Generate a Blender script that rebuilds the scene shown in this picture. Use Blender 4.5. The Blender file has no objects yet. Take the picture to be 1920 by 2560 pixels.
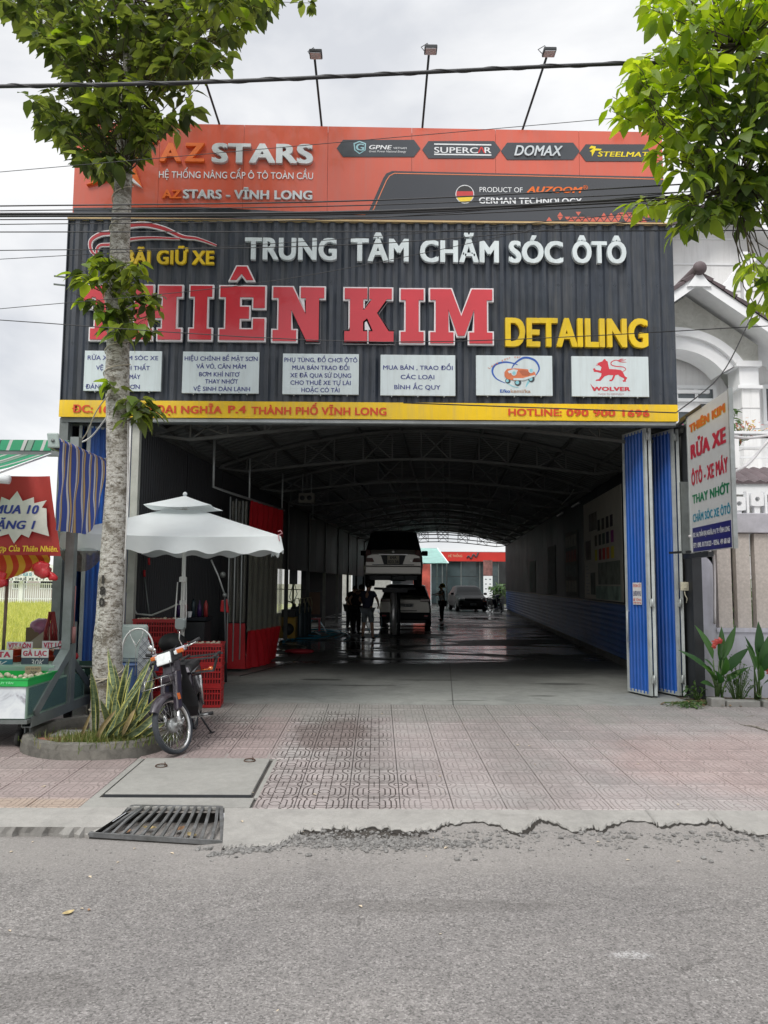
import bpy,math,random
from math import sin,cos,pi,radians,sqrt
from mathutils import Vector,Matrix,noise
S=bpy.context.scene
COL=S.collection
rnd=random.Random(7)

# ------------------------------------------------------------------ camera, sky, sun
EYE=Vector((0,0,1.8)); FPX=1923.0
ROT=Matrix.Rotation(-radians(.45),3,'Z')@ Matrix.Rotation(radians(95.29),3,'X')@ Matrix.Rotation(radians(.35),3,'Z')
cam=bpy.data.cameras.new('camera'); co=bpy.data.objects.new('camera',cam); COL.objects.link(co)
cam.sensor_fit='HORIZONTAL'; cam.sensor_width=36; cam.lens=36*FPX/1920
cam.clip_start=.05; cam.clip_end=2000
co.matrix_world=Matrix.Translation(EYE)@ ROT.to_4x4()
S.camera=co
w=bpy.data.worlds.new('World'); S.world=w; w.use_nodes=True
N,L=w.node_tree.nodes,w.node_tree.links; N.clear()
SUN_EL,SUN_AZ=50,-152
def wn(t,**k):
    n=N.new(t)
    for a,b in k.items(): setattr(n,a,b)
    return n
sky=wn('ShaderNodeTexSky',sky_type='NISHITA',sun_disc=False,sun_elevation=radians(SUN_EL),sun_rotation=radians(SUN_AZ))
bg1=wn('ShaderNodeBackground'); bg1.inputs[1].default_value=.07; L.new(sky.outputs[0],bg1.inputs[0])
tc=wn('ShaderNodeTexCoord'); mp=wn('ShaderNodeMapping'); mp.inputs['Scale'].default_value=(1.3,1.3,2.6)
L.new(tc.outputs['Generated'],mp.inputs[0])
nz=wn('ShaderNodeTexNoise'); nz.inputs['Scale'].default_value=2.1; nz.inputs['Detail'].default_value=7; nz.inputs['Roughness'].default_value=.52; nz.inputs['Distortion'].default_value=.35
L.new(mp.outputs[0],nz.inputs['Vector'])
cr=wn('ShaderNodeValToRGB'); L.new(nz.outputs[0],cr.inputs[0])
e=cr.color_ramp.elements; e[0].position=.38; e[0].color=(.555,.57,.60,1); e[1].position=.60; e[1].color=(.80,.80,.80,1)
bg2=wn('ShaderNodeBackground'); L.new(cr.outputs[0],bg2.inputs[0])
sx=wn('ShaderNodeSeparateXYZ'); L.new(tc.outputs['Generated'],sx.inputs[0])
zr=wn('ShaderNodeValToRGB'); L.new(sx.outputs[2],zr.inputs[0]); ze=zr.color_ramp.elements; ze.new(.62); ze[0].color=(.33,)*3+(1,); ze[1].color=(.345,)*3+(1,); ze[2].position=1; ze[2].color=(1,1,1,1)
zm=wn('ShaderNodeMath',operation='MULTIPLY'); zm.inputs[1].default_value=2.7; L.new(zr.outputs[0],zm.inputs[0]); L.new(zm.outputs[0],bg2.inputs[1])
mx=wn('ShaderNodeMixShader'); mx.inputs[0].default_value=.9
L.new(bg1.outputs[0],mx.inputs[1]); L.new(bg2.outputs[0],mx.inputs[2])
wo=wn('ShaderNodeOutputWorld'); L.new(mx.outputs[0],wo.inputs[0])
sl=bpy.data.lights.new('sun','SUN'); sl.energy=1.5; sl.angle=radians(22); sl.color=(1,.96,.9)
so=bpy.data.objects.new('sun',sl); COL.objects.link(so)
sd=Vector((sin(radians(SUN_AZ))*cos(radians(SUN_EL)),cos(radians(SUN_AZ))*cos(radians(SUN_EL)),sin(radians(SUN_EL))))
so.rotation_euler=sd.to_track_quat('Z','Y').to_euler(); so.location=(0,0,20)
vs=S.view_settings; vs.view_transform='Standard'; vs.look='None'; vs.exposure=.6; vs.gamma=1; vs.use_curve_mapping=False
S.cycles.use_denoising=True; S.cycles.max_bounces=8; S.cycles.transparent_max_bounces=12
S.cycles.sample_clamp_indirect=6; S.cycles.caustics_reflective=False; S.cycles.caustics_refractive=False

# ------------------------------------------------------------------ measuring helpers
def ray(px,py): return ROT @ Vector(((px-960)/FPX,(1280-py)/FPX,-1))
def at(px,py,Y):
    d=ray(px,py); return EYE+d*(Y/d.y)
def gz(px,py,z):
    d=ray(px,py); return EYE+d*((z-EYE.z)/d.z)

# ------------------------------------------------------------------ materials
MATS={}
def mat(name,rgb,rough=.6,metal=0,var=.12,scale=6,bump=.0,bscale=60,spec=.5,coat=0,alpha=1,trans=0,rough_var=.1,rgb2=None,dirt=0,emit=0,hue=0,rand=0,streak=0):
    if name in MATS: return MATS[name]
    m=bpy.data.materials.new(name); m.use_nodes=True
    nt=m.node_tree; b=nt.nodes['Principled BSDF']; n=nt.nodes; l=nt.links
    b.inputs['Metallic'].default_value=metal; b.inputs['Specular IOR Level'].default_value=spec
    b.inputs['Coat Weight'].default_value=coat; b.inputs['Alpha'].default_value=alpha
    b.inputs['Transmission Weight'].default_value=trans
    t=n.new('ShaderNodeTexCoord')
    z=n.new('ShaderNodeTexNoise'); z.inputs['Scale'].default_value=scale; z.inputs['Detail'].default_value=6; z.inputs['Roughness'].default_value=.6
    l.new(t.outputs['Object'],z.inputs['Vector'])
    r=n.new('ShaderNodeValToRGB'); l.new(z.outputs[0],r.inputs[0])
    c2=rgb2 or rgb
    a=r.color_ramp.elements; a[0].position=.3; a[1].position=.72
    a[0].color=tuple(min(1,c*(1-var)) for c in rgb)+(1,); a[1].color=tuple(min(1,c*(1+var)) for c in c2)+(1,)
    out=r.outputs[0]
    if dirt:
        z2=n.new('ShaderNodeTexNoise'); z2.inputs['Scale'].default_value=scale*.35; z2.inputs['Detail'].default_value=9; z2.inputs['Roughness'].default_value=.7
        l.new(t.outputs['Object'],z2.inputs['Vector'])
        r2=n.new('ShaderNodeValToRGB'); l.new(z2.outputs[0],r2.inputs[0]); a=r2.color_ramp.elements
        a[0].position=.42; a[0].color=(1,1,1,1); a[1].position=.68; a[1].color=(1-dirt,1-dirt,1-dirt*1.1,1)
        q=n.new('ShaderNodeMixRGB'); q.blend_type='MULTIPLY'; q.inputs[0].default_value=1
        l.new(out,q.inputs[1]); l.new(r2.outputs[0],q.inputs[2]); out=q.outputs[0]
    if streak:
        ms_=n.new('ShaderNodeMapping'); ms_.inputs['Scale'].default_value=(7,7,.45); l.new(t.outputs['Object'],ms_.inputs[0])
        z4=n.new('ShaderNodeTexNoise'); z4.inputs['Scale'].default_value=1.6; z4.inputs['Detail'].default_value=8; z4.inputs['Roughness'].default_value=.7; l.new(ms_.outputs[0],z4.inputs['Vector'])
        r4=n.new('ShaderNodeValToRGB'); l.new(z4.outputs[0],r4.inputs[0]); a=r4.color_ramp.elements; a[0].position=.45; a[1].position=.70; a[0].color=(0,0,0,1); a[1].color=(streak,)*3+(1,)
        q4=n.new('ShaderNodeMixRGB'); l.new(r4.outputs[0],q4.inputs[0]); l.new(out,q4.inputs[1]); q4.inputs[2].default_value=(.26,.25,.23,1); out=q4.outputs[0]
    if rand:
        oi=n.new('ShaderNodeObjectInfo'); h=n.new('ShaderNodeHueSaturation')
        mr=n.new('ShaderNodeMapRange'); mr.inputs[3].default_value=1-rand; mr.inputs[4].default_value=1+rand
        l.new(oi.outputs['Random'],mr.inputs[0]); l.new(mr.outputs[0],h.inputs['Value'])
        if hue:
            m2=n.new('ShaderNodeMapRange'); m2.inputs[3].default_value=.5-hue; m2.inputs[4].default_value=.5+hue
            l.new(oi.outputs['Random'],m2.inputs[0]); l.new(m2.outputs[0],h.inputs['Hue'])
        l.new(out,h.inputs['Color']); out=h.outputs[0]
    l.new(out,b.inputs['Base Color'])
    mr=n.new('ShaderNodeMapRange'); mr.inputs[3].default_value=max(0.02,rough-rough_var); mr.inputs[4].default_value=min(1,rough+rough_var)
    l.new(z.outputs[0],mr.inputs[0]); l.new(mr.outputs[0],b.inputs['Roughness'])
    if bump:
        z3=n.new('ShaderNodeTexNoise'); z3.inputs['Scale'].default_value=bscale; z3.inputs['Detail'].default_value=4
        l.new(t.outputs['Object'],z3.inputs['Vector'])
        bp=n.new('ShaderNodeBump'); bp.inputs['Strength'].default_value=bump; bp.inputs['Distance'].default_value=.01
        l.new(z3.outputs[0],bp.inputs['Height']); l.new(bp.outputs[0],b.inputs['Normal'])
    if emit:
        b.inputs['Emission Color'].default_value=tuple(rgb)+(1,); b.inputs['Emission Strength'].default_value=emit
    MATS[name]=m
    return m
def leaf_mat(name,c1,c2,tr=.45,rough=.42,stripe=None):
    if name in MATS: return MATS[name]
    m=bpy.data.materials.new(name); m.use_nodes=True
    nt=m.node_tree; n=nt.nodes; l=nt.links; b=n['Principled BSDF']; b.inputs['Roughness'].default_value=rough
    t=n.new('ShaderNodeTexCoord'); z=n.new('ShaderNodeTexNoise'); z.inputs['Scale'].default_value=1.9; z.inputs['Detail'].default_value=5
    l.new(t.outputs['Object'],z.inputs['Vector'])
    oi=n.new('ShaderNodeObjectInfo'); ge=n.new('ShaderNodeNewGeometry')
    ad=n.new('ShaderNodeMath'); ad.operation='ADD'; l.new(oi.outputs['Random'],ad.inputs[0]); l.new(ge.outputs['Random Per Island'],ad.inputs[1])
    fr=n.new('ShaderNodeMath'); fr.operation='FRACT'; l.new(ad.outputs[0],fr.inputs[0])
    r=n.new('ShaderNodeValToRGB'); l.new(fr.outputs[0],r.inputs[0]); a=r.color_ramp.elements
    a[0].color=tuple(c1)+(1,); a[1].color=tuple(c2)+(1,); a[0].position=.25; a[1].position=.95
    q=n.new('ShaderNodeMixRGB'); q.blend_type='MULTIPLY'; q.inputs[0].default_value=.35
    l.new(r.outputs[0],q.inputs[1]); l.new(z.outputs[0],q.inputs[2])
    l.new(q.outputs[0],b.inputs['Base Color'])
    tl=n.new('ShaderNodeBsdfTranslucent')
    hs=n.new('ShaderNodeHueSaturation'); hs.inputs['Hue'].default_value=.485; hs.inputs['Value'].default_value=2.6; hs.inputs['Saturation'].default_value=1.1
    l.new(q.outputs[0],hs.inputs['Color']); l.new(hs.outputs[0],tl.inputs[0])
    ms=n.new('ShaderNodeMixShader'); ms.inputs[0].default_value=tr
    l.new(b.outputs[0],ms.inputs[1]); l.new(tl.outputs[0],ms.inputs[2]); l.new(ms.outputs[0],n['Material Output'].inputs[0])
    MATS[name]=m
    return m
def glass_mat(name,rgb,alpha=.35,rough=.08):
    return mat(name,rgb,rough,alpha=alpha,var=.05,spec=.8,rough_var=.02)

# ------------------------------------------------------------------ objects
def link(o,parent=None):
    COL.objects.link(o)
    if parent: o.parent=parent
    return o
def tag(o,label=None,cat=None,group=None,kind=None):
    if label: o['label']=label
    if cat: o['category']=cat
    if group: o['group']=group
    if kind: o['kind']=kind
    return o
def thing(name,label,cat,loc=(0,0,0),rz=0,group=None,rx=0,ry=0):
    o=bpy.data.objects.new(name,None); COL.objects.link(o); o.empty_display_size=.1
    o.location=loc; o.rotation_euler=(rx,ry,rz)
    return tag(o,label,cat,group)
def copy_tree(o,parent=None):
    c=o.copy(); COL.objects.link(c)
    if parent: c.parent=parent
    for ch in KIDS.get(o.name,[]):
        copy_tree(bpy.data.objects[ch],c)
        KIDS.setdefault(c.name,[]).append(ch)
    return c
KIDS={}
def obj(name,me,parent=None,loc=(0,0,0),rot=(0,0,0),sc=(1,1,1)):
    o=bpy.data.objects.new(name,me); COL.objects.link(o)
    o.location=loc; o.rotation_euler=rot; o.scale=sc
    if parent: o.parent=parent; KIDS.setdefault(parent.name,[]).append(o.name)
    return o
def frame_of(a,b):
    d=(b-a).normalized(); u=Vector((0,0,1)) if abs(d.z)<.95 else Vector((1,0,0))
    x=d.cross(u).normalized(); return d,x,x.cross(d).normalized()
class MB:
    def __init__(s): s.v=[]; s.f=[]; s.mi=[]; s.cur=0; s.sm=[]; s.smooth=False
    def add(s,vs,fs):
        k=len(s.v); s.v += [tuple(p) for p in vs]
        for f in fs: s.f.append(tuple(i+k for i in f)); s.mi.append(s.cur); s.sm.append(s.smooth)
        return s
    def hexa(s,p):
        return s.add(p,[(3,2,1,0),(4,5,6,7),(0,1,5,4),(1,2,6,5),(2,3,7,6),(3,0,4,7)])
    def box(s,x0,x1,y0,y1,z0,z1):
        return s.hexa([(x0,y0,z0),(x1,y0,z0),(x1,y1,z0),(x0,y1,z0),(x0,y0,z1),(x1,y0,z1),(x1,y1,z1),(x0,y1,z1)])
    def cbox(s,c,sx,sy,sz,M=None):
        P=[Vector((a*sx/2,b*sy/2,d*sz/2)) for d in (-1,1) for a,b in ((-1,-1),(1,-1),(1,1),(-1,1))]
        if M is not None: P=[M @ p for p in P]
        return s.hexa([p+Vector(c) for p in P])
    def bar(s,a,b,w_,h=None):
        a=Vector(a); b=Vector(b); d,x,y=frame_of(a,b); h=h or w_
        P=[q+x*i*w_/2+y*j*h/2 for q in (a,b) for i,j in ((-1,-1),(1,-1),(1,1),(-1,1))]
        return s.hexa(P)
    def tube(s,pts,r,n=8,caps=True,closed=False):
        pts=[Vector(p) for p in pts]; R=r if hasattr(r,'__len__') else [r]*len(pts)
        vs=[]; m=len(pts); pv=None
        for i,p in enumerate(pts):
            if closed: d=(pts[(i+1)% m]-pts[i-1]).normalized()
            else: d=(pts[min(i+1,m-1)]-pts[max(i-1,0)]).normalized()
            if pv is None:
                u=Vector((0,0,1)) if abs(d.z)<.9 else Vector((1,0,0)); x=d.cross(u).normalized()
            else: x=(pv-d*pv.dot(d)).normalized()
            pv=x; y=d.cross(x)
            for k in range(n): vs.append(p+(x*cos(2*pi*k/n)+y*sin(2*pi*k/n))*R[i])
        fs=[]
        for i in range(m if closed else m-1):
            j=(i+1)% m
            for k in range(n): fs.append((i*n+k,i*n+(k+1)% n,j*n+(k+1)% n,j*n+k))
        if caps and not closed: fs += [tuple(range(n))[::-1],tuple((m-1)*n+k for k in range(n))]
        o=s.smooth; s.smooth=True; s.add(vs,fs); s.smooth=o
        return s
    def cyl(s,a,b,r,n=12,r2=None): return s.tube([a,b],[r,r if r2 is None else r2],n)
    def prism(s,poly,f0,f1):
        n=len(poly); vs=[f0(*p) for p in poly]+[f1(*p) for p in poly]
        fs=[tuple(range(n))[::-1],tuple(range(n,2*n))]+[(i,(i+1)% n,n+(i+1)% n,n+i) for i in range(n)]
        return s.add(vs,fs)
    def lathe(s,prof,c=(0,0,0),n=16,M=None):
        c=Vector(c); vs=[]
        for r_,z_ in prof:
            for k in range(n):
                p=Vector((r_*cos(2*pi*k/n),r_*sin(2*pi*k/n),z_))
                vs.append((M @ p if M is not None else p)+c)
        fs=[(i*n+k,i*n+(k+1)% n,(i+1)*n+(k+1)% n,(i+1)*n+k) for i in range(len(prof)-1) for k in range(n)]
        o=s.smooth; s.smooth=True; s.add(vs,fs); s.smooth=o
        return s
    def grid(s,P):
        a,b=len(P),len(P[0])
        return s.add([p for r_ in P for p in r_],[(i*b+j,i*b+j+1,(i+1)*b+j+1,(i+1)*b+j) for i in range(a-1) for j in range(b-1)])
    def ball(s,c,rx,ry=None,rz=None,n=8,m=6,M=None):
        ry=ry or rx; rz=rz or rx
        pr=[(sin(pi*i/m),-cos(pi*i/m)) for i in range(m+1)]; vs=[]
        for a,z_ in pr:
            for k in range(n):
                p=Vector((rx*a*cos(2*pi*k/n),ry*a*sin(2*pi*k/n),rz*z_)); vs.append((M @ p if M is not None else p)+Vector(c))
        o=s.smooth; s.smooth=True
        s.add(vs,[(i*n+k,i*n+(k+1)% n,(i+1)*n+(k+1)% n,(i+1)*n+k) for i in range(m) for k in range(n)])
        s.smooth=o; return s
    def mesh(s,name,mats):
        me=bpy.data.meshes.new(name); me.from_pydata(s.v,[],s.f); me.update()
        for m in (mats if isinstance(mats,(list,tuple)) else [mats]): me.materials.append(m)
        me.polygons.foreach_set('material_index',s.mi); me.polygons.foreach_set('use_smooth',s.sm); me.update()
        return me
    def build(s,name,mats,parent=None,loc=(0,0,0),rot=(0,0,0),bevel=0):
        o=obj(name,s.mesh(name,mats),parent,loc,rot)
        if bevel:
            b=o.modifiers.new('bevel','BEVEL'); b.width=bevel; b.segments=2; b.limit_method='ANGLE'; b.angle_limit=radians(40)
        return o
def B(*a): return MB().box(*a)

# ------------------------------------------------------------------ lettering
_FC={}
def glyphs(s,bold=0,shear=0,depth=0,space=1):
    k=(s,bold,shear,depth,space)
    if k in _FC: return _FC[k]
    if not depth and any(c in 'ƠỚỢơợớ' for c in s):
        base=s
        for a,b in zip('ƠỚỢơợớ','OÓỌoọó'): base=base.replace(a,b)
        vs,fs=glyphs(base,bold,shear,depth,space); vs=[v.copy() for v in vs]; fs=list(fs)
        for i,c in enumerate(s):
            if c in 'ƠỚỢơợớ':
                xr_=max(v.x for v in glyphs(base[:i+1],bold,shear,depth,space)[0]); up=0 if c in 'ƠỚỢ' else -.22; n0=len(vs)
                vs += [Vector((xr_+x,z+up,0)) for x,z in ((-.15,.56),(-.06,.58),(.06,.66),(.07,.77),(-.02,.77),(-.03,.70),(-.13,.65))]; fs.append(tuple(range(n0,n0+7)))
        _FC[k]=(vs,fs); return _FC[k]
    c=bpy.data.curves.new('t','FONT'); c.body=s; c.offset=bold; c.shear=shear; c.extrude=depth; c.resolution_u=4; c.space_character=space
    o=bpy.data.objects.new('t',c); COL.objects.link(o); bpy.context.view_layer.update()
    m=bpy.data.meshes.new_from_object(o.evaluated_get(bpy.context.evaluated_depsgraph_get()))
    r=([v.co.copy() for v in m.vertices],[tuple(p.vertices) for p in m.polygons])
    bpy.data.objects.remove(o); bpy.data.curves.remove(c); bpy.data.meshes.remove(m)
    _FC[k]=r; return r
CAP=.682
def lettering(name,s,O,U,V,wd,h,m,parent,bold=.0,shear=0,depth=0,lift=.003,split=False,center=False,space=1,back=None):
    """text whose capitals are h tall, wd wide, with its baseline's left end at O; U right, V up"""
    if not s.strip(): return
    space += bold*1.0
    vs,fs=glyphs(s,bold if bold <= .006 else 0,shear,1 if depth else 0,space)
    pr=list(range(len(vs))); isz=[0]*len(vs)
    def fd(i):
        while pr[i]!= i: pr[i]=pr[pr[i]]; i=pr[i]
        return i
    for f in fs:
        for i in f[1:]: pr[fd(i)]=fd(f[0])
    ids={}
    for i in range(len(vs)): isz[i]=ids.setdefault(fd(i),len(ids))% 7
    isz=isz*5
    if bold>.006:
        b=bold*.78; v2=[]; f2=[]
        sh=((0,0),(-b,-.32*b),(b,.37*b),(-.93*b,.42*b),(.9*b,-.46*b))
        for i,(dx,dy) in enumerate(sh):
            n0=len(v2); v2 += [Vector((v.x+dx,v.y+dy,v.z*(1+.012*i) if depth else v.z+.0)) for v in vs]
            f2 += [tuple(k+n0 for k in f) for f in fs]
        nz0=len(vs)
        if not depth: v2=[Vector((v.x,v.y,v.z+.0004*(i // nz0)/max(h,.01)*.0)) for i,v in enumerate(v2)]; zoff=[.00035*(i // nz0) for i in range(len(v2))]
        else: zoff=None
        vs,fs=v2,f2
    else: zoff=None
    x0=min(v.x for v in vs); x1=max(v.x for v in vs); k=h/(CAP+bold*2)
    kx=wd/(x1-x0) if wd else k
    if center: x0=(x0+x1)/2
    O=Vector(O); U=Vector(U).normalized(); V=Vector(V).normalized(); Nn=U.cross(V)
    P=[O+U*(v.x-x0)*kx+V*(v.y+bold)*k+Nn*(lift+(v.z+1)*depth/2+(zoff[i] if zoff else 0)+isz[i]*.00006) for i,v in enumerate(vs)]
    if not split:
        mb=MB(); mb.add(P,fs); return mb.build(name,m,parent)
    par=list(range(len(vs)))
    def find(i):
        while par[i]!= i: par[i]=par[par[i]]; i=par[i]
        return i
    pos={}
    for i,v in enumerate(vs):
        q=(round(v.x,4),round(v.y,4)); j=pos.setdefault(q,i)
        if j != i: par[find(i)]=find(j)
    for f in fs:
        for i in f[1:]: par[find(i)]=find(f[0])
    isl={}
    for f in fs: isl.setdefault(find(f[0]),[]).append(f)
    items=[]
    for fl in isl.values():
        xs=[vs[i].x for f in fl for i in f]; items.append([min(xs),max(xs),fl])
    items.sort(key=lambda t: t[0]); out=[]
    for it in items:
        done=False
        for g in out:
            ov=min(g[1],it[1])-max(g[0],it[0])
            if ov>.5*min(g[1]-g[0],it[1]-it[0]): g[0]=min(g[0],it[0]); g[1]=max(g[1],it[1]); g[2]+= it[2]; done=True; break
        if not done: out.append(it)
    res=[]
    for g in out:
        mp={}; vv=[]; ff=[]
        for f in g[2]:
            t=[]
            for i in f:
                if i not in mp: mp[i]=len(vv); vv.append(P[i])
                t.append(mp[i])
            ff.append(t)
        mb=MB(); mb.add(vv,ff); res.append(mb.build(name,m,parent))
    return res
X_,Y_,Z_=Vector((1,0,0)),Vector((0,1,0)),Vector((0,0,1))
def poly_curve(name,polys,offset,depth,m,parent,fmap,lift=0):
    """filled polygons with holes, grown by offset, depth deep; fmap maps (x, y, depth) to the world"""
    c=bpy.data.curves.new('p','CURVE'); c.dimensions='2D'; c.fill_mode='BOTH'; c.offset=offset; c.extrude=depth/2
    for p in polys:
        sp=c.splines.new('POLY'); sp.points.add(len(p)-1); sp.use_cyclic_u=True
        for i,q in enumerate(p): sp.points[i].co=(q[0],q[1],0,1)
    o=bpy.data.objects.new('p',c); COL.objects.link(o); bpy.context.view_layer.update()
    me=bpy.data.meshes.new_from_object(o.evaluated_get(bpy.context.evaluated_depsgraph_get()))
    bpy.data.objects.remove(o); bpy.data.curves.remove(c)
    for v in me.vertices: v.co=fmap(v.co.x,v.co.y,v.co.z+depth/2+lift)
    me.materials.clear(); me.materials.append(m); me.name=name
    return obj(name,me,parent)
def corrugated(x0,x1,z0,z1,pitch,d,flat=.45,rib=.3):
    """profile points (x, depth) of a trapezoid sheet from x0 to x1"""
    P=[]; x=x0
    while x<x1:
        for fx,dy in ((0,0),(flat,0),(flat+(1-flat-rib)/2,d),(flat+(1-flat-rib)/2+rib,d)):
            xx=x+fx*pitch
            if xx <= x1: P.append((xx,dy))
        x += pitch
    P.append((x1,P[-1][1])); return P
# ------------------------------------------------------------------ facade of the hall
F=10.5; FLOOR=.25
FL,FR=-4.405,4.15
hall=thing('car_wash_hall','long dark metal car wash hall with black ribbed front and arched roof','building',(0,F,FLOOR))
HL=Vector(hall.location)
def hp(name,mb,m,parent=None,bevel=0):
    return mb.build(name,m,parent or hall,loc=-HL if parent is None else (0,0,0),bevel=bevel)
black=mat('black cladding',(.034,.043,.060),.38,.0,.18,3,bump=.04,bscale=5,dirt=.25,streak=.22)
steel_dark=mat('dark steel',(.035,.038,.042),.5,.3,.2,5)
steel_grey=mat('grey steel',(.20,.22,.22),.5,.5,.2,5,dirt=.3)
galv=mat('galvanised steel',(.46,.49,.49),.45,.4,.12,7,dirt=.25)
P=corrugated(FL,FR,0,0,.2,-.034,.30,.26)
mb=MB(); mb.grid([[(x,F+.03+dy,4.30) for x,dy in P],[(x,F+.03+dy,6.90) for x,dy in P]])
hp('front_cladding',mb,black)
hp('side_cladding',B(FR,FR+.012,F+.0,F+.5,4.07,6.9),black); hp('side_cladding',B(FL-.012,FL,F,F+.5,4.07,6.9),black)
# capping flashing, pale with an orange underside strip
hp('top_flashing',B(FL-.01,FR+.01,F-.03,F+.45,6.902,6.925),mat('flashing',(.55,.40,.20),.5))
hp('header_beam',B(FL,FR,F+.04,F+.16,4.0,4.10),steel_grey)
hp('door_track',B(-3.4,FR,F+.02,F+.038,4.012,4.055),galv)
hp('corner_post',B(FR+.17,FR+.30,F+.05,F+.3,FLOOR-.02,4.06),steel_dark)
hp('corner_post',B(FL-.02,FL+.1,F+.05,F+.2,FLOOR-.02,4.06),steel_grey)
hp('door_post',B(-3.43,-3.33,F+.1,F+.2,FLOOR-.02,4.0),mat('cream post',(.45,.46,.42),.6,dirt=.2))
hp('white_strip',B(-3.475,-3.445,F+.08,F+.12,1.2,4.0),mat('white strip',(.82,.82,.82),.5))
hp('back_framing',MB().bar((FL,F+.35,4.1),(FL,F+.35,8.2),.06).bar((FR-.1,F+.35,4.1),(FR-.1,F+.35,8.2),.06)
   .bar((0,F+.35,4.1),(0,F+.35,8.2),.06).bar((FL,F+.35,5.6),(FR,F+.35,5.6),.06),steel_grey)
# screws as one joined part
mb=MB()
for zz in (4.45,5.1,6.0,6.8):
    for i,(x,dy) in enumerate(P):
        if dy<0 and i % 4 == 2: mb.box(x+.02,x+.032,F-.004,F+.003,zz,zz+.012)
hp('sheet_screws',mb,galv).__setitem__('kind','stuff')

# ---- orange and black sign board on top
BZ0,BZ1=6.93,8.33
bt=thing('billboard','wide orange and black glossy sign board reading AZ STARS above the black facade','billboard',(0,F,BZ0))
BO=-Vector(bt.location)
orange=mat('orange panel',(.64,.118,.068),.2,0,.07,.8,streak=.16,spec=.6,coat=.5,rough_var=.04)
gloss=mat('charcoal panel',(.028,.031,.038),.12,0,.1,1.2,spec=.7,coat=.7,rough_var=.04)
linec=mat('orange line',(.75,.22,.10),.4,var=.03)
X0,X1=-4.35,4.05
def zt(x): return 8.345-(x-X0)/(X1-X0)*.062
mb=MB()
xs=[X0+(X1-X0)*i/7 for i in range(8)]
for a,b in zip(xs,xs[1:]):
    q=MB(); q.hexa([(a,F-.02,BZ0),(b-.004,F-.02,BZ0),(b-.004,F+.05,BZ0),(a,F+.05,BZ0),(a,F-.02,zt(a)),(b-.004,F-.02,zt(b)),(b-.004,F+.05,zt(b)),(a,F+.05,zt(a))])
    q.build('panel',orange,bt,BO)
B(X0-.015,X1+.015,F+.052,F+.3,BZ0,8.27).build('back_box',steel_dark,bt,BO)
def bp_(px,py): 
    p=at(px,py,F-.02); return (p.x,p.z)
def flatpoly(name,pts,m,parent,off,y=F-.02,lift=.004):
    q=MB(); q.prism(pts, lambda x,z: (x,y-lift,z), lambda x,z: (x,y-lift-.002,z)); q.f=[f for f in q.f]; return q.build(name,m,parent,off)
# lower charcoal field with stepped curve
def step(dy,rr=10):
    c=[(bp_(184,541+dy))]
    c += [bp_(908,534+dy),bp_(916,532+dy),bp_(924,524+dy)]
    c += [bp_(958,446+dy),bp_(966,434+dy),bp_(980,428+dy)]
    c += [bp_(1660,443+dy)]
    return c
base=[bp_(1661,555),bp_(184,548)]
def clampx(pts): return [(max(X0+.002,min(X1-.002,x)),max(BZ0+.002,z)) for x,z in pts]
low=clampx([bp_(184,520),bp_(500,518),bp_(700,528),bp_(908,533)]+step(0)[2:])
flatpoly('charcoal_field',low+clampx([bp_(1661,560),bp_(184,556)]),gloss,bt,BO)
def strip(name,pts,wd,m,y,lift,parent,off):
    q=MB(); up=[]; dn=[]
    for i,(x,z) in enumerate(pts):
        a=Vector(pts[max(i-1,0)]); b=Vector(pts[min(i+1,len(pts)-1)]); d=(b-a).normalized(); n_=Vector((-d.y,d.x))*wd/2
        up.append((x+n_.x,y-lift,z+n_.y)); dn.append((x-n_.x,y-lift,z-n_.y))
    q.grid([dn,up]); return q.build(name,m,parent,off)
inn=[bp_(700,536),bp_(912,537),bp_(926,533),bp_(934,524),bp_(966,452),bp_(974,440),bp_(986,434),bp_(1300,440),bp_(1660,449)]
strip('orange_line',clampx(inn),.013,linec,F-.02,.009,bt,BO)
# row of arrow-ended brand plates
grey_plate=mat('slate plate',(.055,.062,.072),.2,0,.08,2,coat=.4)
white=mat('white letter',(.78,.80,.82),.45,0,.04,4)
silver=mat('silver letter',(.62,.66,.68),.32,.3,.05,4)
yellowp=mat('yellow print',(.85,.68,.02),.4,var=.05)
orangel=mat('orange letter',(.80,.16,.02),.35,var=.05)
def S2(zx,zy): return (820+zx*.50633,330+zy*.50633)
for k,(a,b,t,bo) in enumerate(((40,462,40,124),(462,858,46,132),(850,1248,54,138),(1238,1600,62,146))):
    mid=(t+bo)/2
    pl=flatpoly('brand_plate',[bp_(*S2(a+3,mid)),bp_(*S2(a+34,bo)),bp_(*S2(b-38,bo)),bp_(*S2(b-6,mid)),bp_(*S2(b-38,t)),bp_(*S2(a+34,t))],grey_plate if k<3 else gloss,bt,BO,lift=.006)
def blet(s,zx0,zx1,zb,ht,m,conv=S2,y=F-.02,lift=.012,**k):
    a=at(*conv(zx0,zb),y); b=at(*conv(zx1,zb),y); hh=at(*conv(zx0,zb-ht),y).z-a.z
    o=lettering(k.pop('name','lettering'),s,a,X_,Z_,b.x-a.x,hh,m,k.pop('parent',bt),lift=lift,**k)
    for q in (o if isinstance(o,list) else [o]): q.location=k.get('off',BO) if False else BO
    return o
blet('GPNE',203,316,88,22,white,bold=.035,shear=.2)
blet('VIETNAM',322,388,86,9,white)
blet('Great Power National Energy',203,386,102,10,white,shear=.2)
blet('SUPERC',524,740,106,30,white,bold=.02); blet('R',772,806,107,30,white,bold=.02); blet('Λ',738,776,107,30,mat('red print',(.65,.03,.03),.5),bold=.02)
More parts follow.
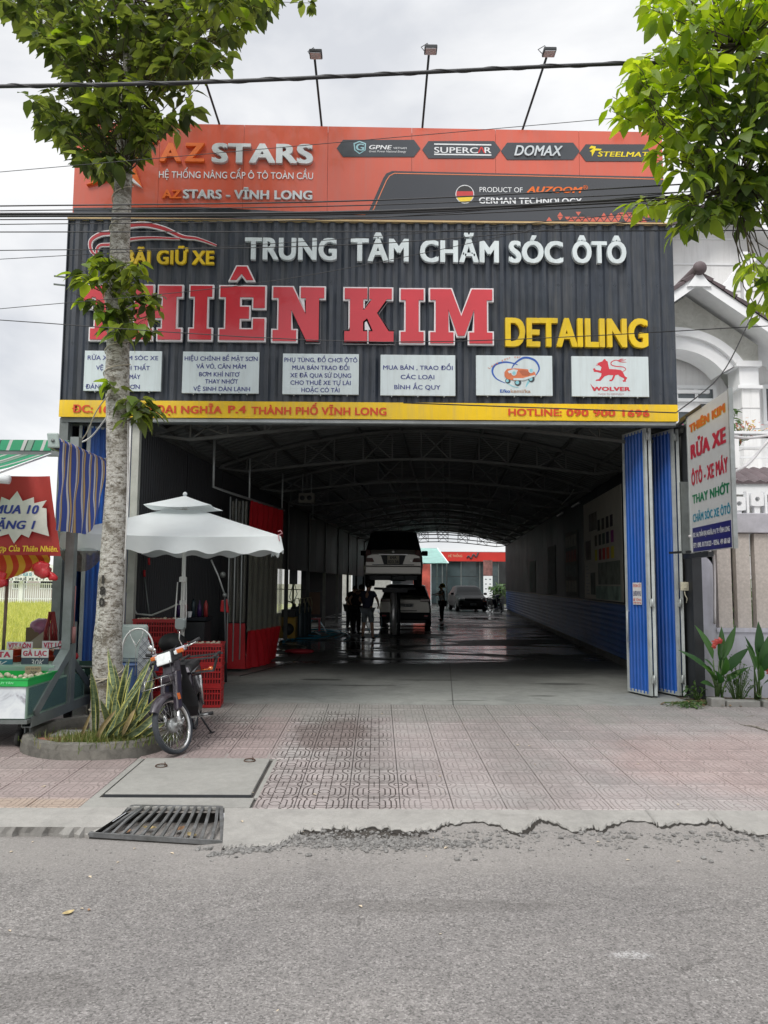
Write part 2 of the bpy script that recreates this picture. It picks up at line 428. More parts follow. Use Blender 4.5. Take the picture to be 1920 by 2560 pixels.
for yy in (62,112): strip('lettering_bar',[bp_(*S2(524,yy)),bp_(*S2(806,yy+4))],.02,white,F-.02,.012,bt,BO)
blet('DOMAX',918,1158,122,52,silver,bold=.025,shear=.3,lift=.01,depth=.02)
blet('STEELMATE',1330,1610,124,26,yellowp,bold=.03,shear=.2)
flatpoly('logo',[bp_(*S2(*q)) for q in ((1298,70),(1322,74),(1318,84),(1350,86),(1345,94),(1318,94),(1302,124),(1300,100),(1290,98),(1310,84),(1288,84))],yellowp,bt,BO,lift=.012)
shield=[(126,58),(156,46),(188,58),(186,92),(156,112),(130,92)]
flatpoly('logo',[bp_(*S2(*q)) for q in shield],mat('pale teal',(.35,.60,.65),.3),bt,BO,lift=.010)
flatpoly('logo',[bp_(*S2(157+(q[0]-157)*.8,78+(q[1]-78)*.8)) for q in shield],grey_plate,bt,BO,lift=.013)
blet('G',138,178,96,36,mat('pale teal',(0,0,0)),bold=.04,lift=.018)
# product line
circ= lambda cx,cy,r,n=28,a0=0,a1=2*pi: [(cx+r*cos(a0+(a1-a0)*i/n),cy+r*sin(a0+(a1-a0)*i/n)) for i in range(n+(0 if a1-a0>6.2 else 1))]
flatpoly('flag_ring',[bp_(*S2(*q)) for q in circ(675,309,46)],white,bt,BO,lift=.008)
cols=[(.03,.03,.03),(.55,.05,.05),(.85,.62,.05)]
for k in range(3):
    lo,hi=-1+2*k/3,-1+2*(k+1)/3; pts=[]
    for i in range(9): t=lo+(hi-lo)*i/8; pts.append((675+42*sqrt(max(0,1-t*t)),309+42*t))
    for i in range(9): t=hi-(hi-lo)*i/8; pts.append((675-42*sqrt(max(0,1-t*t)),309+42*t))
    flatpoly('flag_stripe',[bp_(*S2(*q)) for q in pts],mat('flag %d' % k,cols[k],.4),bt,BO,lift=.012)
blet('PRODUCT OF',748,960,298,24,white)
blet('AUZOOM',980,1256,302,32,orangel,bold=.05,shear=.25)
blet('®',1258,1282,286,20,orangel)
blet('GERMAN TECHNOLOGY',745,1252,356,32,white,bold=.04)
# triangle lattice along the lower right
rr=random.Random(3)
for i in range(14):
    for j in range(2):
        x=1075+i*36+(18 if j else 0); y=444-j*25
        if x>1590: continue
        for tri in (((2,0),(31,0),(16,-20)),((21,-22),(48,-22),(34,-3))):
            if rr.random()<(.95 if j == 0 and i>2 else .85 if i>6 else .25):
                pts=clampx([bp_(*S2(x+a,y+b+(x-1300)*.016)) for a,b in tri])
                flatpoly('lattice_triangle',pts,orange,bt,BO,lift=.006)
# left hand lettering
def S1(zx,zy): return (180+zx*.38577,330+zy*.38577)
raised=thing('raised_lettering','raised orange and silver letters AZ STARS at the left of the orange board','sign letters',(-2.5,F-.03,7.9))
RO=-Vector(raised.location)
def rl(s,x0,x1,zb,ht,m,y=F-.02,depth=.05,par=None,off=None,conv=S1,**k):
    par=par or raised; off=RO if off is None else off
    a=at(*conv(x0,zb),y-depth); b=at(*conv(x1,zb),y-depth); hh=at(*conv(x0,zb-ht),y-depth).z-a.z
    a.y=y
    o=lettering('letter',s,a,X_,Z_,b.x-a.x,hh,m,par,depth=depth,split=True,**k)
    for q in o: q.location=off
    return o
rl('A',566,705,194,130,orangel,bold=.05); rl('Z',728,855,196,132,orangel,bold=.05)
rl('STARS',903,1562,203,137,silver,bold=.055)
# star emblem of pointed shards
st=thing('star_emblem','orange and white five pointed star emblem behind the tree trunk on the orange board','emblem',(-4.0,F-.03,7.7))
SO=-Vector(st.location)
def shard(pts,m,d=.05):
    q=MB(); pts=[bp_(*S1(*p)) for p in pts]
    q.prism(pts, lambda x,z: (x,F-.021,z), lambda x,z: (x,F-.021-d,z)); q.build('shard',m,st,SO)
shard([(100,352),(300,300),(345,250),(250,268)],orangel)
shard([(190,262),(262,205),(330,225),(230,280)],orangel,.06)
shard([(345,300),(458,368),(410,232),(380,215)],orangel,.04)
shard([(350,298),(380,292),(458,368),(370,320)],white,.06)
shard([(170,210),(215,205),(200,170),(180,190)],white,.05)
shard([(350,230),(440,130),(430,40),(400,70),(330,170)],orangel,.05)
shard([(420,150),(560,60),(470,120)],orangel,.04)
shard([(230,60),(330,170),(350,230),(262,120)],orangel,.05)
t2=thing('tagline_lettering','thin white tagline starting HỆ THỐNG on the orange board','sign letters',(-2.5,F-.03,7.6))
rl('HỆ THỐNG NÂNG CẤP Ô TÔ TOÀN CẦU',563,1562,296,42,white,par=t2,off=-Vector(t2.location),depth=.01,bold=.0)
t3=thing('branch_lettering','raised line AZ STARS - VĨNH LONG low on the orange board','sign letters',(-2.5,F-.03,7.3))
rl('AZ',583,705,430,58,orangel,par=t3,off=-Vector(t3.location),depth=.03,bold=.045)
rl('STARS - VĨNH LONG',718,1557,432,62,silver,par=t3,off=-Vector(t3.location),depth=.03,bold=.05)

# ---- big letters on the ribbed cladding
def FX(zx,zy): return (140+zx*.55455,540+zy*.55455)
def FR_(zx,zy): return (960+zx*.57866,540+zy*.57866)
c1=thing('centre_lettering','raised white letters TRUNG TÂM CHĂM SÓC ÔTÔ on the black ribs','sign letters',(1,F-.04,6.5))
CO=-Vector(c1.location)
pale=mat('pale letter',(.68,.75,.77),.42,0,.07,3,streak=.25)
for s_,a,b,zb,conv,ht in (('TRUNG',850,1265,200,FX,108),('TÂM',1328,1590,208,FX,112),('CHĂM',155,497,203,FR_,103),('SÓC',540,775,206,FR_,103),('ÔTÔ',815,1048,207,FR_,103)):
    rl(s_,a,b,zb,ht,pale,y=F-.004,depth=.06,par=c1,off=CO,conv=conv,bold=.052)
yel=mat('yellow letter',(.80,.55,.010),.4,0,.10,3,dirt=.22,streak=.2)
c2=thing('detailing_lettering','raised yellow letters DETAILING right of the big red name','sign letters',(3,F-.04,5.3))
rl('DETAILING',525,1143,570,138,yel,y=F-.004,depth=.06,par=c2,off=-Vector(c2.location),conv=FR_,bold=.062)
c3=thing('parking_lettering','raised yellow letters BÃI GIỮ XE under the red car outline','sign letters',(-3,F-.04,6.3))
rl('BÃI GIỮ XE',310,712,218,68,yel,y=F-.004,depth=.04,par=c3,off=-Vector(c3.location),conv=FX,bold=.055)

# slab serif THIÊN KIM: red faces on white backing, drawn on a unit box 0..1 high
SW,SH_=.27,.2
def slabI(x=0,w_=.46):
    a=x+(w_-.26)/2; b=a+.26
    return [[(x,0),(x+w_,0),(x+w_,.2),(b,.2),(b,.8),(x+w_,.8),(x+w_,1),(x,1),(x,.8),(a,.8),(a,.2),(x,.2)]]
SL={
 'T': [[(.24,0),(.72,0),(.72,.2),(.61,.2),(.61,.78),(.72,.78),(.72,.58),(.96,.58),(.96,1),(0,1),(0,.58),(.24,.58),(.24,.78),(.35,.78),(.35,.2),(.24,.2)]],
 'H': [[(0,0),(.44,0),(.44,.2),(.36,.2),(.36,.4),(.64,.4),(.64,.2),(.56,.2),(.56,0),(1,0),(1,.2),(.90,.2),(.90,.8),(1,.8),(1,1),(.56,1),(.56,.8),(.64,.8),(.64,.62),(.36,.62),(.36,.8),(.44,.8),(.44,1),(0,1),(0,.8),(.1,.8),(.1,.2),(0,.2)]],
 'I': slabI(),
 'E': [[(0,0),(.86,0),(.86,.40),(.64,.40),(.64,.2),(.38,.2),(.38,.40),(.56,.40),(.56,.62),(.38,.62),(.38,.8),(.64,.8),(.64,.60),(.86,.60),(.86,1),(0,1),(0,.8),(.11,.8),(.11,.2),(0,.2)]],
 'N': [[(0,0),(.46,0),(.46,.2),(.36,.2),(.36,.58),(.66,0),(.90,0),(.90,.8),(1,.8),(1,1),(.54,1),(.54,.8),(.64,.8),(.64,.50),(.38,1),(0,1),(0,.8),(.11,.8),(.11,.2),(0,.2)]],
 'K': [[(0,0),(.46,0),(.46,.2),(.38,.2),(.38,.38),(.46,.44),(.58,.2),(.50,.2),(.50,0),(1,0),(1,.2),(.90,.2),(.66,.54),(.86,.8),(.96,.8),(.96,1),(.50,1),(.50,.8),(.56,.8),(.40,.60),(.38,.60),(.38,.8),(.46,.8),(.46,1),(0,1),(0,.8),(.11,.8),(.11,.2),(0,.2)]],
 'M': [[(0,0),(.42,0),(.42,.2),(.33,.2),(.33,.62),(.50,.14),(.62,.14),(.80,.62),(.80,.2),(.71,.2),(.71,0),(1.13,0),(1.13,.2),(1.03,.2),(1.03,.8),(1.13,.8),(1.13,1),(.76,1),(.565,.50),(.38,1),(0,1),(0,.8),(.1,.8),(.1,.2),(0,.2)]],
 '^': [[(0,0),(.14,0),(.26,.14),(.38,0),(.54,0),(.38,.30),(.15,.30)]],
}
def grow(p,g):
    out=[]; n_=len(p)
    ar=sum(p[i][0]*p[(i+1)% n_][1]-p[(i+1)% n_][0]*p[i][1] for i in range(n_)); sg=1 if ar>0 else -1
    for i in range(n_):
        a=Vector(p[i-1]); b=Vector(p[i]); c=Vector(p[(i+1)% n_]); d1=(b-a).normalized(); d2=(c-b).normalized()
        n1=Vector((d1.y,-d1.x))*sg; n2=Vector((d2.y,-d2.x))*sg; q=n1+n2; k=q.dot(n1)
        q=q/max(k,.001) if q.length>.01 else n1
        if q.length>1.7: q=q.normalized()*1.7
        out.append(tuple(b+q*g))
    return out
nm=thing('shop_name_lettering','very large red slab letters THIÊN KIM edged in white across the ribs','sign letters',(-1,F-.05,5.5))
NO=-Vector(nm.location)
red=mat('red letter',(.58,.035,.05),.22,0,.10,1.2,coat=.4,rough_var=.05)
edge=mat('white edge',(.75,.74,.76),.45,var=.04)
for ch,(a,ya),(b,yb),conv in (('T',(100,562),(300,306),FX),('H',(318,562),(575,308),FX),('I',(592,563),(712,308),FX),('E',(728,565),(950,311),FX),('^',(778,294),(898,221),FX),('N',(968,569),(1217,315),FX),
        ('K',(1292,574),(1530,320),FX),('I',(65,553),(178,310),FR_),('M',(193,555),(474,311),FR_)):
    p0=at(*conv(a,ya),F-.07); p1=at(*conv(b,yb),F-.07); poly=SL[ch]
    mxx=max(q[0] for q in poly[0]); mxy=max(q[1] for q in poly[0]); g=.022
    sx=(p1.x-p0.x-2*g)/mxx; sz=(p1.z-p0.z-2*g)/mxy
    pp=[[(p0.x+g+q[0]*sx,p0.z+g+q[1]*sz) for q in r_] for r_ in poly]
    ex=obj('letter',None,nm); ex.location=(0,0,0)
    fm= lambda x,z,d: Vector((x,F-.006-d,z))+NO
    bk=poly_curve('backing',[grow(r_,g) for r_ in pp],0,.05,edge,ex,fm)
    poly_curve('red_face',pp,0,.012,red,ex,fm,lift=.0515)

# red car outline
cl=thing('car_outline','red and white outline of a car above the yellow BÃI GIỮ XE letters','sign',(-3.2,F-.04,6.5))
KO=-Vector(cl.location)
def spline(pts,n=6):
    out=[]
    for i in range(len(pts)-1):
        p0=Vector(pts[max(i-1,0)]); p1=Vector(pts[i]); p2=Vector(pts[i+1]); p3=Vector(pts[min(i+2,len(pts)-1)])
        for k in range(n):
            t=k/n; out.append(.5*((2*p1)+(p2-p0)*t+(2*p0-5*p1+4*p2-p3)*t*t+(3*p1-p0-3*p2+p3)*t ** 3))
    out.append(Vector(pts[-1])); return out
def ribbon(pts,wds,m,y,d,parent,off,conv,name):
    P=[Vector(bp_(*conv(*p))) for p in spline(pts)]; up=[]; dn=[]; n_=len(P)
    for i,p in enumerate(P):
        dd=(P[min(i+1,n_-1)]-P[max(i-1,0)]).normalized(); wv=wds[0]+(wds[1]-wds[0])*sin(pi*i/(n_-1))
        q=Vector((-dd.y,dd.x))*wv/2; up.append(p+q); dn.append(p-q)
    mb=MB(); mb.grid([[(p.x,y,p.y) for p in dn],[(p.x,y-d,p.y) for p in dn],[(p.x,y-d,p.y) for p in up],[(p.x,y,p.y) for p in up]])
    return mb.build(name,m,parent,off)
redcar=mat('outline red',(.45,.035,.045),.35,var=.05)
for wd,m,dd in ((1.0,edge,.03),(.6,redcar,.034)):
    for pts,w2 in (([(215,200),(165,165),(158,115),(200,85),(255,75),(310,50),(400,40),(490,60),(570,95),(640,105),(725,135)],(.03,.09)),
                    ([(210,205),(185,165),(200,135),(250,130),(330,108),(430,100),(560,105)],(.03,.06)),):
        ribbon(pts,(w2[0]*wd,w2[1]*wd),m,F-.004,dd,cl,KO,FX,'outline_stroke' if wd == 1 else 'outline_face')

# six service panels
wpan=mat('white panel',(.64,.72,.74),.38,0,.06,1.5,dirt=.08,streak=.22)
blue_ink=mat('blue ink',(.035,.045,.22),.5,var=.05)
def panel(corners,conv,label,lines,ink=blue_ink,bold=.02):
    p0=at(*conv(*corners[0]),F-.05); p1=at(*conv(*corners[1]),F-.05)
    x0,x1,z0,z1=min(p0.x,p1.x),max(p0.x,p1.x),min(p0.z,p1.z),max(p0.z,p1.z)
    o=thing('service_panel',label,'sign panel',((x0+x1)/2,F-.04,(z0+z1)/2),group='white panels in a row under the shop name')
    cx,cz=(x0+x1)/2,(z0+z1)/2
    B(x0-cx,x1-cx,-.014,.02,z0-cz,z1-cz).build('board',wpan,o,bevel=.003)
    mb=MB()
    for sx in (.15,.5,.85):
        for zz in (z0-cz-.008,): mb.box(x0-cx+sx*(x1-x0)-.006,x0-cx+sx*(x1-x0)+.006,-.016,.02,zz-.012,zz+.008)
    mb.build('clips',galv,o)
    for s_,fx0,fx1,fy in lines:
        wd=(fx1-fx0)*(x1-x0)
        lettering('lettering',s_,(x0-cx+fx0*(x1-x0),-.014,z1-cz-fy*(z1-z0)),X_,Z_,wd,.062,ink,o,bold=bold,lift=.002)
    return o,x0-cx,x1-cx,z0-cz,z1-cz
panel(((123,788),(478,610)),FX,'white panel RỬA XE CHĂM SÓC XE, first from the left',[('RỬA XE CHĂM SÓC XE',.04,.955,.23),('VỆ SINH NỘI THẤT',.155,.85,.48),('KHOANG MÁY',.27,.73,.70),('ĐÁNH BÓNG SƠN',.03,.73,.95)])
panel(((567,798),(917,614)),FX,'white panel HIỆU CHỈNH BỀ MẶT SƠN, under the Ê of THIÊN',[('HIỆU CHỈNH BỀ MẶT SƠN',.025,.98,.22),('VÁ VỎ, CÂN MÂM',.18,.83,.41),('BƠM KHÍ NITƠ',.22,.75,.60),('THAY NHỚT',.30,.73,.77),('VỆ SINH DÀN LẠNH',.15,.89,.95)])
panel(((1020,803),(1366,623)),FX,'white panel PHỤ TÙNG, ĐỒ CHƠI ÔTÔ, under the N and K',[('PHỤ TÙNG, ĐỒ CHƠI ÔTÔ',.02,.98,.21),('MUA BÁN TRAO ĐỔI',.125,.875,.40),('XE ĐÃ QUA SỬ DỤNG',.10,.90,.59),('CHO THUÊ XE TỰ LÁI',.105,.895,.77),('HOẶC CÓ TÀI',.25,.75,.95)])
panel(((-16,775),(308,602)),FR_,'white panel MUA BÁN, TRAO ĐỔI, under the I of KIM',[('MUA BÁN , TRAO ĐỔI',.035,.965,.37),('CÁC LOẠI',.27,.72,.60),('BÌNH ẮC QUY',.185,.80,.85)])
# logo panels
def C3(zx,zy): return (1170+zx*.2833,870+zy*.2833)
o,x0,x1,z0,z1=panel(((72,418),(742,70)),C3,'white panel with cartoon car and blue loop, under DETAILING',[])
def lp(par,conv=C3):
    c=Vector(par.location)
    def f(zx,zy):
        p=at(*conv(zx,zy),F-.055); return (p.x-c.x,p.z-c.z)
    return f
def logo(par,pts,m,lift,name='logo_shape'):
    f=lp(par); q=MB(); P=[f(*p) for p in pts]
    q.prism(P, lambda x,z: (x,-.0142-lift,z), lambda x,z: (x,-.0150-lift,z)); return q.build(name,m,par)
def logo_line(par,pts,wd,m,lift,taper=.3):
    f=lp(par); P=[Vector(f(*p)) for p in spline(pts,8)]; n_=len(P); up=[]; dn=[]
    for i,p in enumerate(P):
        dd=(P[min(i+1,n_-1)]-P[max(i-1,0)]).normalized(); q=Vector((-dd.y,dd.x))*wd/2*(taper+(1-taper)*sin(pi*i/(n_-1)))
        up.append(p+q); dn.append(p-q)
    mb=MB(); mb.grid([[(p.x,-.0142-lift,p.y) for p in dn],[(p.x,-.0142-lift,p.y) for p in up]]); return mb.build('logo_stroke',m,par)
lb=mat('logo blue',(.03,.10,.40),.5,var=.2,scale=9); lt=mat('logo teal',(.25,.55,.62),.5,var=.1); lo_=mat('logo orange',(.62,.18,.08),.5,var=.15,scale=12); lk=mat('logo dark',(.05,.06,.07),.5,var=.05)
logo_line(o,[(330,310),(250,270),(215,210),(240,150),(320,125),(400,135),(440,150)],.028,lb,.001)
logo_line(o,[(385,180),(420,130),(500,85),(590,110),(628,180),(600,240)],.03,lb,.002)
logo_line(o,[(600,235),(540,290),(510,345)],.03,lt,.001)
logo_line(o,[(330,300),(390,335),(450,352)],.012,lt,.003)
for cx,cy,r_ in ((440,305,30),(560,275,28),(352,290,24)):
    logo(o,circ(cx,cy,r_,16),lk,.003); logo(o,circ(cx-6,cy,r_*.55,14),lt,.005)
logo(o,[(320,215),(345,185),(420,180),(520,188),(590,215),(600,245),(560,262),(490,285),(420,290),(345,275),(322,250)],lo_,.006)
logo(o,[(350,205),(400,188),(440,195),(430,215),(360,225)],wpan,.008); logo(o,[(445,200),(500,195),(545,215),(540,240),(480,245)],mat('logo brown',(.42,.12,.06),.5),.008)
logo(o,[(400,268),(480,268),(590,238),(592,252),(490,288),(400,285)],wpan,.009)
for cx,cy in ((405,222),(556,200)): logo(o,circ(cx,cy,24,18),wpan,.010); logo(o,circ(cx,cy,15,14),lt,.012)
arc='Love your car'
f=lp(o)
for i,ch in enumerate(arc):
    t=i/(len(arc)-1)
    if ch == ' ': continue
    x,y=192+t*262,186-92*sin(pi/2*min(1,t*1.15))-t*5
    ang=radians(58*(1-t)-2)
    p=f(x,y); lettering('letter',ch,(p[0],-.0143,p[1]),(cos(ang),0,sin(ang)),(-sin(ang),0,cos(ang)),None,.035,lo_,o,bold=.02,lift=.002)
a=f(283,396); b=f(372,396); lettering('lettering','E/ko',(a[0],-.0143,a[1]),X_,Z_,b[0]-a[0],.052,lb,o,bold=.05,lift=.002)
a=f(376,396); b=f(552,396); lettering('lettering','kemi/ka',(a[0],-.0143,a[1]),X_,Z_,b[0]-a[0],.052,mat('logo tan',(.45,.30,.22),.5),o,bold=.04,lift=.002)
o,x0,x1,z0,z1=panel(((918,427),(1590,78)),C3,'white panel with red striding beast emblem and word WOLVER, last on the right',[])
rd=mat('emblem red',(.60,.04,.06),.5,var=.05)
logo(o,[(1143,150),(1150,130),(1185,118),(1200,98),(1212,98),(1218,112),(1232,118),(1238,150),(1246,185),(1300,188),(1350,195),(1368,215),(1385,250),(1406,262),(1392,285),(1396,296),(1368,298),(1364,286),(1378,282),(1376,268),(1340,250),(1325,235),(1300,240),(1286,275),(1270,292),(1245,292),(1250,282),(1268,276),(1282,240),(1240,238),(1205,250),(1168,290),(1126,290),(1130,280),(1155,274),(1175,245),(1178,222),(1140,212),(1112,210),(1102,182),(1118,178),(1126,192),(1170,200),(1178,170),(1160,155)],rd,.001)
logo_line(o,[(1362,210),(1392,190),(1370,168),(1310,162),(1268,150),(1265,125),(1300,108),(1345,112),(1395,102)],.014,rd,.001,.5)
logo_line(o,[(1320,112),(1350,122),(1398,125)],.012,rd,.002,.4); logo_line(o,[(1330,108),(1350,100),(1370,98)],.012,rd,.002,.4)
logo_line(o,[(1128,152),(1148,150),(1180,142)],.010,rd,.002,.5); logo_line(o,[(1135,140),(1160,138),(1185,132)],.010,rd,.002,.5)
f=lp(o)
a=f(1092,379); b=f(1432,379); lettering('lettering','WOLVER',(a[0],-.0143,a[1]),X_,Z_,b[0]-a[0],.063,rd,o,bold=.07,lift=.002)
logo(o,[(1078,312),(1104,345),(1125,379),(1108,379)],rd,.002)
a=f(1148,414); b=f(1380,414); lettering('lettering','MADE IN GERMANY',(a[0],-.0143,a[1]),X_,Z_,b[0]-a[0],.026,mat('logo pinkgrey',(.45,.25,.26),.5),o,lift=.002)

# yellow address band
bn=thing('address_banner','long yellow banner with red address and hotline above the entrance','banner',(0,F-.02,4.07))
NB=-Vector(bn.location)
ymat=mat('yellow vinyl',(.86,.56,.005),.4,0,.06,1.5,dirt=.15,streak=.25)
P=[]
for i in range(61):
    x=FL-.01+(FR-FL+.02)*i/60; dx=.003*noise.noise((x*2.1,0,0))
    P.append([(x,F-.016+dx,4.06+.004*noise.noise((x*3,2,0))),(x,F-.02+.006*noise.noise((x*3,5,0)),4.18),(x,F-.012+dx,4.298)])
mb=MB(); mb.smooth=True; mb.grid([list(c) for c in zip(*P)]); mb.grid([[(p[0],p[1]+.006,p[2]) for p in c] for c in zip(*P)]); mb.build('vinyl',ymat,bn,NB)
rink=mat('band red',(.62,.06,.015),.5,var=.08)
def band(s_,a,b,zb,ht,conv):
    p=at(*conv(a,zb),F-.03); q=at(*conv(b,zb),F-.03); h2=at(*conv(a,zb-ht),F-.03).z-p.z
    p.y=F-.027; t=lettering('lettering',s_,p,X_,Z_,q.x-p.x,h2,rink,bn,bold=.045,lift=.002); t.location=NB
band('ĐC: 164 TRẦN ĐẠI NGHĨA',72,748,887,37,FX); band('P.4',775,857,890,37,FX); band('THÀNH PHỐ VĨNH LONG',880,1490,895,37,FX)
band('HOTLINE:',537,768,863,32,FR_); band('090 900 1696',788,1148,865,32,FR_)

# spotlights on poles over the board
def spot(pxb,pyb,pxt,pyt,label,n,lit):
    pyt += 12; b=at(pxb,pyb,F+.15); YT=F-.8; t=at(pxt,pyt,YT)
    o=thing('spotlight',label,'spotlight',b,group='spotlights on slanting poles above the sign board')
    v=t-b
    MB().tube([(0,0,-.3),(0,0,0),v*.5,v],.016,8).build('pole',steel_dark,o)
    MB().cbox((v.x+.02,v.y-.08,v.z+.02),.17,.15,.05).build('lamp_housing',steel_dark,o,bevel=.01)
    MB().box(v.x-.05,v.x+.09,v.y-.15,v.y-.02,v.z-.012,v.z-.006).build('lamp_glass',mat('lamp glass',(.5,.52,.55),.2),o)
    MB().tube([(v.x-.06,v.y,v.z+.06),(v.x-.1,v.y+.05,v.z+.15),(v.x-.02,v.y,v.z+.17),(v.x+.03,v.y,v.z+.08)],.006,5).build('cable',steel_dark,o)
spot(548,309,500,150,'spotlight on a pole leaning left beside the tree crown',0,0)
spot(804,313,787,137,'spotlight on the second pole, near upright above STARS',0,0)
spot(1056,318,1072,126,'spotlight with looped cable on the middle pole above the board',0,0)
spot(1306,325,1366,132,'spotlight with pale lamp face on the pole leaning right',0,0)
spot(1548,330,1640,160,'spotlight pole at the far right half hidden by leaves',0,0)
# ------------------------------------------------------------------ ground
def nodes_mat(name):
    m=bpy.data.materials.new(name); m.use_nodes=True; MATS[name]=m
    nt=m.node_tree
    class G: pass
    g=G(); g.m=m; g.n=nt.nodes; g.l=nt.links; g.b=nt.nodes['Principled BSDF']
    def nd(t,**k):
        x=nt.nodes.new(t)
        for a,b in k.items():
            if a in x.inputs.keys() if hasattr(x.inputs,'keys') else False: x.inputs[a].default_value=b
            else: setattr(x,a,b)
        return x
    def mt(op,a,b=None,c=None,clamp=False):
        x=nt.nodes.new('ShaderNodeMath'); x.operation=op; x.use_clamp=clamp
        for i,q in enumerate((a,b,c)):
            if q is None: continue
            if isinstance(q,(int,float)): x.inputs[i].default_value=q
            else: nt.links.new(q,x.inputs[i])
        return x.outputs[0]
    def noise_(vec,sc,det=5,ro=.6,dist=0):
        x=nt.nodes.new('ShaderNodeTexNoise'); x.inputs['Scale'].default_value=sc; x.inputs['Detail'].default_value=det; x.inputs['Roughness'].default_value=ro; x.inputs['Distortion'].default_value=dist
        nt.links.new(vec,x.inputs['Vector']); return x.outputs[0]
    def ramp(v,stops):
        x=nt.nodes.new('ShaderNodeValToRGB'); nt.links.new(v,x.inputs[0]); e=x.color_ramp.elements
        while len(e)<len(stops): e.new(.5)
        for q,(p,c) in zip(e,stops): q.position=p; q.color=(c+(1,)) if isinstance(c,tuple) else (c,c,c,1)
        return x.outputs[0]
    def mix(f,a,b,bt='MIX'):
        x=nt.nodes.new('ShaderNodeMixRGB'); x.blend_type=bt
        for i,q in enumerate((f,a,b)):
            if isinstance(q,(int,float)): x.inputs[i].default_value=q
            elif isinstance(q,tuple): x.inputs[i].default_value=q+(1,)
            else: nt.links.new(q,x.inputs[i])
        return x.outputs[0]
    def sm(v,a,b):
        x=nt.nodes.new('ShaderNodeMapRange'); x.interpolation_type='SMOOTHSTEP'; x.inputs[1].default_value=a; x.inputs[2].default_value=b; nt.links.new(v,x.inputs[0]); return x.outputs[0]
    def bump(h,st,dist,normal=None):
        x=nt.nodes.new('ShaderNodeBump'); x.inputs['Strength'].default_value=st; x.inputs['Distance'].default_value=dist; nt.links.new(h,x.inputs['Height'])
        if normal: nt.links.new(normal,x.inputs['Normal'])
        return x.outputs[0]
    tc_=nt.nodes.new('ShaderNodeTexCoord'); ge=nt.nodes.new('ShaderNodeNewGeometry')
    g.obj=tc_.outputs['Object']; g.pos=ge.outputs['Position']; g.nd=nd; g.mt=mt; g.noise=noise_; g.ramp=ramp; g.mix=mix; g.sm=sm; g.bump=bump
    def xyz(v):
        x=nt.nodes.new('ShaderNodeSeparateXYZ'); nt.links.new(v,x.inputs[0]); return x.outputs
    g.xyz=xyz
    def ell(cx,cy,rx,ry,wob=.3,sc=2.5):
        p=xyz(g.pos); a=mt('DIVIDE',mt('SUBTRACT',p[0],cx),rx); b=mt('DIVIDE',mt('SUBTRACT',p[1],cy),ry)
        r=mt('SQRT',mt('ADD',mt('MULTIPLY',a,a),mt('MULTIPLY',b,b)))
        r=mt('ADD',r,mt('MULTIPLY',mt('SUBTRACT',noise_(g.pos,sc,6),.5),wob*4))
        x=nt.nodes.new('ShaderNodeMapRange'); x.interpolation_type='SMOOTHSTEP'; x.inputs[1].default_value=1.15; x.inputs[2].default_value=.7; nt.links.new(r,x.inputs[0]); return x.outputs[0]
    g.ell=ell
    def vor(vec,sc,feat='F1',out='Distance'):
        x=nt.nodes.new('ShaderNodeTexVoronoi'); x.feature=feat; x.inputs['Scale'].default_value=sc; nt.links.new(vec,x.inputs['Vector']); return x.outputs[out]
    g.vor=vor
    def set_(k,v): nt.links.new(v,g.b.inputs[k])
    g.set=set_
    return g
def structure(name,mb,m,label=None,**k):
    o=mb.build(name,m,**k); o['kind']='structure'
    if label: o['label']=label
    return o

# asphalt
g=nodes_mat('asphalt')
big=g.noise(g.pos,.55,6,.6); mid=g.noise(g.pos,9,5,.7); fine=g.noise(g.pos,95,3,.8)
st=g.vor(g.pos,105,'F1','Color'); sp=g.xyz(st)
c=g.ramp(big,[(.3,(.185,.176,.172)),(.7,(.245,.232,.222))])
c=g.mix(.8,c,g.ramp(sp[0],[(0,.42),(.3,.84),(.75,1.06),(1,1.5)]),'MULTIPLY')
c=g.mix(.5,c,g.ramp(mid,[(.3,.75),(.7,1.2)]),'MULTIPLY')
c=g.mix(.6,c,g.ramp(fine,[(.3,.5),(.7,1.45)]),'MULTIPLY'); c=g.mix(.35,c,g.ramp(g.noise(g.pos,38,3,.8),[(.36,.62),(.6,1.2)]),'MULTIPLY')
ck=g.vor(g.pos,.62,'DISTANCE_TO_EDGE'); wv_=g.noise(g.pos,6,6,.75)
ck=g.mt('ADD',ck,g.mt('MULTIPLY',g.mt('SUBTRACT',wv_,.5),.05)); crk=g.mt('MULTIPLY',g.mt('LESS_THAN',g.mt('ABSOLUTE',ck),.0035),g.sm(g.noise(g.pos,.9,3),.52,.60))
c=g.mix(g.mt('MULTIPLY',crk,.35),c,(.05,.047,.044))
lane=g.ramp(g.noise(g.pos,.33,4,.5,.6),[(.35,.86),(.65,1.08)]); c=g.mix(.8,c,lane,'MULTIPLY')
oil=g.mt('MAXIMUM',g.ell(-1.6,3.6,.5,.16,.5,3),g.ell(.3,4.5,.9,.1,.5,2)); c=g.mix(g.mt('MULTIPLY',oil,.22),c,(.06,.055,.05))
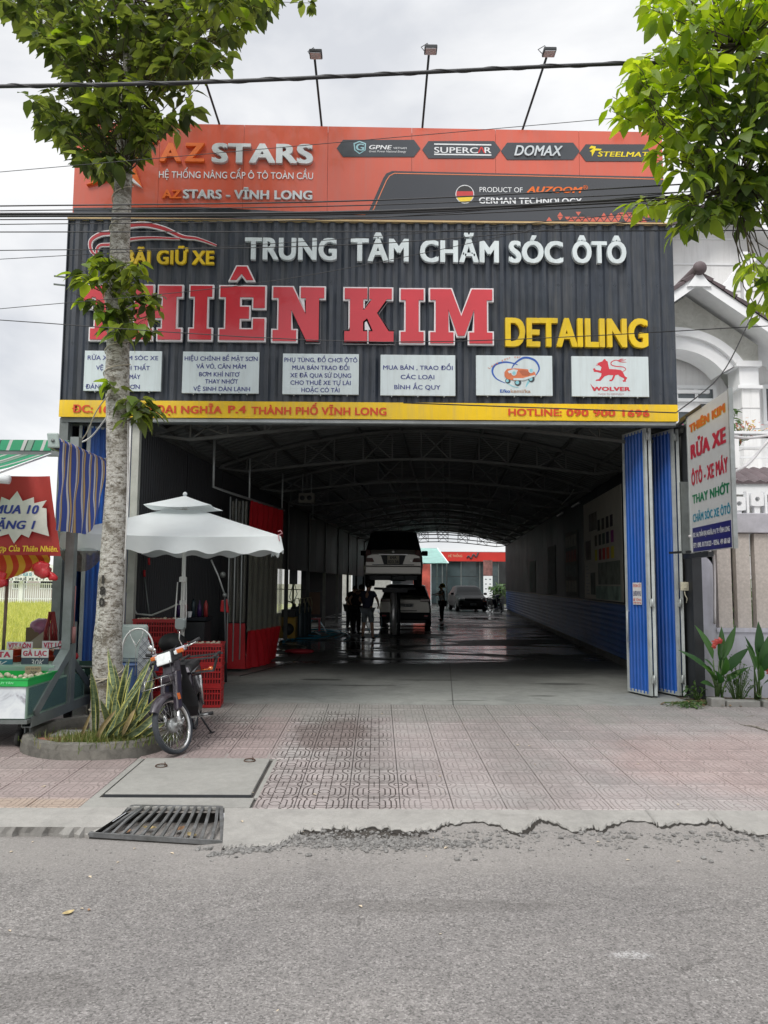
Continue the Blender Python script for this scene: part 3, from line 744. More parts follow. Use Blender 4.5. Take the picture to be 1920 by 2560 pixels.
# pale dusty margin along the kerb, dark damp hollow, two white spatters
yy=g.xyz(g.pos)[1]
edge_=g.sm(g.mt('ADD',yy,g.mt('MULTIPLY',g.noise(g.pos,1.6,5),.9)),5.05,5.75)
c=g.mix(g.mt('MULTIPLY',edge_,.55),c,(.27,.255,.24))
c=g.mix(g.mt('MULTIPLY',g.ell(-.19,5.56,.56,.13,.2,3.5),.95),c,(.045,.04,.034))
wh=g.mt('MULTIPLY',g.ell(1.25,3.93,.12,.045,.35,30),g.sm(g.noise(g.pos,60,4),.42,.58)); c=g.mix(g.mt('MULTIPLY',wh,.45),c,(.62,.62,.62))
wh=g.mt('MULTIPLY',g.ell(-.65,3.33,.08,.03,.4,30),g.sm(g.noise(g.pos,60,4),.5,.62)); c=g.mix(g.mt('MULTIPLY',wh,.6),c,(.65,.65,.63))
wh=g.mt('MULTIPLY',g.ell(1.57,3.69,.14,.03,.4,30),g.sm(g.noise(g.pos,60,4),.52,.66)); c=g.mix(g.mt('MULTIPLY',wh,.5),c,(.65,.65,.63))
g.set('Base Color',c); g.b.inputs['Roughness'].default_value=.85; g.b.inputs['Specular IOR Level'].default_value=.3
h=g.mt('ADD',g.mt('MULTIPLY',g.vor(g.pos,105),.5),g.mt('MULTIPLY',fine,.6))
g.set('Normal',g.bump(h,.55,.006)); asphalt=g.m
# concrete
def concrete(name,c1,c2,wet=False,stain=.35,sc=1.2):
    g=nodes_mat(name)
    n1=g.noise(g.pos,sc,8,.65,.3); n2=g.noise(g.pos,14,6,.7); n3=g.noise(g.pos,140,3,.7)
    c=g.ramp(n1,[(.28,c1),(.72,c2)]); c=g.mix(.5,c,g.ramp(n2,[(.3,.78),(.7,1.15)]),'MULTIPLY'); c=g.mix(.35,c,g.ramp(n3,[(.3,.7),(.7,1.25)]),'MULTIPLY')
    c=g.mix(stain,c,g.ramp(g.noise(g.pos,sc*2.6,9,.75,.6),[(.45,1.0),(.68,.45)]),'MULTIPLY')
    return g,c,n1,n2,n3
g,c,n1,n2,n3=concrete('kerb concrete',(.27,.262,.245),(.35,.34,.32),stain=.35)
zz=g.vor(g.pos,7,'DISTANCE_TO_EDGE')
g.set('Base Color',c); g.b.inputs['Roughness'].default_value=.85; g.set('Normal',g.bump(g.mt('ADD',n2,g.mt('MULTIPLY',n3,.3)),.3,.012)); kerbc=g.m
g,c,n1,n2,n3=concrete('slab concrete',(.255,.252,.235),(.315,.31,.29),stain=.2)
g.set('Base Color',c); g.b.inputs['Roughness'].default_value=.8; g.set('Normal',g.bump(g.mt('ADD',n2,g.mt('MULTIPLY',n3,.4)),.2,.008)); slabc=g.m
g,c,n1,n2,n3=concrete('old planter concrete',(.10,.095,.085),(.20,.19,.165),stain=.75,sc=3)
g.set('Base Color',c); g.b.inputs['Roughness'].default_value=.9; g.set('Normal',g.bump(g.mt('ADD',n2,g.mt('MULTIPLY',n3,.5)),.5,.02)); oldc=g.m
# hall floor: pale dusty concrete at the door, wet and dark further in
g,c,n1,n2,n3=concrete('wash floor',(.25,.262,.245),(.33,.34,.318),stain=.55,sc=.8)
p=g.xyz(g.pos)
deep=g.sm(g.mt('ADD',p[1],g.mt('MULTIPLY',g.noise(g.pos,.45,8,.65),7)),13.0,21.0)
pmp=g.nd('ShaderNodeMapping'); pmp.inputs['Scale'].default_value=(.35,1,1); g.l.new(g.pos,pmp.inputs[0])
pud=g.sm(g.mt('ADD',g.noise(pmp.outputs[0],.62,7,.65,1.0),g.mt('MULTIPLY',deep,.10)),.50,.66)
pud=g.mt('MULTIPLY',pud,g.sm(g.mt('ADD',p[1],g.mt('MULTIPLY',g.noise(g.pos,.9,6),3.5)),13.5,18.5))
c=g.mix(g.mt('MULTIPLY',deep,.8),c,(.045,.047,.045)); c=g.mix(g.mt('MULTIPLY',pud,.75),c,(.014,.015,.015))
for a in ((2.9,12.2,.5,.10),(.9,12.6,.6,.07),(2.3,10.9,.22,.05),(-.2,11.9,.5,.06),(1.2,10.45,.3,.03),(-.9,12.6,.35,.1)):
    c=g.mix(g.mt('MULTIPLY',g.ell(*a,.35,3),.75),c,(.03,.032,.03))
rowd=g.ell(-1.0,9.98,1.4,.08,.5,9); c=g.mix(g.mt('MULTIPLY',g.mt('MULTIPLY',rowd,g.sm(g.noise(g.pos,22,4),.5,.6)),.6),c,(.34,.35,.33))
jt=g.mt('ABSOLUTE',g.mt('SUBTRACT',p[0],g.mt('ADD',g.mt('MULTIPLY',g.mt('SUBTRACT',p[1],10.5),.085),1.02))); c=g.mix(g.mt('MULTIPLY',g.mt('LESS_THAN',jt,.008),.75),c,(.03,.03,.03))
jt=g.mt('ABSOLUTE',g.mt('SUBTRACT',g.mt('PINGPONG',p[1],3.3),1.2)); c=g.mix(g.mt('MULTIPLY',g.mt('LESS_THAN',jt,.010),.5),c,(.03,.03,.03))
g.set('Base Color',c)
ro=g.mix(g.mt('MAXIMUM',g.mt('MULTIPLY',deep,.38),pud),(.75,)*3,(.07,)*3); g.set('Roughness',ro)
h=g.mt('MULTIPLY',g.mt('ADD',n2,g.mt('MULTIPLY',n3,.3)),g.mt('SUBTRACT',1.0,g.mt('MULTIPLY',pud,.93))); 
bn_=g.bump(h,.22,.01)
wv=g.nd('ShaderNodeTexNoise'); wv.inputs['Scale'].default_value=2.2; mpn=g.nd('ShaderNodeMapping'); mpn.inputs['Scale'].default_value=(1,7,1); g.l.new(g.pos,mpn.inputs[0]); g.l.new(mpn.outputs[0],wv.inputs['Vector'])
g.set('Normal',g.bump(wv.outputs[0],.10,.03,bn_)); g.b.inputs['Specular IOR Level'].default_value=.6; floor_m=g.m
# soil, grass ground
soil=mat('soil',(.085,.065,.045),.95,var=.4,scale=18,bump=.8,bscale=60)
earth=mat('open ground',(.12,.13,.06),.95,var=.35,scale=.4,bump=.3,bscale=8)

def roadz(x,y):
    t=max(0,min(1,(x+1.22)/.25)); return max(0,.119-.125*(5.948-y)-.020)*t
YR=[-60,2,4,4.9]+[5.0+.05*i for i in range(21)]; XR=[-90,-20,-4,-1.5]+[-1.3+.06*i for i in range(9)]+[-.6,0,1,2,3,5,20,90]
_m=MB(); _m.smooth=True; structure('road',_m.grid([[(x,y,roadz(x,y)) for x in XR] for y in YR]),asphalt)
def pav(Y): return .12+(Y-5.93)*.0305
structure('ground',MB().add([(-300,9.6,.16),(300,9.6,.16),(300,900,.16),(-300,900,.16)],[(0,1,2,3)]),earth)
def xl(Y): return -3.38+.09*(Y-10.5)
def xr(Y): return 4.30+.09*(Y-10.5)
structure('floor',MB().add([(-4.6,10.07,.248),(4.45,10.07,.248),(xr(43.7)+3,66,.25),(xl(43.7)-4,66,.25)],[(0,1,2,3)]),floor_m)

# pavement bed and tiles
bed=mat('pavement bed',(.13,.12,.112),.95,var=.5,scale=2.2)
pavement=structure('pavement',MB().add([(-60,5.90,.095),(60,5.90,.095),(60,10.3,pav(10.3)-.025),(-60,10.3,pav(10.3)-.025)],[(0,1,2,3)]),bed)
g=nodes_mat('relief tile')
p=g.xyz(g.obj); u=g.mt('DIVIDE',p[0],.4); v=g.mt('DIVIDE',p[1],.4)
au=g.mt('ABSOLUTE',u); av=g.mt('ABSOLUTE',v); mt=g.mt
def ln(a,b): return mt('SQRT',mt('ADD',mt('MULTIPLY',a,a),mt('MULTIPLY',b,b)))
def near(d,wd): return mt('SUBTRACT',1.0,g.sm(mt('ABSOLUTE',d),wd*.5,wd))
r0=ln(u,v); vc=mt('MAXIMUM',mt('SUBTRACT',av,.16),0.0); cap=ln(u,vc)
rc=ln(mt('SUBTRACT',.5,au),mt('SUBTRACT',.5,av))
G_=near(mt('SUBTRACT',r0,.11),.02)
inside=mt('GREATER_THAN',rc,.20)
for q in (.22,.33,.43): G_=mt('MAXIMUM',G_,mt('MULTIPLY',near(mt('SUBTRACT',ln(u,mt('MULTIPLY',vc,1.5)),q),.018),inside))
G_=mt('MAXIMUM',G_,near(mt('SUBTRACT',rc,.20),.018)); G_=mt('MAXIMUM',G_,near(mt('SUBTRACT',rc,.09),.016))
out_=mt('GREATER_THAN',r0,.12)
for q in (.10,.20,.30,.40): G_=mt('MAXIMUM',G_,mt('MULTIPLY',mt('MULTIPLY',near(mt('SUBTRACT',av,q),.014),out_),mt('LESS_THAN',v,.05)))
for q in (.11,): G_=mt('MAXIMUM',G_,mt('MULTIPLY',mt('MULTIPLY',near(mt('SUBTRACT',au,q),.014),out_),mt('GREATER_THAN',av,.1)))
G_=mt('MAXIMUM',G_,mt('MULTIPLY',near(u,.014),mt('GREATER_THAN',av,.33)))
wx=g.xyz(g.pos)
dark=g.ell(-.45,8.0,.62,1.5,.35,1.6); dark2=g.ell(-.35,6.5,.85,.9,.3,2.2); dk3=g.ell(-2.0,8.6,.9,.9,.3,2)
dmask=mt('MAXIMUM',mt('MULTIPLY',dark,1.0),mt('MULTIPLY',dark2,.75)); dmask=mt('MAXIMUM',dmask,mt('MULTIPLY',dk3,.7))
n1=g.noise(g.pos,.9,6,.6); n2=g.noise(g.pos,5,6,.7); n3=g.noise(g.pos,160,2,.8); n4=g.noise(g.pos,40,4,.7)
c=g.ramp(n1,[(.30,(.31,.288,.28)),(.5,(.34,.30,.293)),(.70,(.355,.336,.325))])
red_left=mt('MULTIPLY',mt('SUBTRACT',1.0,g.sm(wx[0],-1.1,-.8)),.6); c=g.mix(red_left,c,(.28,.21,.20))
yl=mt('MULTIPLY',mt('MULTIPLY',mt('SUBTRACT',1.0,g.sm(wx[0],-2.25,-2.15)),mt('SUBTRACT',1.0,g.sm(wx[1],6.1,6.2))),.6); c=g.mix(yl,c,(.40,.31,.23))
pk=g.ell(3.6,7.3,1.5,1.3,.3,1.2); c=g.mix(mt('MULTIPLY',pk,.45),c,(.40,.28,.26))
oi=g.nd('ShaderNodeObjectInfo'); c=g.mix(.6,c,g.ramp(oi.outputs['Random'],[(0,.86),(.15,.95),(.85,1.04),(1,1.10)]),'MULTIPLY')
c=g.mix(.5,c,g.ramp(n2,[(.3,.82),(.7,1.15)]),'MULTIPLY'); c=g.mix(.4,c,g.ramp(n3,[(.3,.6),(.72,1.45)]),'MULTIPLY')
grime=g.ramp(g.noise(g.pos,.55,9,.72,.8),[(.34,.74),(.52,1.0),(.7,1.05)]); c=g.mix(.75,c,grime,'MULTIPLY')
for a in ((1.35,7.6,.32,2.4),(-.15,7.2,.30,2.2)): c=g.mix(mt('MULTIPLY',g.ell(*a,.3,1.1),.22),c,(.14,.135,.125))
damp=g.ell(-.50,8.45,.42,.75,.35,3); c=g.mix(mt('MULTIPLY',damp,.55),c,(.12,.085,.075))
front=g.ell(0,10.1,5.0,1.1,.45,1.3); c=g.mix(mt('MULTIPLY',front,.72),c,(.262,.262,.243))
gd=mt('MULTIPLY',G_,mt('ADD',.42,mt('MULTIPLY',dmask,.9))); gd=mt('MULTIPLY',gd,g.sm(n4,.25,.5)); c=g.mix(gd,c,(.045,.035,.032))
g.set('Base Color',c); g.b.inputs['Roughness'].default_value=.72
hh=mt('SUBTRACT',mt('MULTIPLY',n3,.12),mt('MULTIPLY',G_,1.0)); g.set('Normal',g.bump(hh,.55,.003)); tile_m=g.m
side_m=mat('tile side',(.10,.085,.08),.9)
def tile_mesh(wd,dp):
    mb=MB(); a,b=wd/2-.003,dp/2-.003; t=.004
    mb.add([(-a,-b,-.02),(a,-b,-.02),(a,b,-.02),(-a,b,-.02),(-a,-b,-t),(a,-b,-t),(a,b,-t),(-a,b,-t),(-a+t,-b+t,0),(a-t,-b+t,0),(a-t,b-t,0),(-a+t,b-t,0)],
           [(8,9,10,11),(0,1,5,4),(1,2,6,5),(2,3,7,6),(3,0,4,7),(4,5,9,8),(5,6,10,9),(6,7,11,10),(7,4,8,11)])
    return mb.mesh('tile',tile_m)
tfull=tile_mesh(.4,.4); tnar=tile_mesh(.31,.4); tfront=tile_mesh(.4,.23); tnf=tile_mesh(.31,.23)
rows=[(6.045,.23)]+[(6.16+.2+.4*i,.4) for i in range(10)]
slope=math.atan(.0305)
planter_c=Vector((-2.72,8.05)); pa,pb=.86,.80
far=MB(); far_f=[]
tr=random.Random(11); cnt=0
for yc,dp in rows:
    for k in range(-60,60):
        xc=-.216+.2+.4*k
        if abs(xc)>24: continue
        me=tfull if dp>.3 else tfront
        if -2.3<xc<-.93 and yc<7.5: continue
        if -1.0<xc<-.63 and yc<7.5: me=tnar if dp>.3 else tnf; xc_=xc+.045
        else: xc_=xc
        if ((xc-planter_c.x)/pa)** 2+((yc-planter_c.y)/pb)** 2<.55: continue
        zc=pav(yc)+tr.uniform(-.0015,.0015)
        if -5.1<xc<4.9:
            o=obj('tile',me,pavement,(xc_,yc,zc),(slope+tr.uniform(-.004,.004),tr.uniform(-.004,.004),0)); cnt += 1
        else:
            a,b=.198,dp/2-.002
            far.add([(xc-a,yc-b,pav(yc-b)),(xc+a,yc-b,pav(yc-b)),(xc+a,yc+b,pav(yc+b)),(xc-a,yc+b,pav(yc+b))],[(0,1,2,3)])
o=far.build('outer_tiles',tile_m,pavement); o['kind']='stuff'
# mortar strip where the tiles meet the hall floor
structure('threshold',MB().add([(-6,10.13,pav(10.13)-.004),(6.5,10.13,pav(10.13)-.004),(6.5,10.6,.2465),(-6,10.6,.2465)],[(0,1,2,3)]),slabc,'pale concrete strip between the tiles and the hall floor')

# kerb on the left, broken concrete apron on the right
rk=random.Random(5)
def edge_line(pts,n=10):
    out=[]
    for (x0,y0),(x1,y1) in zip(pts,pts[1:]):
        for i in range(n):
            t=i/n; out.append((x0+(x1-x0)*t,y0+(y1-y0)*t+rk.uniform(-2.8,2.8)))
    out.append(pts[-1]); return out
KB=[(-4000,2078),(0,2082),(120,2084),(224,2088)]
kb=[gz(x,y,.022) for x,y in edge_line(KB,8)]
top=[Vector((p.x if p.x>-20 else p.x,5.955,.119)) for p in kb]; top[-1].x=gz(333,2014,.12).x-.03
mb=MB(); mid_=[Vector((a.x,5.80,.108)) for a in top]
mb.grid([kb,[Vector((a.x*.5+b.x*.5,5.64,.07)) for a,b in zip(kb,mid_)],mid_,top]); mb.grid([[p+Vector((0,.01,-.1)) for p in kb],kb])
structure('kerb',mb,kerbc,'sloping concrete kerb left of the drain')
AP=[(556,2108),(575,2104),(615,2101),(660,2104),(700,2098),(735,2084),(760,2074),(800,2072),(850,2069),(885,2073),(930,2068),(985,2072),(1040,2076),(1090,2070),(1125,2062),(1170,2058),(1230,2060),
      (1262,2070),(1300,2078),(1325,2066),(1350,2052),(1385,2060),(1440,2076),(1478,2068),(1500,2074),(1530,2064),(1570,2058),(1630,2060),(1650,2068),(1700,2062),(1760,2060),(1785,2056),(1820,2070),(1860,2078),(1930,2082),(2200,2076),(6000,2080)]
ae=[gz(x,y,.07) for x,y in edge_line(AP,7)]
for q in ae: q.z=.119-.125*(5.948-q.y)
at_=[Vector((p.x,5.948,.119)) for p in ae]; at_[0].x=gz(553,2017,.12).x+.03
# finish the edge: ragged lip, undercut, small chips
lip=[p+Vector((rk.uniform(-.006,.006),rk.uniform(-.012,.004),-.012)) for p in ae]
und=[Vector((p.x+rk.uniform(-.01,.01),p.y+.02+rk.uniform(0,.02),-.02)) for p in ae]
mb=MB(); mb.grid([lip,[a+(b-a).normalized()*.012 for a,b in zip(ae,at_)],at_])
mb.grid([und,lip])
structure('apron',mb,kerbc,'broken edged concrete ramp between the tiles and the road')
# dark hollow right under the broken edge
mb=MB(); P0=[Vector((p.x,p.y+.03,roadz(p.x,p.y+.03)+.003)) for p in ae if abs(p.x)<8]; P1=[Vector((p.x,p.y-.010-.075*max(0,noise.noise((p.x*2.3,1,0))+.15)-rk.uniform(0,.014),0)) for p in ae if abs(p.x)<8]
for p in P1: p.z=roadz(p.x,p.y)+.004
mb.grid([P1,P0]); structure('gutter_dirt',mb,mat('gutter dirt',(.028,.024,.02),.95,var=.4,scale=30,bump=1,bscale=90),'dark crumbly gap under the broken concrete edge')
# gravel
def rock(mb,c,r):
    v=[Vector((rk.gauss(0,1),rk.gauss(0,1),rk.gauss(0,.7))).normalized()*r*rk.uniform(.7,1.15) for _ in range(0)]
    t=(1+5 ** .5)/2; base=[(-1,t,0),(1,t,0),(-1,-t,0),(1,-t,0),(0,-1,t),(0,1,t),(0,-1,-t),(0,1,-t),(t,0,-1),(t,0,1),(-t,0,-1),(-t,0,1)]
    R=Matrix.Rotation(rk.uniform(0,6.28),3,'Z')@ Matrix.Rotation(rk.uniform(0,6.28),3,'X'); s_=(rk.uniform(.7,1.3),rk.uniform(.7,1.2),rk.uniform(.5,.8))
    V=[R @ Vector(b)*r*.53*rk.uniform(.75,1.2) for b in base]; V=[Vector((p.x*s_[0],p.y*s_[1],p.z*s_[2]))+c for p in V]
    mb.add(V,[(0,11,5),(0,5,1),(0,1,7),(0,7,10),(0,10,11),(1,5,9),(5,11,4),(11,10,2),(10,7,6),(7,1,8),(3,9,4),(3,4,2),(3,2,6),(3,6,8),(3,8,9),(4,9,5),(2,4,11),(6,2,10),(8,6,7),(9,8,1)])
mb=MB()
for i in range(3600):
    m_=rk.random()
    if m_<.42: x=rk.gauss(.05,.34); y=5.43+rk.gauss(0,.045)
    elif m_<.6: x=rk.uniform(-1.15,-.3); y=5.50+rk.gauss(0,.04)
    elif m_<.9: x=rk.uniform(-1.2,3.2); y=5.62-abs(rk.gauss(0,.16))
    else: x=rk.uniform(-3.4,3.4); y=5.42-abs(rk.gauss(0,.55))
    e_=min(ae,key=lambda p: abs(p.x-x)).y if x>-1.1 else 5.42
    if x<-1.05: y=min(y,gz(300,2096,0).y-.02-abs(rk.gauss(0,.05)))
    if y>e_-.01: y=e_-.01-rk.uniform(0,.05)
    r=min(.022,.004+rk.expovariate(230)) if m_<.9 else rk.uniform(.003,.007)
    rock(mb,Vector((x,y,roadz(x,y)+r*.25)),r)
tag(mb.build('gravel',mat('gravel',(.19,.185,.178),.9,var=.5,scale=30,bump=.5,bscale=120)),'loose grey stones along the broken edge of the concrete',kind='stuff')

# loose leaves and litter lying on the road
def dryleaf(px,py,z,ln_,rz,colr,label,name='dry_leaf',cat='leaf'):
    mb=MB(); up=[]; 
    rows_=[]
    for i in range(7):
        t=i/6; w_=ln_*.28*sin(pi*min(1,t*.95+.03)); zc=.004+.12*ln_*(2*t-1)** 2
        rows_.append([(-w_,(t-.5)*ln_,zc+.25*w_),(0,(t-.5)*ln_,zc),(w_,(t-.5)*ln_,zc+.35*w_)])
    mb.smooth=True; mb.grid(rows_); o=mb.build(name,colr,loc=gz(px,py,z),rot=(0,0,rz)); return tag(o,label,cat)
tanl=mat('tan leaf',(.42,.33,.16),.7,var=.3,scale=40); brl=mat('brown leaf',(.30,.17,.09),.7,var=.3,scale=40); pll=mat('pale leaf',(.55,.46,.34),.7,var=.2,scale=40)
dryleaf(170,2285,0,.07,2.4,tanl,'dry yellow leaf lying alone on the left of the road')
dryleaf(222,2277,0,.03,.4,brl,'tiny brown leaf beside the dry yellow leaf on the road')
dryleaf(880,2094,.004,.06,1.2,pll,'pale dry leaf in the dark hollow under the broken edge')
dryleaf(833,2096,.004,.04,.3,brl,'brown leaf scrap left of the pale leaf in the gravel')
dryleaf(928,2092,.004,.045,2.0,pll,'cream leaf scrap right of the pale leaf in the gravel')
dryleaf(980,2102,.004,.04,.7,brl,'brown leaf scrap among grey stones at the end of the hollow')
o=MB().tube([(0,0,.008),(0,.012,.045)],.006,6).build('cigarette_stub',pll,loc=gz(842,2083,.0)); tag(o,'cream cigarette stub upright at the broken concrete edge','litter')
o=MB().ball((0,0,.008),.02,.012,.008,7,5).build('bottle_cap',mat('blue cap',(.02,.08,.2),.4),loc=gz(1574,2093,0)); tag(o,'small dark blue scrap lying in the road rubble at right','litter')
o=dryleaf(1886,1832,pav(8.0),.09,.6,mat('white paper',(.75,.75,.72),.7),'white crumpled paper scrap at the right edge of the tiles','paper_scrap','litter')

mb=MB()
for i in range(90):
    x=rk.uniform(-4.5,4.5); y=rk.choice((rk.uniform(5.95,9.8),rk.uniform(3,5.4),rk.gauss(5.5,.15))); s_=rk.uniform(.006,.022); a=rk.uniform(0,6.28); z=(pav(y) if y>5.95 else max(roadz(x,y),.119-.125*(5.948-y) if y>5.6 else 0))+.003; ux,uy=cos(a)*s_,sin(a)*s_
    mb.add([(x-ux,y-uy,z),(x+uy*.5,y-ux*.5,z+s_*.3),(x+ux,y+uy,z+.002),(x-uy*.5,y+ux*.5,z+s_*.25)],[(0,1,2,3)])
tag(mb.build('litter',pll),'tiny scraps of dry leaf and paper strewn over the pavement and road',kind='stuff')
# manhole slab in its concrete surround
def patch(name,x0,x1,y0,y1,dz,m,label,th=.02):
    mb=MB(); mb.hexa([(x0,y0,pav(y0)-th),(x1,y0,pav(y0)-th),(x1,y1,pav(y1)-th),(x0,y1,pav(y1)-th),(x0,y0,pav(y0)+dz),(x1,y0,pav(y0)+dz),(x1,y1,pav(y1)+dz),(x0,y1,pav(y1)+dz)])
    return structure(name,mb,m,label)
sx0,sx1,sy0,sy1=-2.13,-.985,6.235,7.33
patch('surround',-2.215,-.95,5.952,6.185,-.001,slabc,'concrete strip in front of the cover slab')
patch('surround',-.925-.03,-.86,6.19,7.56,-.002,slabc,'narrow mortar strip right of the cover slab')
patch('surround',-2.215,-2.16,6.19,7.56,-.003,slabc,'narrow mortar strip left of the cover slab')
patch('surround',-2.15,-.96,7.36,7.56,-.002,slabc,'mortar strip behind the cover slab')
sl_=thing('cover_slab','square grey concrete drain cover with two rusty lifting rings','drain cover',((sx0+sx1)/2,(sy0+sy1)/2,pav((sy0+sy1)/2)+.012),rx=slope)
a,b=(sx1-sx0)/2,(sy1-sy0)/2
MB().box(-a,a,-b,b,-.035,0).build('slab',slabc,sl_,bevel=.004)
MB().hexa([(-a-.006,-b-.012,-.034),(a+.006,-b-.012,-.034),(a+.006,-b-.002,-.034),(-a-.006,-b-.002,-.034),(-a-.006,-b-.008,-.004),(a+.006,-b-.008,-.004),(a+.006,-b-.002,-.004),(-a-.006,-b-.002,-.004)]).build('steel_lip',steel_dark,sl_)
rust=mat('rusty iron',(.09,.055,.04),.8,.4,.4,40,bump=.5,bscale=90)
for px,py in ((403,1922),(624,1910)):
    p=gz(px,py,pav(6.8)); lx,ly=p.x-sl_.location.x,p.y-sl_.location.y
    MB().tube([(lx+.05*cos(t*pi/8),ly+.035*sin(t*pi/8),.008+.006*sin(t*pi/8)) for t in range(16)],.0055,6,closed=True).tube([(lx+.02,ly+.03,-.002),(lx+.02,ly+.04,.03),(lx+.035,ly+.04,.0)],.005,5).build('lifting_ring',rust,sl_)

# drain grate
A,Bq,C,D=gz(223,2086,.03),gz(557,2107,.025),gz(553,2017,.118),gz(333,2014,.12)
gr=thing('drain_grate','bent steel drain grate with slanting bars at the kerb','drain grate',A)
GO=-A; irn=mat('worn grate steel',(.20,.205,.21),.45,.6,.25,14,bump=.15,bscale=60,dirt=.4)
def bar3(p,q,wd,h,name): return MB().bar(p,q,wd,h).build(name,irn,gr,GO,bevel=.002)
bar3(A,Bq,.012,.035,'frame_bar'); bar3(Bq,C,.03,.012,'frame_bar'); bar3(C,D,.022,.012,'frame_bar'); bar3(D,A,.03,.012,'frame_bar')
MB().hexa([A+Vector((0,-.0,-.004)),Bq+Vector((0,0,-.004)),Bq+Vector((0,.035,0)),A+Vector((.04,.035,0)),A+Vector((0,0,.002)),Bq+Vector((0,0,.002)),Bq+Vector((0,.035,.006)),A+Vector((.04,.035,.006))]).build('front_rim',irn,gr,GO)
for i in range(12):
    t0=(i+.35)/12.3; t1=(i+.8)/12.3; a_=A.lerp(Bq,.06+.92*t0)+Vector((0,.02,0)); b_=D.lerp(C,t1)
    if i<2: b_=D.lerp(C,.12+.02*i)
    m_=a_.lerp(b_,.5)+Vector((rk.uniform(-.012,.012),0,.006))
    mb=MB(); rws=[]
    for q,wd in ((a_,.022),(m_,.024),(b_,.022)): rws.append(q)
    for q0,q1 in zip(rws,rws[1:]): mb.bar(q0,q1,.022,.014)
    mb.build('grate_bar',irn,gr,GO).data.name='grate_bar'
pit=MB(); zb=-.22
pit.add([A+Vector((0,0,-.02)),Bq+Vector((0,0,-.02)),C+Vector((0,0,-.02)),D+Vector((0,0,-.02)),(A.x,A.y,zb),(Bq.x,Bq.y,zb),(C.x,C.y,zb),(D.x,D.y,zb)],[(4,5,1,0),(5,6,2,1),(6,7,3,2),(7,4,0,3),(4,7,6,5)])
structure('drain_pit',pit,mat('pit',(.03,.028,.025),.9,var=.4,scale=12),'dark pit under the grate')
for i,(t,s_,nm_) in enumerate(((.2,.3,'brown'),(.36,.45,'tan'),(.62,.45,'brown'),(.75,.3,'russet'))):
    q=A.lerp(Bq,t).lerp(D.lerp(C,t),s_)+Vector((0,0,-.045)); o=dryleaf(500,2000,0,.11,i*1.3,(brl,tanl)[i % 2],['brown leaf at the left end under the grate bars','tan curled leaf under the middle grate bars','brown leaf standing between bars right of the middle','small tan leaf under the right hand bars'][i]); o.location=q
# ------------------------------------------------------------------ inside of the hall
YA,YE=10.72,43.7
roofm=mat('roof sheet',(.12,.128,.126),.55,.2,.25,2,dirt=.4)
trussm=mat('truss steel',(.11,.115,.11),.6,.4,.3,3)
wallk=mat('inner black sheet',(.018,.020,.024),.6,0,.25,1.5,dirt=.3)
wallg=mat('glossy black panel',(.018,.021,.026),.6,0,.35,.8,rough_var=.15,spec=.08)
bluedado=mat('blue wall sheet',(.020,.085,.27),.5,0,.15,2,dirt=.25,spec=.1)
doorblue=mat('door blue',(.010,.10,.44),.4,0,.12,2.0,dirt=.3,coat=.1,streak=.18)
doorframe=mat('door frame grey',(.50,.54,.54),.5,.1,.1,5,dirt=.35,streak=.2)
def rz_(s): return 4.02+.73*sin(pi*s)** .9
def roofp(Y,s,dz=0): return Vector((xl(Y)+(xr(Y)-xl(Y))*s,Y,rz_(s)+dz))
ROOF=[]
bays=30; dY=(YE-10.62)/bays
for i in range(bays):
    y0=10.62+dY*i; rows_=[]
    prof=corrugated(0,dY+.05,0,0,.22,.03,.35,.3)
    for yy,dz in prof: rows_.append([roofp(y0+yy,s/14,dz+(.006 if i % 2 else 0)) for s in range(15)])
    hp('roof_sheet',MB().grid(rows_),roofm)
for i in range(11):
    Y=11.2+3.2*i; mb=MB(); n=14
    tp=[roofp(Y,s/n,-.07) for s in range(n+1)]
    lo=[Vector((p.x,p.y,p.z-.06-.48*sin(pi*s/n)** .6)) for s,p in enumerate(tp)]
    for a,b in zip(tp,tp[1:]): mb.bar(a,b,.05)
    for a,b in zip(lo[1:-1],lo[2:-1]): mb.bar(a,b,.045)
    mb.bar(tp[0],lo[1],.04); mb.bar(tp[n],lo[n-1],.04)
    for s in range(1,n): mb.bar(lo[s],tp[s],.022); mb.bar(lo[s],tp[s+(1 if s % 2 else -1)],.022)
    for q in mb.v: pass
    hp('roof_truss',mb,trussm)
for k in range(10):
    s=(k+.5)/10
    hp('purlin',MB().bar(roofp(10.7,s,-.035),roofp(YE,s,-.035),.045,.06),trussm)
for sgn,fx in ((0,xl),(1,xr)):
    hp('eave_beam',MB().bar((fx(10.7),10.7,4.0),(fx(YE),YE,4.0),.09,.1),trussm)
    for i in range(11):
        Y=11.2+3.2*i
        if sgn == 0 and Y>19: hp('column',MB().box(fx(Y)-.05,fx(Y)+.05,Y-.05,Y+.05,FLOOR,4.0),trussm)
        if sgn: hp('column',MB().box(fx(Y)+.03,fx(Y)+.12,Y-.05,Y+.05,FLOOR,4.0),trussm)
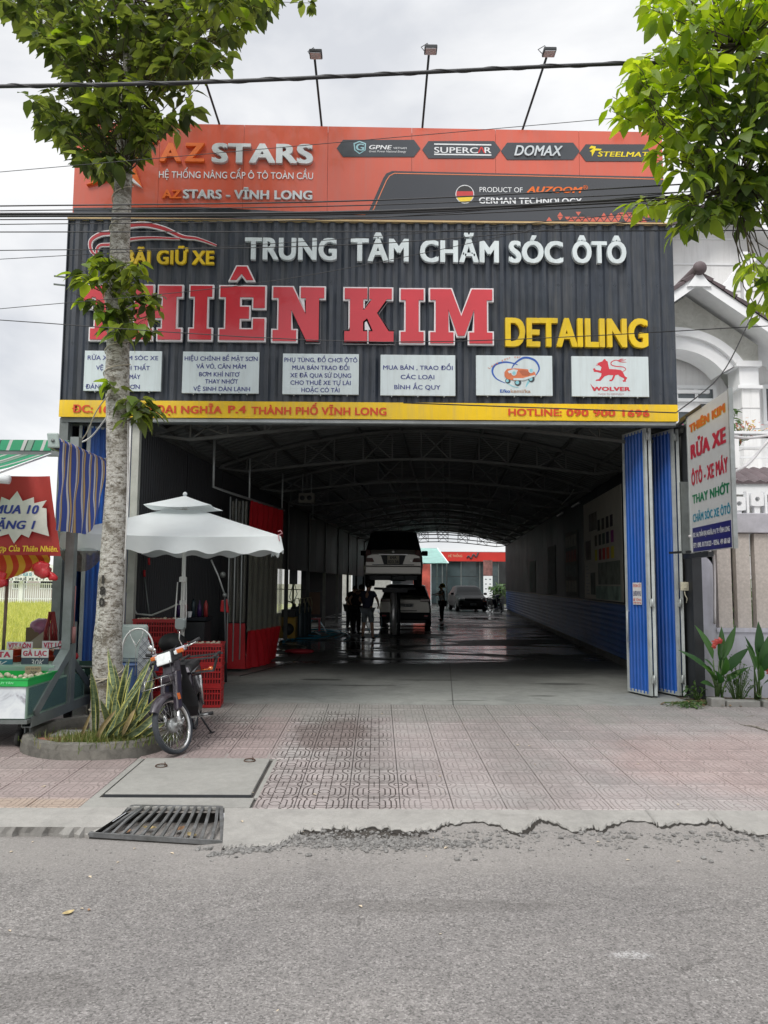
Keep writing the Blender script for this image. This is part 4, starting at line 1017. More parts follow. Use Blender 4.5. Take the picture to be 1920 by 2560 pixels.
# left wall: ribbed full height sheets near the front, then hanging sheets over an open side bay
def wallsheet(name,f,y0,y1,z0,z1,m,vert=True,d=.02,pitch=.1,side=1):
    mb=MB()
    if vert:
        P=corrugated(y0,y1,0,0,pitch,d,.3,.3); mb.grid([[(f(y)+side*dy,y,z0) for y,dy in P],[(f(y)+side*dy,y,z1) for y,dy in P]])
    else:
        P=corrugated(z0,z1,0,0,pitch,d,.55,.15); mb.grid([[(f(y0)+side*dy,y0,z) for z,dy in P],[(f(y1)+side*dy,y1,z) for z,dy in P]])
    return hp(name,mb,m)
for y0 in (10.72,12.72,14.72,16.72): wallsheet('left_wall_sheet',xl,y0,y0+1.996,FLOOR+.02,4.0,wallk,pitch=.085)
Y=18.72
while Y<42:
    hp('hanging_panel',MB().hexa([(xl(Y),Y,2.15),(xl(Y)+.02,Y,2.15),(xl(Y+1.62)+.02,Y+1.62,2.15),(xl(Y+1.62),Y+1.62,2.15),(xl(Y),Y,4.0),(xl(Y)+.02,Y,4.0),(xl(Y+1.62)+.02,Y+1.62,4.0),(xl(Y+1.62),Y+1.62,4.0)]),wallg); Y += 1.64
def xo(Y): return xl(Y)-1.25
for y0,y1 in ((18.7,25.3),(29.5,41.0)): wallsheet('outer_side_wall',xo,y0,y1,FLOOR,3.6,wallk,pitch=.12)
wallsheet('outer_side_wall',xo,25.3,29.5,2.45,3.6,wallk,pitch=.12); wallsheet('outer_side_wall',xo,25.3,29.5,FLOOR,.8,wallk,pitch=.12)
hp('side_bay_roof',MB().grid([[(xo(Y)-.1,Y,3.55) for Y in (18.7,41)],[(xl(Y)+.0,Y,3.95) for Y in (18.7,41)]]),roofm)
hp('side_bay_end',MB().box(xo(18.7),xl(18.7),18.66,18.70,FLOOR,4.0),wallk)
barm=mat('white bars',(.62,.62,.58),.5)
for k in range(20):
    y=25.4+k*.21; hp('window_bar',MB().box(xo(y)-.01,xo(y)+.01,y-.01,y+.01,.8,2.45),barm)
# left front bay behind the folded doors
wallsheet('bay_back_sheet', lambda y:-4.38,10.8,13.0,FLOOR,4.0,wallk,pitch=.12)
hp('bay_back_wall',MB().box(-4.38,xl(13)-.02,13.0,13.03,FLOOR,4.0),mat('dark navy sheet',(.012,.016,.04),.4))
hp('bay_roof',MB().box(-4.4,-3.1,10.6,13.05,4.0,4.03),roofm)
# right wall: blue ribbed dado, glossy dark panels above
for i in range(11):
    y0=10.95+3.0*i; wallsheet('blue_dado',xr,y0,min(y0+2.994,YE),.40,1.42,bluedado,vert=False,d=-.018,pitch=.115)
Y=10.95
while Y<YE-.5:
    hp('wall_panel',MB().hexa([(xr(Y)-.01,Y,1.44),(xr(Y)+.01,Y,1.44),(xr(Y+1.21)+.01,Y+1.21,1.44),(xr(Y+1.21)-.01,Y+1.21,1.44),(xr(Y)-.01,Y,4.0),(xr(Y)+.01,Y,4.0),(xr(Y+1.21)+.01,Y+1.21,4.0),(xr(Y+1.21)-.01,Y+1.21,4.0)]),wallg); Y += 1.224
hp('wall_rail',MB().bar((xr(10.95)-.02,10.95,1.43),(xr(YE)-.02,YE,1.43),.03,.02),trussm)
hp('wall_footing',MB().bar((xr(10.95)+.1,10.95,.3),(xr(YE)+.1,YE,.3),.12,.14),mat('footing',(.10,.10,.095),.9,var=.3))
hp('backing_wall',MB().hexa([(xr(10.8)+.14,10.8,.2),(xr(10.8)+.16,10.8,.2),(xr(YE)+.16,YE,.2),(xr(YE)+.14,YE,.2),(xr(10.8)+.14,10.8,4.1),(xr(10.8)+.16,10.8,4.1),(xr(YE)+.16,YE,4.1),(xr(YE)+.14,YE,4.1)]),wallk)

# posters on the right wall
dR=Vector((.09,1,0)).normalized()
def RW(Y,z,off=.03): return Vector((xr(Y)-off,Y,z))
def wposter(y0,y1,z0,z1,m,label,name='poster',off=.03):
    o=thing(name,label,'poster',RW(y1,z0,off)); L_=(y1-y0)/dR.y
    o.rotation_euler=(0,0,math.atan2(-dR.y,-dR.x))
    B(0,L_,-.0,.012,0,z1-z0).build('sheet',m,o); return o,L_
cream=mat('cream poster',(.42,.40,.34),.7,var=.15,scale=2,spec=.1)
o,L_=wposter(14.55,18.6,1.47,3.72,cream,'large cream poster board with colour swatches on the right inner wall')
sw=[(.02,.02,.02),(.05,.05,.045),(.03,.03,.03),(.035,.03,.04),(.06,.05,.03),(.02,.03,.03),(.03,.06,.05),(.02,.02,.05),(.22,.03,.16),(.40,.36,.02),(.18,.02,.03),(.45,.02,.02),(.50,.08,.02),(.50,.42,.02)]
def lb_(Y): return (18.6-Y)/dR.y
k=0
for r_,(zc,ys) in enumerate(((1.62,(16.75,16.3,15.85,15.45)),(1.30,(17.1,16.65,16.25,15.85,15.4)),(.98,(17.1,16.65,16.25,15.85,15.4)))):
    for y in ys:
        a=lb_(y); B(a-.13,a+.13,-.004,0,zc-.12,zc+.12).build('swatch',mat('swatch %d' % k,sw[k],.7,spec=.05),o); k += 1
for (ya,yb,z0,z1,c_) in ((16.9,14.75,.33,.80,(.16,.18,.15)),(17.9,16.95,1.55,1.95,(.14,.13,.11)),(18.35,17.7,.9,1.35,(.12,.10,.09)),(17.2,14.7,.02,.30,(.22,.30,.25)),(17.8,17.25,.1,.6,(.09,.10,.09))):
    B(lb_(ya),lb_(yb),-.004,0,z0,z1).build('picture',mat('picture %.2f' % ya,c_,.7,var=.55,scale=3,spec=.05),o)
for i in range(9): B(lb_(18.35),lb_(17.95+.1*(i % 3)),-.003,0,.1+i*.08,.13+i*.08).build('printed_line',steel_grey,o)
o,L_=wposter(19.6,21.6,1.5,3.2,mat('grey poster',(.14,.14,.125),.7,var=.4,scale=3,spec=.05),'grey notice board with small sheets beside the cream poster board')
for i in range(4):
    for j in range(4): B(.15+i*.45,.5+i*.45,-.004,0,.1+j*.4,.4+j*.4).build('sheet_notice',mat('notice %d' % ((i*3+j)% 3),((.35,.33,.28),(.18,.2,.19),(.30,.12,.1))[(i*3+j)% 3],.7,var=.4,scale=6,spec=.05),o)
o,L_=wposter(23.6,25.4,1.5,3.0,mat('dim poster',(.09,.10,.10),.7,var=.4,scale=3,spec=.05),'dim poster farther along the right wall past the grey notice board')
o,L_=wposter(29,31,1.5,2.7,mat('green poster',(.08,.14,.12),.7,var=.4,scale=3,spec=.05),'greenish poster near the far end of the right wall')
# two slim tube lamps high on the right wall (unlit)
for n_,Y in ((0,19.5),(1,22.2)):
    o=thing('tube_lamp',['slim white tube lamp high on the right wall, nearer one','slim white tube lamp high on the right wall, farther one'][n_],'lamp',RW(Y,3.82,.08),group='tube lamps on the right wall'); o.rotation_euler=(0,0,math.atan2(dR.y,dR.x)-pi)
    MB().cyl((-.5,0,0),(.5,0,0),.018,8).build('tube',mat('white tube',(.8,.8,.8),.3),o); B(-.52,.52,.015,.05,-.02,.04).build('batten',steel_grey,o)
# sagging white cable along the right eave
pts=[]
for (px,py,Y) in ((1552,1130,14.6),(1525,1152,15.4),(1500,1160,16.2),(1480,1190,17),(1460,1212,18),(1436,1220,18.6),(1425,1240,19.2),(1405,1260,20)): pts.append(at(px,py,Y))
tag(MB().tube([Vector(p) for p in spline3(pts)] if 'spline3' in globals() else pts,.018,6).build('cable',mat('white cable',(.45,.46,.45),.5)),'white cable drooping along the top of the right inner wall','cable')

# folding doors
def leaf(parent,a,b,z0,z1,hinge=True):
    a=Vector((a[0],a[1],0)); b=Vector((b[0],b[1],0)); w_=(b-a).length; ang=math.atan2(b.y-a.y,b.x-a.x)
    o=MB().box(0,.042,-.02,.02,0,z1-z0).box(w_-.042,w_,-.02,.02,0,z1-z0).box(.042,w_-.042,-.018,.018,0,.05).box(.042,w_-.042,-.018,.018,z1-z0-.05,z1-z0).build('door_leaf',doorframe,parent,(a.x,a.y,z0),(0,0,ang))
    P=corrugated(.03,w_-.03,0,0,.078,.016,.42,.28)
    mb=MB()
    for sg in (-1,1): mb.grid([[(x,sg*(.005+dy),.02) for x,dy in P],[(x,sg*(.005+dy),z1-z0-.02) for x,dy in P]])
    mb.build('ribbed_sheet',doorblue,o); return o,w_
ZD0,ZD1=.275,4.02
fd=thing('folding_door','blue ribbed folding door stacked open at the right side of the entrance','folding door',(0,0,0))
LA,wA=leaf(fd,(3.64,11.27),(3.79,10.75),ZD0,ZD1); leaf(fd,(3.85,10.755),(4.02,11.24),ZD0,ZD1); leaf(fd,(4.05,11.27),(4.205,10.80),ZD0,ZD1); leaf(fd,(4.265,10.805),(4.38,11.22),ZD0,ZD1)
for x in (3.82,4.235):
    for z in (.5,1.55,3.9):
        MB().cyl((x,10.725 if x<4 else 10.78,z-.06),(x,10.725 if x<4 else 10.78,z+.06),.013,8).box(x-.03,x+.03,10.73 if x<4 else 10.785,10.738 if x<4 else 10.793,z-.05,z+.05).build('hinge',galv,fd)
MB().tube([(3.66,11.2,.98),(3.60,11.14,.98),(3.60,11.14,1.42),(3.66,11.2,1.42)],.013,8).build('pull_handle',galv,fd)
nt_=thing('notice_sticker','small white sticker with red lines and a phone number on the blue door','sticker',(0,0,0))
a=at(1583,1447,10.96); ux=Vector((.15,-.52,0)).normalized(); nb=Vector((3.64,11.27,0))+ux*.20+ux.cross(Z_)*.032
wht=mat('sticker white',(.70,.70,.70),.5,var=.05)
for nm_,x0,x1,z0,z1,lf,m_ in (('sheet',0,.21,0,.31,.0,wht),):
    q=MB(); q.add([nb+ux*x0+Z_*(1.52+z0),nb+ux*x1+Z_*(1.52+z0),nb+ux*x1+Z_*(1.52+z1),nb+ux*x0+Z_*(1.52+z1)],[(0,1,2,3)]); q.build(nm_,m_,nt_)
pinkred=mat('sticker red',(.60,.12,.10),.5)
for s_,z,h_,m_ in (('KHOAN CẮT',.245,.045,pinkred),('LH:0783 49 89 62',.12,.075,mat('sticker ink',(.04,.05,.16),.5)),('BÊ TÔNG',.05,.035,pinkred),('0783 49 89 62',.012,.025,pinkred)):
    lettering('lettering',s_,nb+ux*.012+Z_*(1.52+z),ux,Z_,.186,h_,m_,nt_,bold=.03,lift=.001)
fl=thing('folding_door','blue ribbed folding door stacked open at the left behind the striped curtain','folding door',(0,0,0))
leaf(fl,(-4.30,11.25),(-4.22,10.78),ZD0,ZD1); leaf(fl,(-4.12,10.78),(-3.86,11.0),ZD0,ZD1); leaf(fl,(-3.80,10.98),(-3.66,10.75),ZD0,ZD1); leaf(fl,(-3.60,10.75),(-3.46,11.0),ZD0,ZD1)
sb=thing('switch_box','small cream switch box with cable on the dark post right of the doors','switch box',(4.25,10.74,0))
ivory=mat('ivory plastic',(.55,.53,.40),.4)
p=at(1710,1464,10.72)
MB().box(p.x-4.25-.055,p.x-4.25+.055,-.05,0,p.z-.07,p.z+.05).build('box',ivory,sb,bevel=.006); MB().box(p.x-4.25-.02,p.x-4.25+.03,-.062,-.05,p.z-.04,p.z+.03).build('switch',ivory,sb,bevel=.004)
MB().tube([(p.x-4.25,-.03,p.z-.06),(p.x-4.25+.005,-.03,p.z-.12),(p.x-4.25+.04,-.02,p.z-.18),(p.x-4.25+.03,-.01,p.z-.24)],.008,6).build('cable',ivory,sb)

# curtain booth on the left
cu=thing('wash_bay_curtain','red and clear plastic curtain hanging from a rail beside the left wall','curtain',(0,0,0))
redv=mat('red vinyl',(.42,.012,.018),.35,0,.15,3); clearv=mat('clear vinyl',(.30,.30,.24),.12,alpha=.30,var=.2,scale=2,spec=.8)
def cx(Y): return -2.33+(Y-13.95)*.19
rail=[(cx(12.4)-.05,12.4,4.1),(cx(12.4)-.05,12.4,3.34),(cx(13),13,3.31),(cx(15.95),15.95,3.30)]
MB().tube(rail,.022,8).build('rail',galv,cu)
MB().tube([(cx(13.9),13.9,4.05),(cx(13.9),13.9,3.3)],.018,6).build('hanger',galv,cu); MB().tube([(cx(15.8),15.8,4.05),(cx(15.8),15.8,3.3)],.018,6).build('hanger',galv,cu)
def curt(z0,z1,nm_,m_,amp,off=0,bulge=0):
    R=[]
    for j in range(9):
        z=z0+(z1-z0)*j/8; row=[]
        for i in range(97):
            t=i/96; Y=13.9+2.0*t; fold=amp*sin(t*2*pi*7+.6*sin(3*t+j*.15))+.02*noise.noise((t*4,j*.3,1))
            row.append((cx(Y)+fold+off+bulge*(1-j/8)*sin(t*5),Y+fold*.3,z))
        R.append(row)
    mb=MB(); mb.smooth=True; mb.grid(R); mb.build(nm_,m_,cu)
curt(2.72,3.28,'red_top',redv,.05); curt(.92,2.73,'clear_sheet',clearv,.05,.004); curt(.27,.93,'red_skirt',redv,.045,.0,.12)
c2_=thing('wash_bay_curtain','clear strip curtain with red foot closing the near end of the booth','curtain',(0,0,0))
for i in range(5):
    x=-2.62+i*.06; mb=MB(); mb.smooth=True
    mb.grid([[(x+a*.05+.01*noise.noise((z,i,0)),13.75-.03*abs(a-.5),z) for a in (0,.5,1)] for z in (1.1,1.6,2.1,2.7,3.25)]); mb.build('clear_strip',clearv,c2_)
MB().hexa([(-2.66,13.62,.3),(-2.30,13.62,.3),(-2.30,13.7,.3),(-2.66,13.7,.3),(-2.66,13.68,1.08),(-2.33,13.68,1.08),(-2.33,13.72,1.08),(-2.66,13.72,1.08)]).build('red_foot',redv,c2_)

# ceiling loudspeaker box
o=thing('loudspeaker','pale box with two round openings hanging under the roof at left','loudspeaker',at(767,1246,17.2),rz=-.12)
MB().box(-.17,.17,-.1,.1,-.11,.11).build('cabinet',mat('beige box',(.16,.155,.13),.6),o,bevel=.01)
for x in (-.08,.08): MB().cyl((x,-.112,0),(x,-.10,0),.055,14).build('cone',steel_dark,o)
MB().bar((-.1,0,.1),(-.1,0,.55),.02).bar((.1,0,.1),(.1,0,.55),.02).build('bracket',steel_grey,o)
for px,py,lb in ((727,1265,'short pendant lamp holder left of the loudspeaker box'),(782,1297,'tiny pendant lamp holder below the loudspeaker box')):
    q=at(px,py,18.5); tag(MB().tube([(0,0,.6),(0,0,0)],.012,6).lathe([(.02,.02),(.06,0),(.05,-.02),(0,-.02)],n=10).build('lamp_holder',steel_grey,loc=q),lb,'lamp')
for px,Y in ((578,13.3),):
    pass

# single post vehicle lift
lf=thing('vehicle_lift','polished steel single post lift rising from the wet floor','vehicle lift',Vector((at(983,1588,23).x,23.0,FLOOR)))
chrome=mat('polished steel',(.92,.92,.90),.42,.75,.06,8,rough_var=.04)
MB().cyl((0,0,0),(0,0,1.28),.10,24).build('piston',chrome,lf); MB().cyl((.16,0,0),(.16,0,1.28),.05,12).build('guide_rod',steel_dark,lf)
MB().box(-.32,.42,-.25,2.6,1.28,1.40).build('platform',steel_dark,lf,bevel=.01); MB().lathe([(.16,0),(.16,.02),(.11,.03)],n=20).build('collar',steel_dark,lf)
for sx in (-1,1):
    for yy in (.1,2.3): MB().bar((.05,yy,1.36),(.05+sx*.62,yy+.1,1.39),.09,.06).build('lift_arm',steel_dark,lf)

# ------------------------------------------------------------------ vehicles
tyre_m=mat('tyre rubber',(.022,.022,.022),.8,var=.3,scale=20); rim_m=mat('alloy rim',(.30,.31,.32),.35,.8)
cglass=mat('car glass',(.012,.015,.017),.35,var=.1,spec=.1)
def plate(parent,c,w_,h_,lines,m,ny=-1,ink=None):
    mb=MB().cbox((0,0,0),w_,.012,h_); pl=mb.build('number_plate',m,parent,c)
    for s_,x0,wd,z,hh in lines: lettering('lettering',s_,(x0,-.007 if ny<0 else .007,z),X_*-ny,Z_,wd,hh,ink or lk,pl,bold=.03,lift=.001)
def wheel(parent,c,r,wd,side,name='wheel'):
    Ry=Matrix.Rotation(pi/2,3,'Y')
    w_=MB().lathe([(r*.62,-wd/2),(r*.9,-wd/2),(r,-wd/2+.03),(r,wd/2-.03),(r*.9,wd/2),(r*.62,wd/2),(r*.62,-wd/2)],n=28,M=Ry).build(name,tyre_m,parent,c)
    mb=MB(); s_=side; mb.lathe([(r*.62,s_*wd*.45),(r*.57,s_*wd*.25),(r*.15,s_*wd*.32),(.0,s_*wd*.36)],n=28,M=Ry)
    for k in range(5):
        a=k*2*pi/5; mb.bar((s_*wd*.38,0,0),(s_*wd*.38,r*.58*cos(a),r*.58*sin(a)),.05,.03)
    mb.build('rim',rim_m,w_); return w_
def car(o,stations,paint,hw,wheels,wr,names,m=3):
    """stations: y, z_bottom, z_belt, z_top, width scale, roof width scale"""
    def sec(st):
        y,zb,zs,zt_,ws,rs=st; h=hw*ws
        return [Vector(q) for q in ((0,y,zb),(h*.8,y,zb),(h*.97,y,zb+.08),(h,y,zb+(zs-zb)*.5),(h*.975,y,zs),(h*rs,y,zt_-.05),(h*rs*.8,y,zt_),(0,y,zt_+.01))]
    def cr_(p0,p1,p2,p3,t): return .5*((2*p1)+(p2-p0)*t+(2*p0-5*p1+4*p2-p3)*t*t+(3*p1-p0-3*p2+p3)*t ** 3)
    secs=[sec(s) for s in stations]; rows_=[]; ti=[]
    for i in range(len(secs)-1):
        a,b,c,d=secs[max(i-1,0)],secs[i],secs[i+1],secs[min(i+2,len(secs)-1)]
        for k in range(m):
            t=k/m; rows_.append([(cr_(a[j],b[j],c[j],d[j],t)*.5+b[j].lerp(c[j],t)*.5) for j in range(8)]); ti.append(i)
    rows_.append(secs[-1]); ti.append(len(secs)-2)
    buck={}
    for i in range(len(rows_)-1):
        for j in range(7):
            nm_=names(ti[i],j); 
            for sg in (1,-1):
                mb=buck.setdefault((nm_,sg if nm_ in ('side_window',) else 0),MB()); mb.smooth=nm_ == 'body'
                q=[rows_[i][j],rows_[i][j+1],rows_[i+1][j+1],rows_[i+1][j]]; q=[Vector((p.x*sg,p.y,p.z)) for p in q]
                mb.add(q,[(0,1,2,3) if sg>0 else (3,2,1,0)])
    mb=buck[('body',0)]; mb.smooth=False
    for e_,r_ in ((0,rows_[0]),(1,rows_[-1])):
        pts=list(r_)+[Vector((-p.x,p.y,p.z)) for p in r_[-2:0:-1]]; mb.add(pts,[tuple(range(len(pts)))[::(-1 if e_ else 1)]])
    for (nm_,sg),mb in buck.items(): mb.build(nm_,paint if nm_ == 'body' else cglass,o)
    mb=MB().box(-hw*.8,hw*.8,stations[0][0]+.25,stations[-1][0]-.25,stations[3][1]-.10,stations[3][1]+.15); mb.build('underbody',steel_dark,o)
    for (wx_,wy) in wheels: wheel(o,(wx_,wy,wr),wr,.2,1 if wx_>0 else -1)
silverp=mat('silver paint',(.46,.445,.40),.32,.3,.06,2,coat=.5); silver2=mat('grey silver paint',(.36,.35,.31),.34,.3,.06,2,coat=.5); blackp=mat('black paint',(.02,.022,.024),.5,.0,.1,2,spec=.12)
taill=mat('tail lamp',(.14,.05,.04),.2,coat=.5); platew=mat('plate white',(.55,.52,.40),.5,var=.04)
LXC=at(983,1460,22).x
mpv=thing('silver_minivan','silver minivan raised on the single post lift, seen from behind','minivan',(LXC,22.0,1.70),rz=-.03)
st_=[(0,.36,.80,.92,.93,.93),(.06,.34,.86,1.0,.98,.92),(.16,.32,.92,1.06,1,.90),(.42,.30,.95,1.60,1,.78),(.9,.28,.95,1.66,1,.80),(2.2,.28,.93,1.66,1,.80),(2.75,.28,.93,1.58,1,.80),(3.35,.28,.92,1.0,1,.86),(4.1,.30,.80,.88,.98,.86),(4.35,.36,.62,.70,.86,.86)]
def nm1(i,j): return 'rear_window' if i == 2 and j >= 5 else 'windscreen' if i == 6 and j >= 5 else 'side_window' if j == 4 and 2 <= i <= 5 else 'body'
car(mpv,st_,silverp,.85,[(-.74,.85),(.74,.85),(-.74,3.45),(.74,3.45)],.31,nm1)
MB().box(-.82,.82,-.07,.12,.34,.60).build('rear_bumper',silverp,mpv,bevel=.04); MB().box(-.60,.60,-.012,.02,.62,.64).build('hatch_seam',steel_dark,mpv)
MB().box(-.42,.42,-.03,.0,.90,.935).build('chrome_strip',chrome,mpv,bevel=.008)
MB().prism([(-.36,.90),(.36,.90),(.27,.64),(-.27,.64)], lambda x,z: (x,.01,z), lambda x,z: (x,-.006,z)).build('plate_recess',steel_dark,mpv)
plate(mpv,(0,-.02,.77),.34,.24,[('64A',-.09,.18,.02,.085),('023.36',-.15,.30,-.10,.085)],platew)
for s_ in (-1,1):
    MB().hexa([(s_*.66-.12,-.01,.70),(s_*.66+.12,-.01,.70),(s_*.66+.12,.12,.70),(s_*.66-.12,.12,.70),(s_*.72-.08,.02,1.06),(s_*.72+.05,.02,1.06),(s_*.72+.05,.16,1.06),(s_*.72-.08,.16,1.06)]).build('tail_lamp',taill,mpv,bevel=.015)
    MB().cbox((s_*.98,2.75,1.06),.2,.1,.16).build('wing_mirror',blackp,mpv,bevel=.03)
MB().ball((0,-.022,.99),.05,.01,.035).build('badge',chrome,mpv); lettering('lettering','Innova'[:0] or 'G',(.48,-.012,.72),X_,Z_,.05,.05,chrome,mpv,bold=.03)
MB().cyl((.35,-.02,.26),(.35,.5,.26),.04,12).bar((-.5,.4,.28),(.5,.4,.28),.09).bar((-.3,.9,.3),(-.3,3.4,.3),.06).bar((.3,.9,.3),(.3,3.4,.3),.06).cyl((0,.2,.26),(.3,.9,.24),.09,10).ball((0,.9,.28),.16,.13,.13).build('underside_parts',steel_grey,mpv)
suv=thing('silver_hatchback','silver-grey hatchback standing on the floor below the raised minivan','hatchback',(at(1013,1560,26.6).x,26.6,FLOOR),rz=-.05)
st2=[(0,.38,.86,.98,.93,.92),(.07,.34,.92,1.05,.98,.9),(.2,.32,.96,1.12,1,.88),(.62,.28,.98,1.46,1,.76),(1.0,.26,.97,1.52,1,.78),(2.0,.26,.95,1.52,1,.78),(2.5,.26,.95,1.44,1,.78),(3.2,.28,.93,1.0,1,.86),(3.9,.30,.80,.86,.96,.86),(4.1,.36,.62,.68,.86,.86)]
car(suv,st2,silver2,.89,[(-.80,.8),(.80,.8),(-.80,3.35),(.80,3.35)],.33,nm1)
MB().box(-.88,.88,-.06,.14,.30,.56).build('rear_bumper',blackp,suv,bevel=.04)
plate(suv,(.05,-.02,.80),.46,.12,[('64A 171.86',-.20,.40,-.035,.07)],mat('plate white cool',(.6,.62,.62),.5))
for s_ in (-1,1): MB().box(s_*.68-.17,s_*.68+.17,-.02,.1,.92,1.03).build('tail_lamp',taill,suv,bevel=.02); MB().box(s_*.72-.07,s_*.72+.07,-.075,-.05,.42,.47).build('reflector',mat('red reflector',(.55,.02,.02),.25),suv)
MB().box(-.4,.4,-.03,0,.60,.63).build('hatch_seam',steel_dark,suv)
FC=gz(1183,1530,FLOOR)
fc=thing('black_hatchback','dark car with pale bonnet edge facing the camera at the far end of the hall','car',(FC.x,FC.y,FLOOR),rz=.06)
st3=[(0,.30,.55,.62,.86,.86),(.08,.24,.66,.74,.96,.88),(.35,.22,.72,.84,1,.88),(1.0,.22,.84,.93,1,.88),(1.55,.22,.88,1.36,1,.74),(2.0,.22,.90,1.43,1,.76),(3.0,.22,.90,1.42,1,.76),(3.8,.26,.9,1.05,.98,.8),(4.1,.3,.8,.9,.9,.8)]
def nm3(i,j): return 'windscreen' if i == 3 and j >= 5 else 'side_window' if j == 4 and 3 <= i <= 6 else 'body'
car(fc,st3,blackp,.86,[(-.77,.75),(.77,.75),(-.77,3.25),(.77,3.25)],.31,nm3)
plate(fc,(0,-.03,.42),.34,.12,[('64A',-.1,.2,-.03,.06)],mat('plate white cool',(0,0,0)))
for s_ in (-1,1):
    MB().box(s_*.62-.16,s_*.62+.16,.0,.2,.64,.76).build('headlight',mat('headlight glass',(.75,.78,.78),.12,spec=.8),fc,bevel=.03); MB().box(s_*.66-.05,s_*.66+.05,-.01,.05,.34,.4).build('fog_lamp',rim_m,fc,bevel=.01)
    MB().cbox((s_*.95,1.35,.98),.18,.1,.13).build('wing_mirror',blackp,fc,bevel=.03)
MB().box(-.55,.55,-.035,.02,.30,.58).build('grille',steel_dark,fc,bevel=.01)

# ------------------------------------------------------------------ beyond the hall: shop, awning, plants
yc_=56.0
shop=thing('far_shop','shopfront with red sign band and dark glass front beyond the open end of the hall','shop',(7.0,yc_,.25))
SH=-Vector(shop.location)
def sp_(name,mb,m): return mb.build(name,m,shop,SH)
redsign=mat('red sign',(.55,.03,.02),.45,var=.12,scale=1); darkin=mat('dark interior',(.02,.022,.024),.5,var=.5,scale=1.5); pan=mat('shop pane',(.05,.07,.075),.1,var=.4,scale=.8,spec=.8)
x0,x1=at(1040,1400,yc_).x,at(1265,1400,yc_).x
sp_('sign_band',MB().box(x0,x1,yc_-.3,yc_,3.42,4.10),redsign)
sp_('sign_edge',MB().box(x0,x1,yc_-.32,yc_+.02,4.10,4.16),white)
sp_('back_wall',MB().box(x0-1,x1+.5,yc_+2.5,yc_+2.6,.25,3.6),darkin)
lettering('lettering','HỆ THỐNG',(at(1120,1392,yc_).x,yc_-.3,3.72),X_,Z_,1.0,.16,mat('sign cream',(.6,.5,.3),.5),shop,lift=.01).location=SH
o_=sp_('sign_emblem',MB().tube([Vector((at(1168+i*2.2,1392,yc_-.35).x,yc_-.33,3.66+.14*sin(i*1.1)+.02*i)) for i in range(14)],.05,5),lk)
for i in range(4):
    a,b=x0+.6+i*1.35,x0+1.9+i*1.35
    sp_('pane',MB().box(a,b,yc_,yc_+.03,.4,2.3),pan); sp_('transom_pane',MB().box(a,b,yc_,yc_+.03,2.34,3.4),pan)
for i in range(6): a=x0+.52+i*1.36; sp_('mullion',MB().box(a,a+.07,yc_-.04,yc_+.05,.25,3.42),steel_grey if i != 5 else mat('cream pillar',(.42,.38,.30),.7))
for i in range(5): sp_('shelf',MB().box(x0+2.2,x0+4.6,yc_+1.0,yc_+1.4,.7+i*.5,.74+i*.5),steel_grey)
for i in range(26): xx=x0+2.3+(i % 9)*.26; zz=.75+(i // 9)*.5; sp_('goods',MB().box(xx,xx+.18,yc_+1.0,yc_+1.2,zz,zz+.15+.12*((i*7)% 3)),mat('goods %d' % (i % 4),((.3,.3,.28),(.35,.1,.08),(.1,.2,.3),(.35,.32,.12))[i % 4],.6))
sp_('side_window',MB().box(at(1055,1400,yc_).x-.7,at(1072,1400,yc_).x,yc_-1.6,yc_-1.55,.4,3.2),mat('red poster shop',(.40,.08,.06),.4,var=.7,scale=1.2))
sp_('white_post',MB().box(at(1074,1400,yc_-1).x,at(1077,1400,yc_-1).x,yc_-1.5,yc_-1.4,.25,3.3),white)
ib=thing('icon_board','tall white board with rows of small car icons right of the far shop window','sign board',(at(1220,1460,54).x,54,.25))
MB().box(-.32,.32,0,.04,.35,2.1).build('board',white,ib); MB().box(-.32,.32,0,.04,2.12,3.2).build('upper_picture',mat('red grey picture',(.22,.10,.09),.5,var=.7,scale=2),ib)
for i in range(2):
    for j in range(5): MB().ball((-.15+i*.3,-.01,.55+j*.33),.07,.01,.035).build('icon',lk,ib)
aw=thing('translucent_awning','pale translucent sloping awning sheet right of the raised minivan','awning',(0,0,0))
T1,T2,B1,B2=at(1000,1371,51),at(1093,1371,51),at(1000,1408,45.5),at(1121,1408,45.5)
tm=mat('frosted sheet',(.50,.62,.60),.25,var=.15,scale=2); q=leaf_mat('frosted translucent',(.45,.62,.60),(.5,.66,.64),.5)
MB().add([B1,B2,T2,T1,B1+Z_*.02,B2+Z_*.02,T2+Z_*.02,T1+Z_*.02],[(3,2,1,0),(4,5,6,7),(0,1,5,4),(1,2,6,5),(2,3,7,6),(3,0,4,7)]).build('sheet',q,aw)
for i in range(7): t=i/6; MB().bar(B1.lerp(T1,t)-Z_*.03,B2.lerp(T2,t)-Z_*.03,.05).build('batten',steel_dark,aw)
MB().bar(B2,T2,.06).build('edge_trim',white,aw)
MB().bar((B2.x-.1,45.5,.25),(B2.x-.1,45.5,B2.z),.07).bar((T2.x,51,.25),(T2.x,51,T2.z),.07).build('posts',steel_grey,aw)
